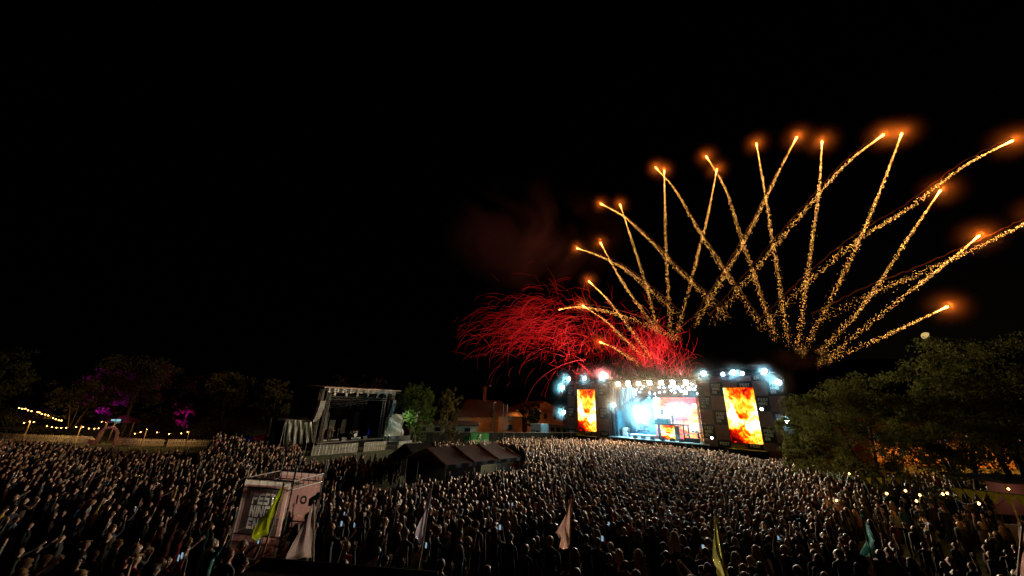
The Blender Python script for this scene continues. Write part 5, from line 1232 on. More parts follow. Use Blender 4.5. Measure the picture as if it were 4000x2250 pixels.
# gate pavilion
ga = gz(368, 1738, 0); gb = gz(448, 1738, 0); gw = (gb - ga).length; gd = (gb - ga).normalized(); gn = Vector((-gd.y, gd.x, 0)); gc_ = (ga + gb) / 2
def GP(a, bb, c): return Vector((gc_.x, gc_.y, 0)) + gd * a + gn * bb + Vector((0, 0, c))
t = empty('gate_pavilion', GP(0, 0, 0), 'timber arch gate under a small purple lit hipped roof', 'gate')
R0 = gw / 2
b = MB(); pts_o, pts_i = [], []
for k in range(17):
    a = math.pi * (1 - k / 16); pts_o.append((math.cos(a) * R0, 1.35 + math.sin(a) * (R0 * .98))); pts_i.append((math.cos(a) * (R0 - .28), 1.35 + math.sin(a) * (R0 * .98 - .26)))
po = [(-R0, 0)] + pts_o + [(R0, 0)]; pi2 = [(-R0 + .28, 0)] + pts_i + [(R0 - .28, 0)]
for k in range(len(po) - 1):
    b.prism([po[k], po[k + 1], pi2[k + 1], pi2[k]], GP, -.12, .12)
b.build('arch', OAK, t)
for s_ in (-1, 1):
    for w in (.8, 2.6):
        b = MB(); b.hexa((s_ * R0 - .08, w, 0), (s_ * R0 + .08, w + .16, 3.5), GP); b.build('post', BARK, t)
    b = MB(); b.hexa((s_ * (R0 + .35) - .35, -.25, 0), (s_ * (R0 + .35) + .35, .25, .75), GP); b.build('plinth', OAK, t)
b = MB(); zr = at(405, 1648, 55.5).z; zp = at(432, 1621, 56).z
b.add([GP(-R0 - .35, .4, zr), GP(R0 + .6, .4, zr), GP(R0 + .6, 3.6, zr), GP(-R0 - .35, 3.6, zr), GP(-.1, 2, zp), GP(.3, 2, zp)], [(0, 1, 5, 4), (1, 2, 5), (2, 3, 4, 5), (3, 0, 4), (3, 2, 1, 0)])
b.build('roof', mat('purple_lit_shingles', (.16, .05, .07), .8, noise=(3, .4)), t)  # purple-red light put into the shingle colour
light('roof_glow', 'POINT', GP(-.2, -2.0, zp + 1.2), 130, (1, .25, .6), size=.3, parent=t)
t = empty('lit_sign', GP(0, .55, 2.9), 'small glowing pale cyan sign under the pavilion roof', 'sign')
b = MB(); b.hexa((-.75, .56, 2.85), (.65, .6, 3.5), GP); b.build('panel', BLACK_METAL, t)
for i, (x, y, w_, h_) in enumerate(((-.6, 3.15, .5, .22), (0, 3.1, .5, .3), (-.2, 2.92, .3, .12), (.1, 2.9, .35, .1))):
    b = MB(); b.hexa((x, .53, y), (x + w_, .555, y + h_), GP); b.build('letter_block', emis('cyan_sign', (.35, .75, .8), .8, 'NONE'), t)
# festoon strings
def festoon(pts, Y, label, poles=(), r=.06, sag=.12, power=0, group='festoon strings'):
    P = [at(x, y, Y) if not isinstance(Y, (list, tuple)) else at(x, y, Y[i]) for i, (x, y) in enumerate(pts)]
    t = empty('festoon_string', P[0], label, 'festoon', group)
    b = MB(); path = []
    for i in range(len(P) - 1):
        for k in range(4):
            q = P[i].lerp(P[i + 1], k / 4); q.z += .1 - sag * math.sin(math.pi * k / 4); path.append(q)
    path.append(P[-1] + Vector((0, 0, .1))); b.tube(path, .012, 4); b.build('cable', DARK_PLASTIC, t)
    for p in P:
        b = MB(); b.lathe(p, [(.2 * r, -r * 1.2), (r * .9, -r * .5), (r, .0), (r * .6, r * .8), (r * .3, r * 1.3)], 8); o = b.build('bulb', BULB, t)
        b = MB(); b.lathe(p + Vector((0, 0, r * 1.2)), [(r * .35, 0), (r * .4, r * .8)], 6); b.build('socket', DARK_PLASTIC, o)
        if power: light('bulb_light', 'POINT', p + Vector((0, 0, -r * 2)), power, (1, .55, .18), size=r, parent=t)
    for base, top in poles:
        pass
    return t
def q1(pts): return [(x / 2.415, 1250 + y / 2.415) for x, y in pts]
festoon(q1([(180, 830), (210, 837), (240, 837), (265, 852), (297, 860), (355, 867), (375, 873), (395, 888), (427, 893), (455, 900), (502, 924), (527, 936), (555, 945), (580, 949)]), 61, 'upper string of glowing amber bulbs slanting down over the terrace', r=.07, power=30)
festoon(q1([(225, 972), (280, 958), (318, 962), (443, 1002), (488, 1011), (532, 1016), (578, 1018), (625, 1018), (718, 1010), (785, 1010), (838, 1024), (890, 1026), (930, 1022)]), 54, 'lower string of amber bulbs along the picket fence to the gate', r=.05, power=30)
festoon(q1([(958, 962), (1000, 965), (1035, 962), (1070, 963), (1105, 970)]), 55.6, 'short row of small bulbs under the pavilion roof edge', r=.045, power=40)
festoon(q1([(1272, 1073), (1326, 1058), (1385, 1033), (1482, 1061), (1594, 1077), (1710, 1070), (1769, 1055)]), 53.6, 'string of amber bulbs between two poles beyond the gate pavilion', r=.048, power=36)
for i, (x0, y0, x1, y1, Y) in enumerate(((230, 1090, 290, 955, 54), (718, 1118, 769, 995, 53.8), (1345, 1145, 1386, 1033, 53.6), (1757, 1150, 1788, 1047, 53.6))):
    (xa, ya), (xb, yb_) = q1([(x0, y0), (x1, y1)]); top = at(xb, yb_, Y); bs = Vector((top.x + .1, Y, gh(top.x, Y)))
    b = MB(); b.tube([bs, top], .05, 6); t = empty('festoon_pole', bs, '%s timber festoon pole along the picket fence' % ordn[i], 'pole', 'festoon poles'); b.build('shaft', OAK, t)
    b = MB(); b.tube([top + Vector((0, 0, -.02)), top + Vector((0, 0, .06)), top + Vector((.1, 0, .06))], .018, 4); b.build('hook', STEEL, t)
# hedge lit by the upper bulbs
def bush(c, rx, ry, rz, n, lm, label, seed, leaf=.12):
    g_ = np.random.default_rng(seed); c = Vector(c); t = empty('leafy_bush', c, label, 'bush', 'bushes by the fence')
    d = g_.normal(size=(n, 3)); d /= np.linalg.norm(d, axis=1)[:, None]; d[:, 2] = abs(d[:, 2])
    pos = d * (g_.random(n) ** .3)[:, None] * np.array([rx, ry, rz]) * (1 + .18 * np.sin(d[:, :1] * 9 + seed) + .12 * np.cos(d[:, 1:2] * 13))
    a1 = g_.normal(size=(n, 3)); a1 /= np.linalg.norm(a1, axis=1)[:, None]; b1 = np.cross(a1, g_.normal(size=(n, 3))); b1 /= np.linalg.norm(b1, axis=1)[:, None]
    s_ = leaf * g_.uniform(.6, 1.3, n)[:, None]; V4 = np.stack([pos - a1 * s_, pos + b1 * s_ * .5, pos + a1 * s_, pos - b1 * s_ * .5], 1).reshape(-1, 3)
    me = bpy.data.meshes.new('foliage'); me.from_pydata(V4.tolist(), [], [(4 * i, 4 * i + 1, 4 * i + 2, 4 * i + 3) for i in range(n)]); me.materials.append(lm); add_obj('foliage', me, t)
    b = MB(); [b.tube([c, c + Vector((rx * .5 * math.cos(k * 1.3), ry * .5 * math.sin(k * 1.3), rz * .7))], [.05, .015], 5) for k in range(5)]; b.build('stems', BARK, t)
c = at(155, 1615, 66); bush((c.x, 66, c.z - 1.0), 2.6, 1.5, 2.0, 2200, LEAF_R, 'orange brown bush under the upper bulb string', 5)
c = at(10, 1625, 62); bush((c.x, 62, c.z - 1.4), 2.4, 1.6, 2.6, 2000, LEAF_G, 'green bush on the terrace at the picture edge', 6)
for i, x in enumerate((60, 130, 200, 262)):
    c = at(x, 1690, 58.5); bush((c.x, 58.5, 0), 2.0, 1.2, 1.7, 1500, LEAF_G, '%s dark hedge bush behind the long picket fence' % ordn[i], 20 + i)
for i, x in enumerate((500, 560, 620, 700, 770)):
    c = at(x, 1700, 58); bush((c.x, 58, 0), 1.8, 1.2, 1.2 + .3 * (i % 2), 1100, LEAF_R, '%s brown hedge bush behind the fence beyond the gate' % ordn[i], 30 + i)
for i, x in enumerate((520, 600, 820, 900)):
    c = at(x, 1690, 66); bush((c.x, 66 + i % 3, 0), 4.2, 2.2, 3.2 + .6 * (i % 2), 1600, LEAF_R if i % 2 else LEAF_O, '%s tall dark thicket behind the pavilion counted toward the black stage wing' % ordn[i], 50 + i, .17)
# parasols beyond the bank
for i, (x, y, w, cl, lab) in enumerate(((977, 1704, 27, (.02, .04, .55), 'bright blue parasol between two red ones behind the bank'), (949, 1707, 24, (.35, .06, .03), 'small red parasol behind the bank'), (1022, 1706, 62, (.38, .08, .03), 'wide red brown parasol close to the black stage wing'))):
    Y = 52 + i; c = at(x, y, Y); rr = w / 2 * Y / 1360; t = empty('parasol', (c.x, Y, gh(c.x, Y)), lab, 'parasol', 'parasols')
    b = MB(); b.lathe(c + Vector((0, 0, -.35)), [(rr, 0), (rr * .8, rr * .28), (rr * .45, rr * .48), (.03, rr * .58)], 8); b.build('canopy', mat('parasol_%d' % i, cl, .6, trans=.4), t)
    b = MB(); b.tube([(c.x, Y, gh(c.x, Y)), c], .03, 6); b.build('pole', STEEL, t)
    light('parasol_lamp', 'POINT', c + Vector((0, -.6, -.9)), (16, 6, 10)[i], (.3, .4, 1) if i == 0 else (1, .35, .1), size=.1, parent=t)

# ------------------------------------------------------------------ banner tower of scaffolding
MESHB = mat('banner_dark', (.07, .065, .068), .8, noise=(3, .25), trans=.6); MESHP = mat('banner_pink', (.55, .3, .29), .8, noise=(1.2, .2), trans=.7); MESHW = mat('banner_white_mesh', (.8, .78, .75), .8, noise=(4, .15), trans=.75)
for _m, _f in ((MESHB, .3), (MESHP, .32), (MESHW, .28)): open_mesh(_m, _f)
PRD = mat('print_dark', (.02, .02, .022), .8)
Yt = 15.6
pfl, pfr = at(905, 2100, Yt), at(1097, 2105, Yt - .35)
w0 = Vector((pfr.x - pfl.x, pfr.y - pfl.y, 0)); tw_w = w0.length * 1.02; wd = w0.normalized(); wn_ = Vector((-wd.y, wd.x, 0))
b0_ = Vector((pfl.x, pfl.y, 0)); zg = gh(b0_.x, b0_.y)
ztop = at(950, 1866, Yt).z
def WP(a, bb, c): return b0_ + wd * a + wn_ * bb + Vector((0, 0, c))
tw_d = 1.75
st_ = empty('banner_tower', WP(tw_w / 2, 1, zg), 'scaffold tower hung with pink festival banners in the crowd', 'banner tower')
corners = [(0, 0), (tw_w, 0), (tw_w, tw_d), (0, tw_d)]
for i, (a, bb) in enumerate(corners):
    b = MB(); b.tube([WP(a, bb, zg), WP(a, bb, ztop + .55)], .03, 7)
    b.build('standard', STEEL, st_)
    b = MB()
    for k in range(7): b.lathe(WP(a, bb, zg + .25 + k * .5), [(.03, -.03), (.06, -.02), (.06, .02), (.03, .03)], 8)
    b.build('coupler', STEEL, st_)
levels = (ztop, ztop - .3, zg + (ztop - zg) * .42, zg + (ztop - zg) * .42 - .25)
for z in levels:
    for i in range(4):
        p, q = corners[i], corners[(i + 1) % 4]; b = MB(); b.tube([WP(*p, z), WP(*q, z)], .024, 6); b.build('ledger', BLACK_METAL if i % 2 == 0 else STEEL, st_)
for i in range(4):
    p, q = corners[i], corners[(i + 1) % 4]; b = MB()
    for za, zb2 in ((levels[0], levels[1]), (levels[2], levels[3])):
        for k in range(1, 6):
            a_, b_ = p[0] + (q[0] - p[0]) * k / 6, p[1] + (q[1] - p[1]) * k / 6; b.tube([WP(a_, b_, za), WP(a_, b_, zb2)], .016, 5)
    b.build('lattice_rungs', BLACK_METAL if i % 2 == 0 else STEEL, st_)
Hb = ztop - .05 - zg
def banner(fn, wdt, z0_, z1_, part, m, label=None, inset=0):
    b = MB(); b.sheet(lambda u, v: fn(wdt * u, .012 * math.sin(u * 9 + v * 7), z0_ + (z1_ - z0_) * v), 10, 12); o = b.build(part, m, st_, smooth=True)
    if label: o['label'] = label
    return o
FW = lambda a, bb, c: WP(a + .05, -.06 - bb, c)            # front face
def raster_banner(fn, w, z0_, z1_, name, inside, mats, nx=120, nz=170):
    """one printed sheet, every cell in its ink"""
    b = MB(); b.sheet(lambda u, v: fn(w * u, .012 * math.sin(u * 9 + v * 7), z0_ + (z1_ - z0_) * v), nx, nz)
    b.m = [inside((i + .5) / nx * w, z0_ + (z1_ - z0_) * (j + .5) / nz) for j in range(nz) for i in range(nx)]
    return b.build(name, mats, st_, smooth=True)
def glyph_hit(x, z, lines, a0, c0, hgt, gap, sx):
    for li, ln in enumerate(lines):
        cb = c0 - hgt - li * (hgt + gap); k = hgt / 5
        if not cb <= z <= cb + hgt: continue
        a = a0
        for ch in ln:
            gx, gy = (x - a) / (k * sx), (z - cb) / k
            for g_ in GLYPH[ch]:
                if isinstance(g_[0], tuple):
                    if in_poly0(gx, gy, g_): return True
                elif g_[0] <= gx <= g_[2] and g_[1] <= gy <= g_[3]: return True
            a += (1.1 if ch == 'I' else 4) * k * sx + .55 * k * sx
    return False
def in_poly0(x, y, P):
    r_ = False; j = len(P) - 1
    for i in range(len(P)):
        if (P[i][1] > y) != (P[j][1] > y) and x < (P[j][0] - P[i][0]) * (y - P[i][1]) / (P[j][1] - P[i][1]) + P[i][0]: r_ = not r_
        j = i
    return r_
bw_ = tw_w - .1
def front_ink(x, z):
    if z > ztop - .2 or x < .06 or x > bw_ - .06: return 2
    if bw_ * .09 < x < bw_ * .9 and ztop - 1.85 < z < ztop - .27:
        return 2 if glyph_hit(x, z, ['FEST', 'NING', 'EN'], bw_ * .25, ztop - .47, .37, .04, .8 * bw_ / 2.15) else 1
    return 0
bn = raster_banner(FW, bw_, zg + .05, ztop - .05, 'front_banner', front_ink, [MESHP, MESHB, MESHW]); bn['label'] = 'pink front banner with large black lettered square'
m_ = text_mesh('SOBOTA', .1, PRD); o = add_obj('small_print', m_, bn); ang_w = math.atan2(wd.y, wd.x)
o.matrix_local = Matrix.Translation(FW(.55, .03, ztop - .38) - ORG[st_.name]) @ Matrix.Rotation(ang_w, 4, 'Z') @ Matrix.Rotation(R(90), 4, 'X') @ Matrix.Scale(-1, 4, (1, 0, 0))
BWf = lambda a, bb, c: WP(a + .05, tw_d + .06 - bb, c)     # back banner, we see its reverse
bk = banner(BWf, tw_w - .1, zg + .05, ztop - .02, 'back_banner', MESHP, 'reverse of the pink back banner with mirrored sponsor print')
b = MB(); b.sheet(lambda u, v: BWf((tw_w - .1) * u, .02, ztop - .16 + .12 * v), 6, 1); b.build('white_hem', MESHW, bk)
for body, sz, a, z in (('GENERALSPONSOR', .12, tw_w * .62, ztop - .48), ('HOVEDSPONSOR', .13, tw_w * .66, ztop - 1.62)):
    o = add_obj('lettering', text_mesh(body, sz, MATS['banner_white_mesh']), bk)
    o.matrix_local = Matrix.Translation(BWf(a, .03, z) - ORG[st_.name]) @ Matrix.Rotation(ang_w, 4, 'Z') @ Matrix.Rotation(R(90), 4, 'X') @ Matrix.Scale(-1, 4, (1, 0, 0))
# house-person-balloon emblem and ring letters
b = MB(); cx_, cz_ = tw_w * .84, ztop - 1.05
hs = [(-.2, -.2), (.2, -.2), (.2, .06), (0, .22), (-.2, .06)]; b.prism([(cx_ + x, cz_ + y) for x, y in hs], BWf, .02, .03); b.build('house_emblem', PRD, bk)
b = MB(); b.lathe(BWf(cx_ + .2, .03, cz_ + .2), [(.005, 0), (.14, 0), (.14, .012), (.005, .014)], 20, axis=-wn_); b.build('balloon_rim', PRD, bk)
b = MB(); b.lathe(BWf(cx_ + .2, .05, cz_ + .2), [(.005, 0), (.1, 0), (.1, .008), (.005, .01)], 20, axis=-wn_); b.build('balloon', MESHW, bk)
b = MB()
for p_, q_ in (((0, .02), (0, -.06)), ((0, -.06), (-.07, -.17)), ((0, -.06), (.07, -.17)), ((-.1, .03), (.1, .03))): b.tube([BWf(cx_ + p_[0], .045, cz_ + p_[1]), BWf(cx_ + q_[0], .045, cz_ + q_[1])], .018, 5)
b.lathe(BWf(cx_, .045, cz_ + .085), [(.005, -.02), (.035, 0), (.005, .02)], 8); b.build('figure_emblem', MESHW, bk)
b = MB(); n_ = 20
for k in range(n_):
    a0, a1 = 2 * math.pi * k / n_, 2 * math.pi * (k + 1) / n_; c0, c1 = tw_w * .62, cz_
    b.prism([(c0 + r_ * math.cos(a_), c1 + r_ * math.sin(a_)) for r_, a_ in ((.16, a0), (.16, a1), (.09, a1), (.09, a0))], BWf, .02, .03)
b.hexa((tw_w * .62 - .34, .02, cz_ - .16), (tw_w * .62 - .27, .03, cz_ + .16), BWf)
b.build('ring_letter', PRD, bk)
RW = lambda a, bb, c: WP(tw_w + .06 + bb, a + .05, c)
rb = MB(); rb.sheet(lambda u, v: RW((tw_d - .1) * u, .012 * math.sin(u * 9), zg + .05 + (Hb * .44) * v), 8, 8); rb.build('side_banner', MESHP, st_, smooth=True)
LW = lambda a, bb, c: WP(-.06 - bb, a + .05, c)
rb = MB(); rb.sheet(lambda u, v: LW((tw_d - .1) * u, .012 * math.sin(u * 9), zg + .05 + (Hb * .97) * v), 8, 8); rb.build('side_banner', MESHP, st_, smooth=True)
b = MB(); b.hexa((0.05, 0.05, ztop - .42), (tw_w * .6, tw_d - .05, ztop - .39), WP); b.build('work_platform', mat('grey_mesh_floor', (.2, .2, .2), .7), st_)

# ------------------------------------------------------------------ flags on poles in the foreground
def flag(px_top, px_bot, Y, col, label, tail, z_base=None, trans=.7, width=.45, droop=1.0, seed=0, stops=None):
    """pole through two photo points at distance Y, cloth drooping beside it. tail: list of (x,y) px outline of free edge from top to bottom"""
    tp, bt = at(*px_top, Y), at(*px_bot, Y - .15); d = (bt - tp).normalized()
    base = bt + d * ((bt.z - gh(bt.x, bt.y)) / max(.2, -d.z)) if z_base is None else bt
    t = empty('festival_flag', base, label, 'flag', 'flags on poles')
    b = MB(); b.tube([base, tp], [.022, .016], 7); b.build('pole', OAK, t)
    b = MB(); b.lathe(tp + Vector((0, 0, .0)), [(.016, 0), (.028, .02), (.02, .05), (.004, .07)], 8); b.build('finial', OAK, t)
    T = [at(x, y, Y + .12 * math.sin(i * 1.7 + seed)) for i, (x, y) in enumerate(tail)]
    hl_ = (T[-1].z - tp.z) / (bt.z - tp.z); n = 26; m = 10
    def pole_at(v): return tp + (bt - tp) * (.02 + v * stops[0]) if stops else tp + (bt - tp) * (.02 + .9 * v)
    def edge(v):
        s_ = v * (len(T) - 1); i = min(len(T) - 2, int(s_)); return T[i].lerp(T[i + 1], s_ - i)
    b = MB()
    def f(u, v):
        p = pole_at(v).lerp(edge(v), u)
        k = math.sin(u * 9 + v * 3 + seed) * .07 * min(1, u * 3) * (.35 + v) + .03 * math.sin(u * 21 + 5 * v)
        return p + Vector((.03 * math.sin(u * 7 + v * 6), k, 0))
    b.sheet(f, m * 2, n); b.build('cloth', mat('flag_%d' % seed, col, .7, noise=(3, .12), trans=trans), t, smooth=True)
flag((1108, 1897), (1020, 2186), 9.0, (.4, .47, .016), 'yellow green flag hanging before the banner tower', [(1106, 1908), (1070, 1965), (1030, 2020), (1005, 2065), (994, 2100), (1010, 2112)], seed=1, stops=(.62,))
flag((1226, 1965), (1224, 2190), 9.6, (.36, .27, .26), 'grey brown flag draped like a cone beside the banner tower', [(1222, 1970), (1195, 2020), (1165, 2090), (1135, 2150), (1115, 2185), (1108, 2192)], seed=2, stops=(.93,))
flag((1685, 1905), (1633, 2232), 9.0, (.46, .41, .5), 'lavender grey flag hanging in long folds behind the dark booth', [(1683, 1925), (1660, 1985), (1640, 2035), (1628, 2075), (1622, 2105), (1645, 2122)], seed=3, stops=(.66,))
flag((2230, 1945), (2226, 2240), 8.8, (.6, .36, .3), 'pale pink flag with ragged lower edge in the near crowd', [(2228, 1950), (2212, 2000), (2190, 2050), (2178, 2082), (2196, 2112), (2181, 2150)], seed=4, stops=(.62,))
flag((2797, 2018), (2838, 2262), 7.6, (.52, .48, .15), 'pale yellow flag hanging nearly straight at the picture bottom', [(2796, 2025), (2790, 2080), (2787, 2140), (2789, 2200), (2812, 2230), (2815, 2256)], seed=5, stops=(.99,))
flag((3366, 2008), (3412, 2215), 8.6, (.22, .46, .43), 'pale teal flag hanging before the dark tree', [(3368, 2012), (3385, 2050), (3402, 2090), (3408, 2105), (3395, 2120), (3362, 2165)], seed=6, stops=(.8,))
flag((3995, 2055), (3975, 2262), 7.0, (.5, .3, .26), 'pink flag cut off by the picture edge', [(3996, 2060), (4006, 2110), (4016, 2150), (4022, 2190), (4026, 2220), (4016, 2256)], seed=7, stops=(.95,))
# dark booth under the camera
k0, k1 = at(1018, 2187, 7.4), at(1705, 2243, 7.0); kb = Vector((-.05, -1, 0)).normalized()
t = empty('dark_booth', (k0.x * .5 + k1.x * .5, 6.5, gh(k0.x, 7)), 'dark cloth clad booth with flat top at the bottom of the picture', 'booth')
def KB(a, bb, c):
    p = k0.lerp(k1, a); return Vector((p.x, p.y - bb, (p.z - .02) if c > .5 else gh(p.x, p.y)))
b = MB(); b.hexa((0, 0, 0), (1, 2.4, .9), KB); b.build('body', BLACK_CLOTH, t)
b = MB(); b.tube([KB(-.005, -.03, 1) + Vector((0, 0, .02)), KB(1.005, -.03, 1) + Vector((0, 0, .02))], .03, 6); b.build('front_rail', BLACK_METAL, t)
a0 = .05; b = MB(); sgn = mat('dim_yellow_print', (.25, .18, .05), .8, noise=(60, .8)); p0, p1 = at(1046, 2228, 6.6), at(1098, 2252, 6.6)
b.hexa((p0.x, p0.y - .02, k0.z - .0), (p1.x, p0.y + .02, k0.z + .02)); b.build('notice', sgn, t)

# ------------------------------------------------------------------ under the trees on the other side
festoon([(3317, 1850), (3267, 1955), (3464, 1928), (3537, 1917), (3580, 1957), (3593, 1934), (3683, 1930), (3700, 1927), (3824, 1967), (3939, 1941), (3939, 1910)], [26, 24, 22, 22, 21.5, 22, 21.5, 22, 19.5, 20, 22], 'string of starry amber bulbs hung under the dark trees', r=.05, sag=.35, power=9)
YEL = mat('yellow_pennant', (.08, .065, .004), .7, trans=.5)
def bunting(pts, Y0, Y1, n, size, label):
    P = [at(x, y, Y0 + (Y1 - Y0) * i / (len(pts) - 1)) for i, (x, y) in enumerate(pts)]
    t = empty('bunting_line', P[0], label, 'bunting', 'yellow bunting'); b = MB(); b.tube(P, .012, 4); b.build('cord', DARK_PLASTIC, t)
    for k in range(n):
        s_ = (k + .5) / n * (len(P) - 1); i = min(len(P) - 2, int(s_)); c = P[i].lerp(P[i + 1], s_ - i); d = (P[i + 1] - P[i]).normalized()
        b = MB(); b.add([c - d * size * .45, c + d * size * .45, c + Vector((.03, -.05 * math.sin(k * 2.), -size * 1.05)), c + Vector((0, -.02, -size * .4))], [(0, 3, 2), (3, 1, 2), (0, 1, 3)]); b.build('pennant', YEL, t)
bunting([(3370, 1866), (3440, 1864), (3500, 1865), (3560, 1868)], 25, 25, 5, .42, 'yellow pennants strung behind the starry bulbs')
bunting([(3715, 1903), (3800, 1912), (3900, 1924), (4010, 1935)], 17.5, 16, 6, .45, 'large yellow pennants strung toward the pink stall')
# pink stall
P = at(3955, 1850, 24); P.z = gh(P.x, P.y)
t = empty('market_stall', P, 'pink walled stall half hidden behind the tallest tree', 'stall')
def MF(a, bb, c): return P + Vector((a, bb, c))
b = MB(); b.hexa((-1.8, .0, 1.6), (4, .1, 3.4), MF); b.build('upper_wall', mat('pink_board', (.35, .15, .13), .7, noise=(1, .15)), t)
b = MB(); b.hexa((-1.8, -.2, 0), (4, .1, 1.1), MF); b.build('counter', OAK, t)
b = MB(); b.hexa((-2.1, -1.0, 3.41), (4.2, 2.2, 3.55), MF); b.build('roof', mat('dark_canvas', (.03, .03, .03), .8), t)
for x in (-1.9, 3.9):
    b = MB(); b.tube([MF(x, -.9, 0), MF(x, -.9, 3.4)], .05, 6); b.build('post', OAK, t)
light('stall_lamp', 'POINT', MF(-.6, -1.0, 3.0), 9, (1, .6, .45), size=.1, parent=t)
# orange lit long building behind the trees
P = at(3650, 1690, 62); 
t = empty('long_building', (P.x, 62, 0), 'long low building with orange lit wall seen through the trees', 'building')
x0_, x1_ = at(3385, 1690, 62).x, at(3915, 1690, 62).x; zt_ = at(3650, 1668, 62).z; zb_ = at(3650, 1712, 62).z
def OB(a, bb, c): return Vector((a, 62 + bb, c))
b = MB(); b.hexa((x0_, 0, 0), (x1_, 6, zt_), OB); b.build('wall', mat('orange_plaster', (.55, .3, .14), .8, noise=(.6, .3)), t)
b = MB(); b.prism([(-.6, zt_ + .01), (6.6, zt_ + .01), (3, zt_ + 1.6)], lambda a, bb, c: OB(bb, a, c), x0_ - .4, x1_ + .4); b.build('roof', ROOF, t)
for k in range(7):
    xa = x0_ + (x1_ - x0_) * (k + .3) / 7; b = MB(); b.hexa((xa, -.05, 1.2), (xa + 1.2, -.01, 2.5), OB); wf = b.build('window', mat('window_frame'), t); b = MB(); b.hexa((xa + .1, -.075, 1.3), (xa + 1.1, -.055, 2.4), OB); b.build('pane', GLASSD, wf)
for i, f_ in enumerate((.12, .45, .72, .95)):
    x = x0_ + (x1_ - x0_) * f_; street_lamp((x, 55.5, 0), 4.6, 2000, '%s low street lamp in front of the long orange building' % ordn[i], (0, 1, 0))
for i, (x, y, c_) in enumerate(((3425, 1711, (.1, .7, .9)), (3512, 1714, (.15, .4, 1)), (3633, 1727, (.05, .9, .8)), (3683, 1722, (.1, .2, 1)))):
    p = at(x, y, 50); b = MB(); b.hexa((-.35, -.04, -.12), (.35, .04, .12), lambda a, bb, c: p + Vector((a, bb, c))); t = empty('lit_stall_sign', (p.x, p.y, 0), '%s small coloured lit sign behind the dark trees' % ordn[i], 'sign', 'small lit signs')
    b.build('face', emis('sign_%d' % i, c_, 2.0, 'NONE'), t); b = MB(); b.tube([(p.x, p.y + .06, 0), p + Vector((0, .06, 0))], .04, 5); b.build('post', STEEL, t)
# ------------------------------------------------------------------ the crowd
SFC = SP(39, 1, 0)
rc = random.Random(77)
def in_poly(x, y, P):
    r_ = False; j = len(P) - 1
    for i in range(len(P)):
        if (P[i][1] > y) != (P[j][1] > y) and x < (P[j][0] - P[i][0]) * (y - P[i][1]) / (P[j][1] - P[i][1]) + P[i][0]: r_ = not r_
        j = i
    return r_
MAIN = [(1985, 1714), (2200, 1716), (2400, 1722), (2600, 1742), (2790, 1764), (3060, 1806), (3220, 1850), (3290, 1930), (3330, 2300), (1000, 2300), (1130, 2050), (1270, 1935), (1450, 1885), (1560, 1855), (1690, 1846), (1760, 1848), (2045, 1814), (2062, 1790), (2040, 1752), (1960, 1728)]
LEFT = [(-60, 1713), (120, 1722), (340, 1748), (420, 1763), (560, 1768), (650, 1762), (760, 1768), (826, 1735), (838, 1690), (940, 1688), (1000, 1700), (1150, 1722), (1180, 1790), (1210, 1800), (1290, 1790), (1400, 1782), (1440, 1776), (1560, 1790), (1570, 1815), (1480, 1830), (1400, 1850), (1290, 1930), (1130, 2050), (1000, 2300), (-60, 2300)]
RIGHT = [(3220, 1850), (3420, 1842), (3880, 1862), (4060, 1900), (4060, 2300), (3330, 2300)]
BACK = [(1690, 1728), (1850, 1726), (1930, 1722), (1985, 1712), (1990, 1730), (1800, 1742), (1690, 1745)]
BARE = [(0, 1885), (180, 1890), (300, 1990), (420, 2060), (600, 2110), (560, 2300), (-60, 2300), (-60, 1885)]
GRASS = [(1225, 1845), (1330, 1812), (1470, 1806), (1570, 1815), (1500, 1872), (1300, 1900)]
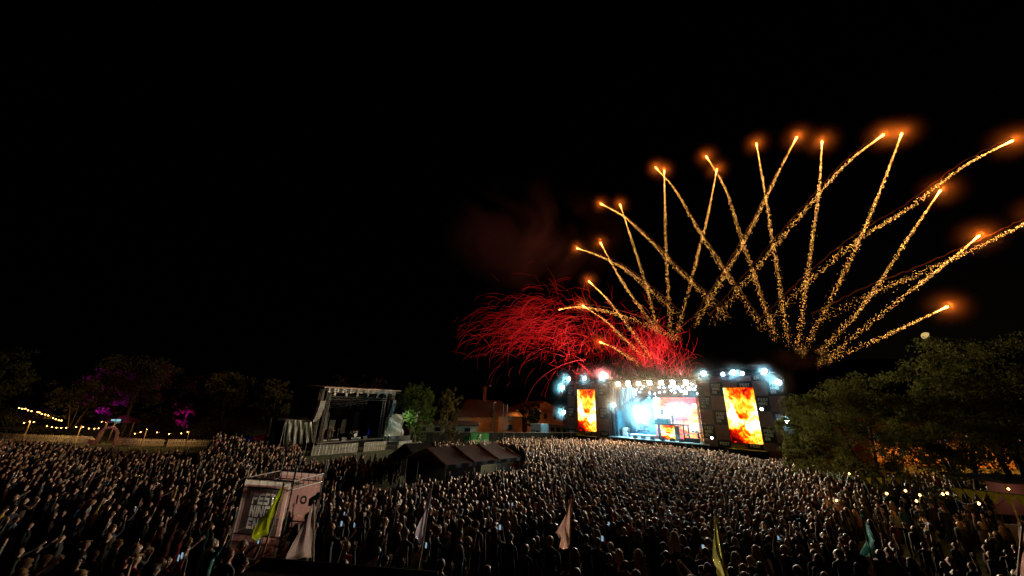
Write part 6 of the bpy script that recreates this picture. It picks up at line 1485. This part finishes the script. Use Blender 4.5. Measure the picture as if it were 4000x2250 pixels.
EXPL = [(2494, 2167, 2), (2443, 2188, 0), (2418, 2155, 1), (2379, 2163, 0), (2606, 2167, 0), (2691, 2072, 0), (2619, 2031, 0), (2542, 2053, 0), (2494, 2039, 0), (2432, 2047, 1), (2546, 2006, 0), (2759, 2169, 0), (2745, 2219, 0), (2768, 2235, 3),
        (2697, 2240, 1), (2873, 2173, 1), (2929, 2171, 0), (2917, 2101, 2), (2970, 2200, 2), (2904, 2213, 1), (2855, 2215, 1), (3024, 2113, 4), (3078, 2126, 0), (3128, 2150, 4), (3115, 2205, 0), (2917, 2047, 1), (2776, 2035, 1), (2840, 2043, 0), (3115, 2064, 2),
        (3157, 2080, 0), (3165, 2027, 1), (3239, 2080, 0), (3239, 2044, 0), (3285, 2070, 0), (3285, 2185, 0), (3350, 2210, 2), (3459, 2103, 0), (3607, 2126, 0), (3656, 2159, 2), (3482, 2034, 0), (3531, 2041, 0), (3433, 2015, 0), (3597, 2008, 0), (3636, 2054, 1),
        (3866, 1995, 0), (3918, 1995, 0), (3950, 1992, 0), (3928, 2146, 0), (3972, 2152, 0), (3797, 2211, 0), (3118, 2240, 0), (3220, 2236, 0), (3698, 2230, 1), (3734, 2021, 0), (3767, 2028, 1), (1582, 2102, 0), (1629, 2121, 5), (1796, 2087, 0), (1826, 2102, 1),
        (1859, 2064, 0), (1739, 2042, 0), (1713, 2053, 1), (1770, 2034, 1), (1800, 2034, 1), (1836, 2023, 5), (1929, 2095, 1), (1994, 2091, 0), (1982, 2061, 0), (2052, 2133, 4), (2081, 2110, 0), (2096, 2099, 1), (2149, 2129, 0), (2166, 2080, 5), (2290, 2114, 0),
        (2335, 2133, 0), (2254, 2228, 0), (2145, 2042, 0), (2111, 2034, 1), (2047, 2030, 0), (2331, 2030, 0), (1137, 2011, 1), (1214, 2087, 2), (1287, 2084, 2), (1307, 2018, 0), (1342, 2025, 1), (1418, 2014, 0), (1499, 2060, 0), (1471, 2172, 0), (1501, 2205, 0),
        (940, 2150, 0), (877, 2189, 0), (817, 2143, 0), (490, 2190, 0), (289, 2226, 4), (364, 2242, 1), (467, 2242, 0), (590, 2242, 4), (699, 2097, 1), (653, 2175, 0), (626, 2190, 1), (816, 2152, 0), (885, 2200, 0), (440, 2053, 0), (437, 2006, 0), (475, 2011, 1),
        (615, 2095, 1), (642, 2047, 0), (755, 2030, 0), (351, 1973, 1), (315, 1977, 0), (353, 1935, 0), (368, 1920, 1), (475, 1924, 1), (571, 1996, 0), (630, 1996, 0), (522, 1988, 0), (748, 1981, 0), (835, 2004, 0), (793, 2011, 0), (869, 1992, 0), (63, 1939, 1), (11, 2000, 4), (46, 2004, 0), (68, 2014, 0)]
XPOSE = {(2606, 2167): 10, (3024, 2113): 13, (2335, 2133): 7, (3433, 2015): 5, (1137, 2011): 10, (1287, 2084): 7, (1307, 2018): 7, (1499, 2060): 4, (940, 2150): 7, (522, 1988): 4, (816, 2152): 2, (885, 2200): 3, (1929, 2095): 7, (351, 1973): 9}
XTOP = {(1629, 2121): 4, (1739, 2042): 11, (816, 2152): 10, (653, 2175): 5, (699, 2097): 5, (351, 1973): 8, (490, 2190): 0, (2166, 2080): 0, (1582, 2102): 2, (1214, 2087): 3, (1342, 2025): 3}
def solve(px, py, hh=1.62):
    z = 1.5
    for _ in range(12):
        p = gz(px, py, z + hh); z = gh(p.x, p.y)
    p.z = z; return p
PPL = []           # [x, y, z, style, pose, top, explicit]
CELL = {}
def near_any(x, y, d):
    cx_, cy_ = int(x // 1), int(y // 1)
    for i in range(cx_ - 1, cx_ + 2):
        for j in range(cy_ - 1, cy_ + 2):
            for (a, b_) in CELL.get((i, j), ()):
                if (a - x) ** 2 + (b_ - y) ** 2 < d * d: return True
    return False
def put(x, y): CELL.setdefault((int(x // 1), int(y // 1)), []).append((x, y))
for (px_, py_, st) in EXPL:
    p = solve(px_, py_)
    PPL.append([p.x, p.y, p.z, STYLES[st] if st else 'short', XPOSE.get((px_, py_)), XTOP.get((px_, py_)), True]); put(p.x, p.y)
def blocked(x, y):
    p = Vector((x, y, 0)); q = p - t_o; a, bb = q.dot(td), q.dot(tb)
    if -6.0 < a < tl_ + .5 and -1.25 < bb < dp + .4: return True
    if 1.4 < a < 5 and dp < bb < dp + 5.3: return True
    q = p - b0_; a, bb = q.dot(wd), q.dot(wn_)
    if -.45 < a < tw_w + .45 and -.5 < bb < tw_d + .45: return True
    if y < 8.6 and -6.5 < x < -.5: return True
    if math.hypot(x, y) < 6.4: return True
    s_ = p - S_O
    if S_N.dot(s_) > -4.2: return True
    l_ = p - L_O
    if L_N.dot(l_) > -4.6 and -12 < L_E.dot(l_) < 20: return True
    if y > 53 and x < -30: return True
    return False
N_TRY = 110000
g_ = np.random.default_rng(4)
cand = np.column_stack([g_.uniform(-62, 52, N_TRY), g_.uniform(6, 78, N_TRY)])
for x, y in cand:
    if blocked(x, y): continue
    z = gh(x, y); pp = pix((x, y, z + 1.62))
    if pp is None or not (-60 < pp[0] < 4060) or pp[1] > 2290: continue
    px_, py_ = pp; r_ = math.hypot(x, y)
    if 890 < px_ < 1150 and 1900 < py_ < 2145 and y < 16: continue      # open view of the banner tower
    if in_poly(px_, py_, MAIN): d = .5 if r_ > 26 else (.58 if r_ > 17 else .8); keep = 1 if r_ > 17 else (.6 if r_ > 14 else (.3 if r_ > 11.5 else .1))
    elif in_poly(px_, py_, LEFT):
        d = .56; keep = .8 if py_ < 1900 else .55
        if in_poly(px_, py_, BARE): keep = .06
        if in_poly(px_, py_, GRASS): keep = .08
        if 1180 < px_ < 1580 and py_ < 1850: keep = .3
        if py_ > 1890: keep = min(keep, .42)
        if py_ > 1960: keep = min(keep, .2)
        if py_ > 2040: keep = min(keep, .07)
    elif in_poly(px_, py_, RIGHT): d = .85; keep = .55 if py_ < 1960 else (.25 if py_ < 2010 else .07)
    elif in_poly(px_, py_, BACK): d = .7; keep = .6
    else: continue
    if rc.random() > keep or near_any(x, y, min(.98, d * rc.choice((.78, .9, 1.0, 1.25, 1.5)))): continue
    put(x, y); PPL.append([x, y, z, None, None, None, False])
for p in PPL:
    m_ = p[0] > -8
    if p[3] is None: p[3] = rc.choice(STYLES) if rc.random() < .8 else 'longer'
    if p[4] is None: p[4] = rc.choices(range(14), [30, 14, 4, 4, 4, 3, 5, 3, 4, 4, 4, 2, 3, .5] if not p[6] else [30, 16, 1, 1, 1, 0, 2, 2, 2, 3, 1, 1, 1, 0])[0]
    p[5] = pick(TOPS, rc) if p[5] is None else TOPS[p[5]]
    p.append(pick(HAIRS, rc)); p.append(rc.uniform(.88, 1.08)); d = SFC - Vector((p[0], p[1], 0))
    p.append(math.atan2(d.y, d.x) - math.pi / 2 + rc.gauss(0, .28) + (rc.uniform(-1.6, 1.6) if rc.random() < .07 else 0))
order = sorted(range(len(PPL)), key=lambda i: (not PPL[i][6], math.hypot(PPL[i][0], PPL[i][1])))
near_i = order[:300]; far_i = order[300:]
# individual labels: where each stands between two things one can find
MARKS = [(-80, 'picture edge'), (985, 'banner tower'), (1650, 'lavender flag'), (2215, 'pink flag'), (2800, 'yellow flag'), (3385, 'teal flag'), (4080, 'picture edge')]
zones = {}
for i in near_i:
    p = PPL[i]; q = pix((p[0], p[1], p[2] + 1.62)); k = max(j for j in range(6) if q[0] >= MARKS[j][0] or j == 0)
    zones.setdefault(k, []).append((q, i))
SHORT_T = {'dark navy': 'navy', 'mustard yellow': 'mustard', 'olive green': 'olive', 'dusty pink': 'pink'}
ORD = 'first second third fourth fifth sixth seventh eighth ninth tenth eleventh twelfth thirteenth fourteenth fifteenth sixteenth seventeenth eighteenth nineteenth twentieth'.split()
HW = {'pale blonde': 'pale', 'reddish': 'red'}
for k, lst in zones.items():
    lst.sort(key=lambda e_: -e_[0][1])
    a_, b_ = (MARKS[k][1], MARKS[k + 1][1]) if k else (MARKS[1][1], 'picture edge')
    rows, cur = [], []
    per = max(6, math.ceil(len(lst) / 9))
    for e_ in lst:
        cur.append(e_)
        if len(cur) >= per: rows.append(cur); cur = []
    if cur: rows.append(cur)
    for r_i, row in enumerate(rows):
        row.sort(key=lambda e_: e_[0][0] if k else -e_[0][0])
        for c_i, (q, i) in enumerate(row):
            p = PPL[i]; hw = HW.get(p[7][1], p[7][1]); st = p[3]
            hd_ = {'short': 'short %s hair', 'long': 'long %s hair', 'longer': 'long %s hair', 'bun': '%s hair bun', 'curly': 'curly %s hair', 'cap': '%s cap'}[st] % hw
            lab = 'person, %s, %s top, %s from %s toward %s, %s row' % (hd_, SHORT_T.get(p[5][1], p[5][1]), ORD[min(c_i, 19)], a_, b_, ORD[min(r_i, 19)])
            bald = (abs(q[0] - 490) < 6 and abs(q[1] - 2190) < 8)
            if bald: lab = 'bald person in black looking toward the big stage at the picture bottom'
            po_ = person((p[0], p[1], p[2] - .01), p[9], p[4], None if bald else st, p[5][0], p[7][0], p[8], label=lab, group='people standing near the camera')
            if p[4] == 7: phone(po_, 'lit phone held up by the %s person from %s toward %s, %s row' % (ORD[min(c_i, 19)], a_, b_, ORD[min(r_i, 19)]))
# everyone farther off, one mass
V_, F_, M_, C_ = [], [], [], []
nv = 0
low_n = [v.shape[0] for v, f, m in LOW]
FACE_FLAT = [np.array([x for f in fs for x in f], 'i4') for _, fs, _ in LOW]; FACE_LEN = [np.array([len(f) for f in fs], 'i4') for _, fs, _ in LOW]
skin_c = [(.36, .2, .135), (.42, .25, .17), (.26, .135, .09), (.46, .29, .21)]
for i in far_i:
    p = PPL[i]; up = rc.random(); k = rc.choices(range(12), [22, 24, 14, 3, 5, 4, 3, 3, 3, 4, 4, 20] if p[0] > -8 else [14, 14, 8, 4, 4, 3, 8, 5, 4, 6, 6, 10])[0]
    wv = rc.uniform(.92, 1.16); v, fs, mi = LOW[k]; c_, s_ = math.cos(p[9]), math.sin(p[9]); h = p[8]
    w = np.empty_like(v); w[:, 0] = (v[:, 0] * c_ - v[:, 1] * s_) * h * wv + p[0]; w[:, 1] = (v[:, 0] * s_ + v[:, 1] * c_) * h + p[1]; w[:, 2] = v[:, 2] * h + p[2]
    V_.append(w); F_.append(FACE_FLAT[k] + nv); nv += len(v); M_.append(mi)
    sc_c = rc.choice(skin_c); tr = rc.choice([(.015, .015, .018), (.02, .03, .06), (.05, .05, .05), (.03, .02, .015)])
    cols = np.array([sc_c, tuple(c * .55 for c in p[5][0]), tr, (.02, .02, .02), tuple(c * .8 for c in p[7][0])]); C_.append(np.repeat(cols[mi], FACE_LEN[k], axis=0))
FL_ = np.concatenate(F_); 
lens = np.concatenate([np.concatenate([FACE_LEN[0][:0]])] + [np.array([], 'i4')])
# face lengths in the same order as the faces
lens = []
rc2 = 0
vi = 0
for arr, mi in zip(F_, M_):
    k = next(j for j in range(12) if len(FACE_FLAT[j]) == len(arr) and len(FACE_LEN[j]) == len(mi) and np.array_equal(arr - arr.min(), FACE_FLAT[j] - FACE_FLAT[j].min()))
    lens.append(FACE_LEN[k])
LE = np.concatenate(lens); VV = np.concatenate(V_); MM = np.concatenate(M_); CC = np.concatenate(C_)
me = bpy.data.meshes.new('crowd'); me.vertices.add(len(VV)); me.vertices.foreach_set('co', VV.astype('f4').ravel())
me.loops.add(len(FL_)); me.loops.foreach_set('vertex_index', FL_.astype('i4')); me.polygons.add(len(LE))
st_a = np.concatenate([[0], np.cumsum(LE)[:-1]]).astype('i4'); me.polygons.foreach_set('loop_start', st_a); me.polygons.foreach_set('loop_total', LE.astype('i4'))
for m_ in (C_SKIN, C_CLOTH, C_HAIR): me.materials.append(m_)
me.polygons.foreach_set('material_index', np.array([0, 1, 1, 1, 2])[MM].astype('i4')); me.polygons.foreach_set('use_smooth', np.ones(len(LE), bool))
ca_l = me.color_attributes.new('Col', 'FLOAT_COLOR', 'CORNER'); ca_l.data.foreach_set('color', np.column_stack([CC, np.ones(len(CC))]).astype('f4').ravel())
me.update(calc_edges=True)
tag(add_obj('crowd', me), 'dense mass of festival goers filling the ground before the stages', 'crowd', kind='stuff')
print('PEOPLE', len(PPL), 'crowd tris', int((LE - 2).sum()))
# a few loose groups near the picket fence
print('TRIS', sum(sum(len(p.vertices) - 2 for p in m.polygons) for m in {o.data for o in scene.objects if o.type == 'MESH'}))
# stewards at the fence
for x, y, c_, lab in ((2063, 1712, (.5, .55, .02), 'steward in yellow vest at the black fence behind the crowd'), (2095, 1712, (.3, .3, .02), 'second steward in dim yellow vest nearer the cabin'), (2175, 1700, (.03, .06, .25), 'person in blue standing beside the smaller fire screen plinth')):
    p = gz(x, y - 2, 1.6); Y = min(p.y, 66); p = at(x, y, Y); person((p.x, Y, 0), R(170), 0, 'short', c_, HAIRS[0][0], 1.05, label=lab, group='stewards')
# ------------------------------------------------------------------ golden comets rising in a fan behind the big stage
K = 4000 / 2576
COM = [([(1452, 625), (1500, 640), (1560, 668), (1620, 712), (1690, 775)], 1, 1), ([(1511, 611), (1545, 675), (1590, 745), (1640, 812)], 0, 0), ([(1512, 513), (1570, 545), (1640, 608), (1720, 690), (1800, 765)], 1, 1), ([(1560, 515), (1585, 590), (1620, 700), (1648, 800)], 0, 0),
       ([(1650, 422), (1700, 480), (1765, 590), (1830, 690), (1890, 780)], 1, 1), ([(1671, 430), (1673, 520), (1676, 650), (1684, 790)], 0, 0), ([(1777, 394), (1825, 475), (1865, 600), (1910, 730), (1940, 815)], 1, 1), ([(1803, 427), (1780, 545), (1750, 660), (1712, 805)], 0, 0),
       ([(1903, 362), (1925, 490), (1950, 650), (1975, 810)], 0, 0), ([(2004, 346), (1950, 450), (1880, 590), (1810, 710), (1760, 790)], 1, 1), ([(2068, 357), (2060, 480), (2035, 660), (2012, 825)], 0, 0), ([(2221, 340), (2130, 410), (2030, 520), (1920, 650), (1820, 770)], 1, 1),
       ([(2268, 337), (2210, 490), (2140, 650), (2045, 835)], 0, 0), ([(2545, 355), (2420, 420), (2280, 525), (2150, 605), (2020, 715), (1940, 795)], 1, 1), ([(2365, 480), (2280, 605), (2180, 755), (2085, 860)], 0, 0), ([(2462, 594), (2370, 670), (2240, 770), (2100, 882)], 0, 0),
       ([(2382, 772), (2290, 815), (2200, 855), (2105, 895)], 0, 0), ([(2620, 535), (2560, 570), (2440, 628), (2300, 690), (2180, 738), (2080, 790)], 1, 1), ([(1482, 708), (1530, 755), (1580, 820), (1625, 880)], 0, 0), ([(1466, 769), (1520, 805), (1570, 850), (1610, 888)], 0, 0),
       ([(1407, 779), (1450, 772), (1510, 778), (1590, 800), (1680, 838)], 1, 1), ([(1510, 861), (1545, 875), (1575, 893), (1600, 908)], 0, 0)]
def w_at(p, t_): return spx(p[0] * K, p[1] * K, 9 + t_)
def catmull(P, s):
    n = len(P) - 1; f = s * n; i = min(n - 1, int(f)); t = f - i
    p0, p1, p2, p3 = P[max(0, i - 1)], P[i], P[i + 1], P[min(n, i + 2)]
    return .5 * ((2 * p1) + (p2 - p0) * t + (2 * p0 - 5 * p1 + 4 * p2 - p3) * t * t + (3 * p1 - p0 - 3 * p2 + p3) * t ** 3)
SPARK = emis('spark', (1, .6, .2), 1.0, 'NONE', attr='Spark'); HEADM = emis('comet_core', (1, .36, .06), 26, 'NONE'); FLAMEM = emis('comet_flame', (1, .22, .02), 9, 'NONE')
TRAILM = mat('comet_smoke', (.2, .1, .07), .95, noise=(1.5, .4), trans=.4)
def volume_mat(name, dens, col=(1, 1, 1), noise=None, aniso=.0):
    m = bpy.data.materials.new(name); m.use_nodes = True; nt = m.node_tree; nt.nodes.remove(nt.nodes['Principled BSDF'])
    v = nt.nodes.new('ShaderNodeVolumePrincipled'); v.inputs['Color'].default_value = (*col, 1); v.inputs['Density'].default_value = dens; v.inputs['Anisotropy'].default_value = aniso
    nt.links.new(v.outputs[0], nt.nodes['Material Output'].inputs['Volume'])
    if noise:
        sc_, lo, hi, fall = noise
        tc = nt.nodes.new('ShaderNodeTexCoord'); nz = nt.nodes.new('ShaderNodeTexNoise'); nz.inputs['Scale'].default_value = sc_; nz.inputs['Detail'].default_value = 4; nz.inputs['Distortion'].default_value = .8
        nt.links.new(tc.outputs['Object'], nz.inputs['Vector'])
        mr = nt.nodes.new('ShaderNodeMapRange'); mr.inputs['From Min'].default_value = lo; mr.inputs['From Max'].default_value = hi; mr.inputs['To Max'].default_value = dens; nt.links.new(nz.outputs['Fac'], mr.inputs['Value'])
        out = mr.outputs[0]
        if fall:   # fade toward the sides of the bank of smoke
            gtc = nt.nodes.new('ShaderNodeVectorMath'); gtc.operation = 'MULTIPLY_ADD'; nt.links.new(tc.outputs['Generated'], gtc.inputs[0]); gtc.inputs[1].default_value = (2, 2, 2); gtc.inputs[2].default_value = (-1, -1, -1)
            ln = nt.nodes.new('ShaderNodeVectorMath'); ln.operation = 'LENGTH'; nt.links.new(gtc.outputs[0], ln.inputs[0])
            m2 = nt.nodes.new('ShaderNodeMapRange'); m2.inputs['From Min'].default_value = 1.0; m2.inputs['From Max'].default_value = .25; nt.links.new(ln.outputs['Value'], m2.inputs['Value'])
            ml = nt.nodes.new('ShaderNodeMath'); ml.operation = 'MULTIPLY'; nt.links.new(out, ml.inputs[0]); nt.links.new(m2.outputs[0], ml.inputs[1]); out = ml.outputs[0]
        nt.links.new(out, v.inputs['Density'])
    return m
COMET_HALO = radial_volume('comet_halo', .045, (1, .95, .9), 2.8)  # added halo, imitates glare round the comet heads
OCT_F = [(0, 2, 4), (2, 1, 4), (1, 3, 4), (3, 0, 4), (2, 0, 5), (1, 2, 5), (3, 1, 5), (0, 3, 5)]
order_c = sorted(range(len(COM)), key=lambda i: COM[i][0][0][0])
gs = np.random.default_rng(9)
for rank, ci in enumerate(order_c):
    path, arc, smoke = COM[ci]; off = (ci * 37 % 9 - 4) * .6
    P = [w_at(p, off) for p in path]; P.append(P[-1] + (P[-1] - P[-2]) * .35); hd = P[0]
    L = sum((P[i + 1] - P[i]).length for i in range(len(P) - 1))
    t = empty('firework_comet', hd, '%s golden firework comet counted from the red streamers toward the moon' % (ORD + ['twenty-first', 'twenty-second'])[rank], 'firework', 'golden firework comets')
    d = (P[0] - catmull(P, .06)).normalized()
    small = .6 if ci in (20,) else 1.0
    b = MB(); b.lathe(hd, [(.02, -1.5), (.06, -.9), (.11, -.35), (.15, .0), (.12, .12), (.03, .19)], 10, axis=d); b.v = [tuple(hd + (Vector(q) - hd) * small) for q in b.v]; b.build('burning_head', HEADM, t, smooth=True)
    n = int(L * 40 * (1.0 if not arc else .95))
    s = gs.random(n)
    pts = np.array([catmull(P, x * .999) for x in np.linspace(0, 1, 200)]); idx = s * 199; i0 = idx.astype(int); fr = (idx - i0)[:, None]
    c = pts[i0] * (1 - fr) + pts[np.minimum(i0 + 1, 199)] * fr
    spread = (.035 + .62 * s ** .85) * (1.15 if arc else 1)
    jit = gs.normal(size=(n, 3)) * spread[:, None] * np.array([.55, .55, .55])
    jit[:, 2] -= (s ** 1.3) * (1.3 if arc else .5) * gs.random(n)
    c = c + jit
    r_ = gs.uniform(.014, .031, n) * (1.2 - .35 * s); br = (1.1 - .75 * s) * gs.uniform(.2, 1.7, n) ** 1.8
    fade = np.where(s > .6, np.clip((1 - s) / .4, 0.05, 1), 1); keep = gs.random(n) < fade; c, r_, br, s = c[keep], r_[keep], br[keep], s[keep]; n = len(c)
    base = np.array([(1, 0, 0), (-1, 0, 0), (0, 1, 0), (0, -1, 0), (0, 0, 1), (0, 0, -1.6)], float)
    V = (c[:, None, :] + base[None] * r_[:, None, None]).reshape(-1, 3) - np.array(hd)
    Fi = (np.array(OCT_F)[None] + (np.arange(n) * 6)[:, None, None]).reshape(-1)
    me = bpy.data.meshes.new('spark_trail'); me.vertices.add(len(V)); me.vertices.foreach_set('co', V.astype('f4').ravel()); me.loops.add(len(Fi)); me.loops.foreach_set('vertex_index', Fi.astype('i4'))
    me.polygons.add(n * 8); me.polygons.foreach_set('loop_start', np.arange(0, n * 24, 3, dtype='i4')); me.polygons.foreach_set('loop_total', np.full(n * 8, 3, 'i4')); me.update(calc_edges=True)
    hot = np.clip(1 - s, 0, 1)
    col = np.column_stack([np.ones(n), .3 + .24 * gs.random(n), .03 + .11 * gs.random(n), br * 7.5])
    at_ = me.color_attributes.new('Spark', 'FLOAT_COLOR', 'POINT'); at_.data.foreach_set('color', np.repeat(col, 6, axis=0).astype('f4').ravel()); me.materials.append(SPARK)
    o = add_obj('spark_trail', me, t); o['kind'] = 'stuff'
    if smoke:
        b = MB(); q = []; rs = []
        for k in range(90):
            s_ = .04 + .96 * k / 89; p = catmull(P, s_) + Vector((0, 0, .5 + .9 * s_)) ; q.append(p + Vector((.09 * math.sin(k * 1.9), 0, .08 * math.sin(k * 1.3 + ci)))); rs.append((.05 + .12 * s_) * (1 + .35 * math.sin(k * 2.7)))
        b.tube(q, rs, 6); b.build('smoke_trail', TRAILM, t, smooth=True)
    if ci != 20:
        halo(hd, 4.2, COMET_HALO, t)  # added halo ball round the burning head
    light('comet_light', 'POINT', hd + Vector((0, 0, .0)) + d * .5, 900 * small, (1, .16, .012), size=.15, parent=t)

# ------------------------------------------------------------------ red paper streamers
REDP = mat('red_paper', (.85, .05, .06), .45, spec=.6, trans=.45)
REDS = [REDP, mat('dark_red_paper', (.6, .03, .04), .5, trans=.4), mat('highlit_red_paper', (.9, .2, .2), .45, trans=.4)]  # pinkish copy paints highlights into the red paper
rs_ = random.Random(31)
ST = []
def streamer(px, py, L, ang, curl, curve, Y, wig=0.0):
    """ang: heading in the picture plane, degrees, 0 toward +x, 90 up; curve: bend per unit"""
    pts = []; a = R(ang); x, y = px, py; n = 9 if wig < .5 else 14; st = L / n; ph = rs_.uniform(0, 6)
    for k in range(n + 1):
        pts.append(at(x * K, y * K, Y + rs_.uniform(-.05, .05) + wig * .6 * math.sin(k + ph)))
        x += math.cos(a) * st; y -= math.sin(a) * st; a += curve / n + wig * rs_.uniform(-.9, .9)
    ST.append((pts, L))
for k in range(700):
    t_ = rs_.random(); cx_ = rs_.gauss(1338, 62); cy_ = 812 + (1338 - cx_) * .12 + rs_.gauss(0, 38)
    h = 205 + (1330 - cx_) * -.05 + rs_.gauss(0, 32); h = 175 + (cx_ - 1200) * -.06 + rs_.gauss(30, 28)
    streamer(cx_, cy_, rs_.choice((rs_.uniform(14, 40), rs_.uniform(25, 75))), h - 20, 0, R(rs_.uniform(20, 75)), rs_.uniform(82, 96))
for k in range(420):
    cx_ = rs_.gauss(1490, 70); cy_ = 850 + rs_.gauss(0, 44); h = rs_.choice([rs_.gauss(255, 22), rs_.gauss(165, 30), rs_.gauss(120, 25)])
    streamer(cx_, cy_, rs_.uniform(20, 62), h, 0, R(rs_.uniform(-30, 70)), rs_.uniform(80, 92), .06)
for k in range(460):
    cx_ = rs_.gauss(1645, 42); cy_ = 893 + rs_.gauss(0, 33) + abs(cx_ - 1645) * .18; 
    streamer(cx_, cy_, rs_.uniform(18, 58), rs_.gauss(95, 26), 0, R(rs_.uniform(-60, 60)), rs_.uniform(77, 88), rs_.uniform(.05, .5))
for k in range(110):
    streamer(rs_.gauss(1600, 90), rs_.gauss(930, 14), rs_.uniform(14, 40), rs_.gauss(265, 25), 0, R(rs_.uniform(-60, 60)), rs_.uniform(76, 86), .5)
for (x, y, L, a, c) in ((1475, 905, 200, 185, 75), (1430, 905, 120, 215, 50), (1400, 930, 75, 235, 25), (1270, 905, 80, 225, 35), (1255, 920, 55, 220, 30), (1345, 690, 45, 300, -30), (1235, 688, 30, 320, -20), (1440, 700, 60, 170, 60), (1180, 850, 70, 25, -30), (1215, 815, 60, 200, 30),
                       (1720, 905, 70, 30, 70), (1735, 925, 50, 60, -140), (1745, 960, 60, 200, -40), (1790, 985, 70, 160, 60), (1560, 960, 60, 260, 20), (1440, 930, 80, 300, -90), (1420, 940, 90, 280, -60), (1500, 985, 80, 100, 40), (1460, 985, 70, 250, 30)):
    streamer(x, y, L, a, 0, R(c), 80, .06)
ST.sort(key=lambda e_: -e_[1])
def ribbon(b, pts, r): b.tube(pts, [r * (.5 + .5 * math.sin(math.pi * (k + .5) / len(pts))) for k in range(len(pts))], 3, cap=False)
big = [(pix(pts[len(pts) // 2]), pts) for pts, L in ST[:300]]; big.sort(key=lambda e_: e_[0][1])
SHADE = ['red', 'dark red', 'highlight-tinted red']
for r_i in range(20):
    row = sorted(big[r_i * 15:(r_i + 1) * 15], key=lambda e_: -e_[0][0])
    for c_i, (q, pts) in enumerate(row):
        b = MB(); ribbon(b, pts, rs_.uniform(.024, .036)); k = rs_.choice((0, 0, 1, 1, 2))
        tag(b.build('paper_streamer', REDS[k], origin=pts[len(pts) // 2]), '%s paper streamer, %s from the fountain end, %s row down the flying cloud' % (SHADE[k], ORD[c_i], ORD[r_i]), 'streamer', 'red streamers in the air')
b = MB()
for pts, L in ST[300:]:
    n0 = len(b.f); ribbon(b, pts, rs_.uniform(.016, .032)); k = rs_.choice((0, 0, 1, 1, 2)); b.m[n0:] = [k] * (len(b.f) - n0)
tag(b.build('streamer_cloud', REDS), 'mass of smaller red paper streamers flying above the big stage', 'streamers', kind='stuff')
# scattered confetti in front of the stage
b = MB()
for k in range(260):
    p = SP(rs_.gauss(33, 6), rs_.uniform(-4, 1), rs_.uniform(2.5, 13)); s_ = rs_.uniform(.03, .07); a = rs_.uniform(0, 6.28); u_ = Vector((math.cos(a), math.sin(a), rs_.uniform(-1, 1))) * s_; v_ = Vector((-math.sin(a), math.cos(a), rs_.uniform(-1, 1))) * s_ * .6
    b.add([p - u_, p + v_, p + u_, p - v_], [(0, 1, 2, 3)])
tag(b.build('confetti', REDP), 'red confetti scraps drifting before the big stage', 'confetti', kind='stuff')

# ------------------------------------------------------------------ smoke
def smoke_box(name, fn, lo, hi, m, label):
    b = MB(); b.hexa(lo, hi, fn); o = b.build(name, m, origin=fn(*[(a + c) / 2 for a, c in zip(lo, hi)])); tag(o, label, 'smoke', kind='stuff'); return o
smoke_box('smoke', SP, (14.5, -7, .2), (63.5, 11.5, 19), volume_mat('stage_haze', .005, (1, 1, 1), noise=(.12, .2, .75, True)), 'thin lit haze round the lamps of the big stage')
o = smoke_box('smoke', SP, (30.2, .9, 1.95), (46.5, 6.4, 10.6), volume_mat('stage_smoke', .2, (.95, .98, 1), noise=(.3, .36, .7, True)), 'billowing blue white smoke on the big stage')
o = smoke_box('smoke', lambda a, bb, c: at(2090, 900, 105) + Vector((a, bb, c)), (-34, -8, -24), (32, 8, 24), volume_mat('powder_smoke', .055, (1, .9, .8), noise=(.05, .42, .85, True)), 'brown powder smoke drifting above the red streamers')
o = smoke_box('smoke', lambda a, bb, c: at(3130, 1402, 74) + Vector((a, bb, c)), (-7, -3, -3), (7, 3, 3.5), volume_mat('launch_smoke', .1, (1, .9, .85), noise=(.25, .42, .75, True)), 'grey smoke bank at the comets launching place')
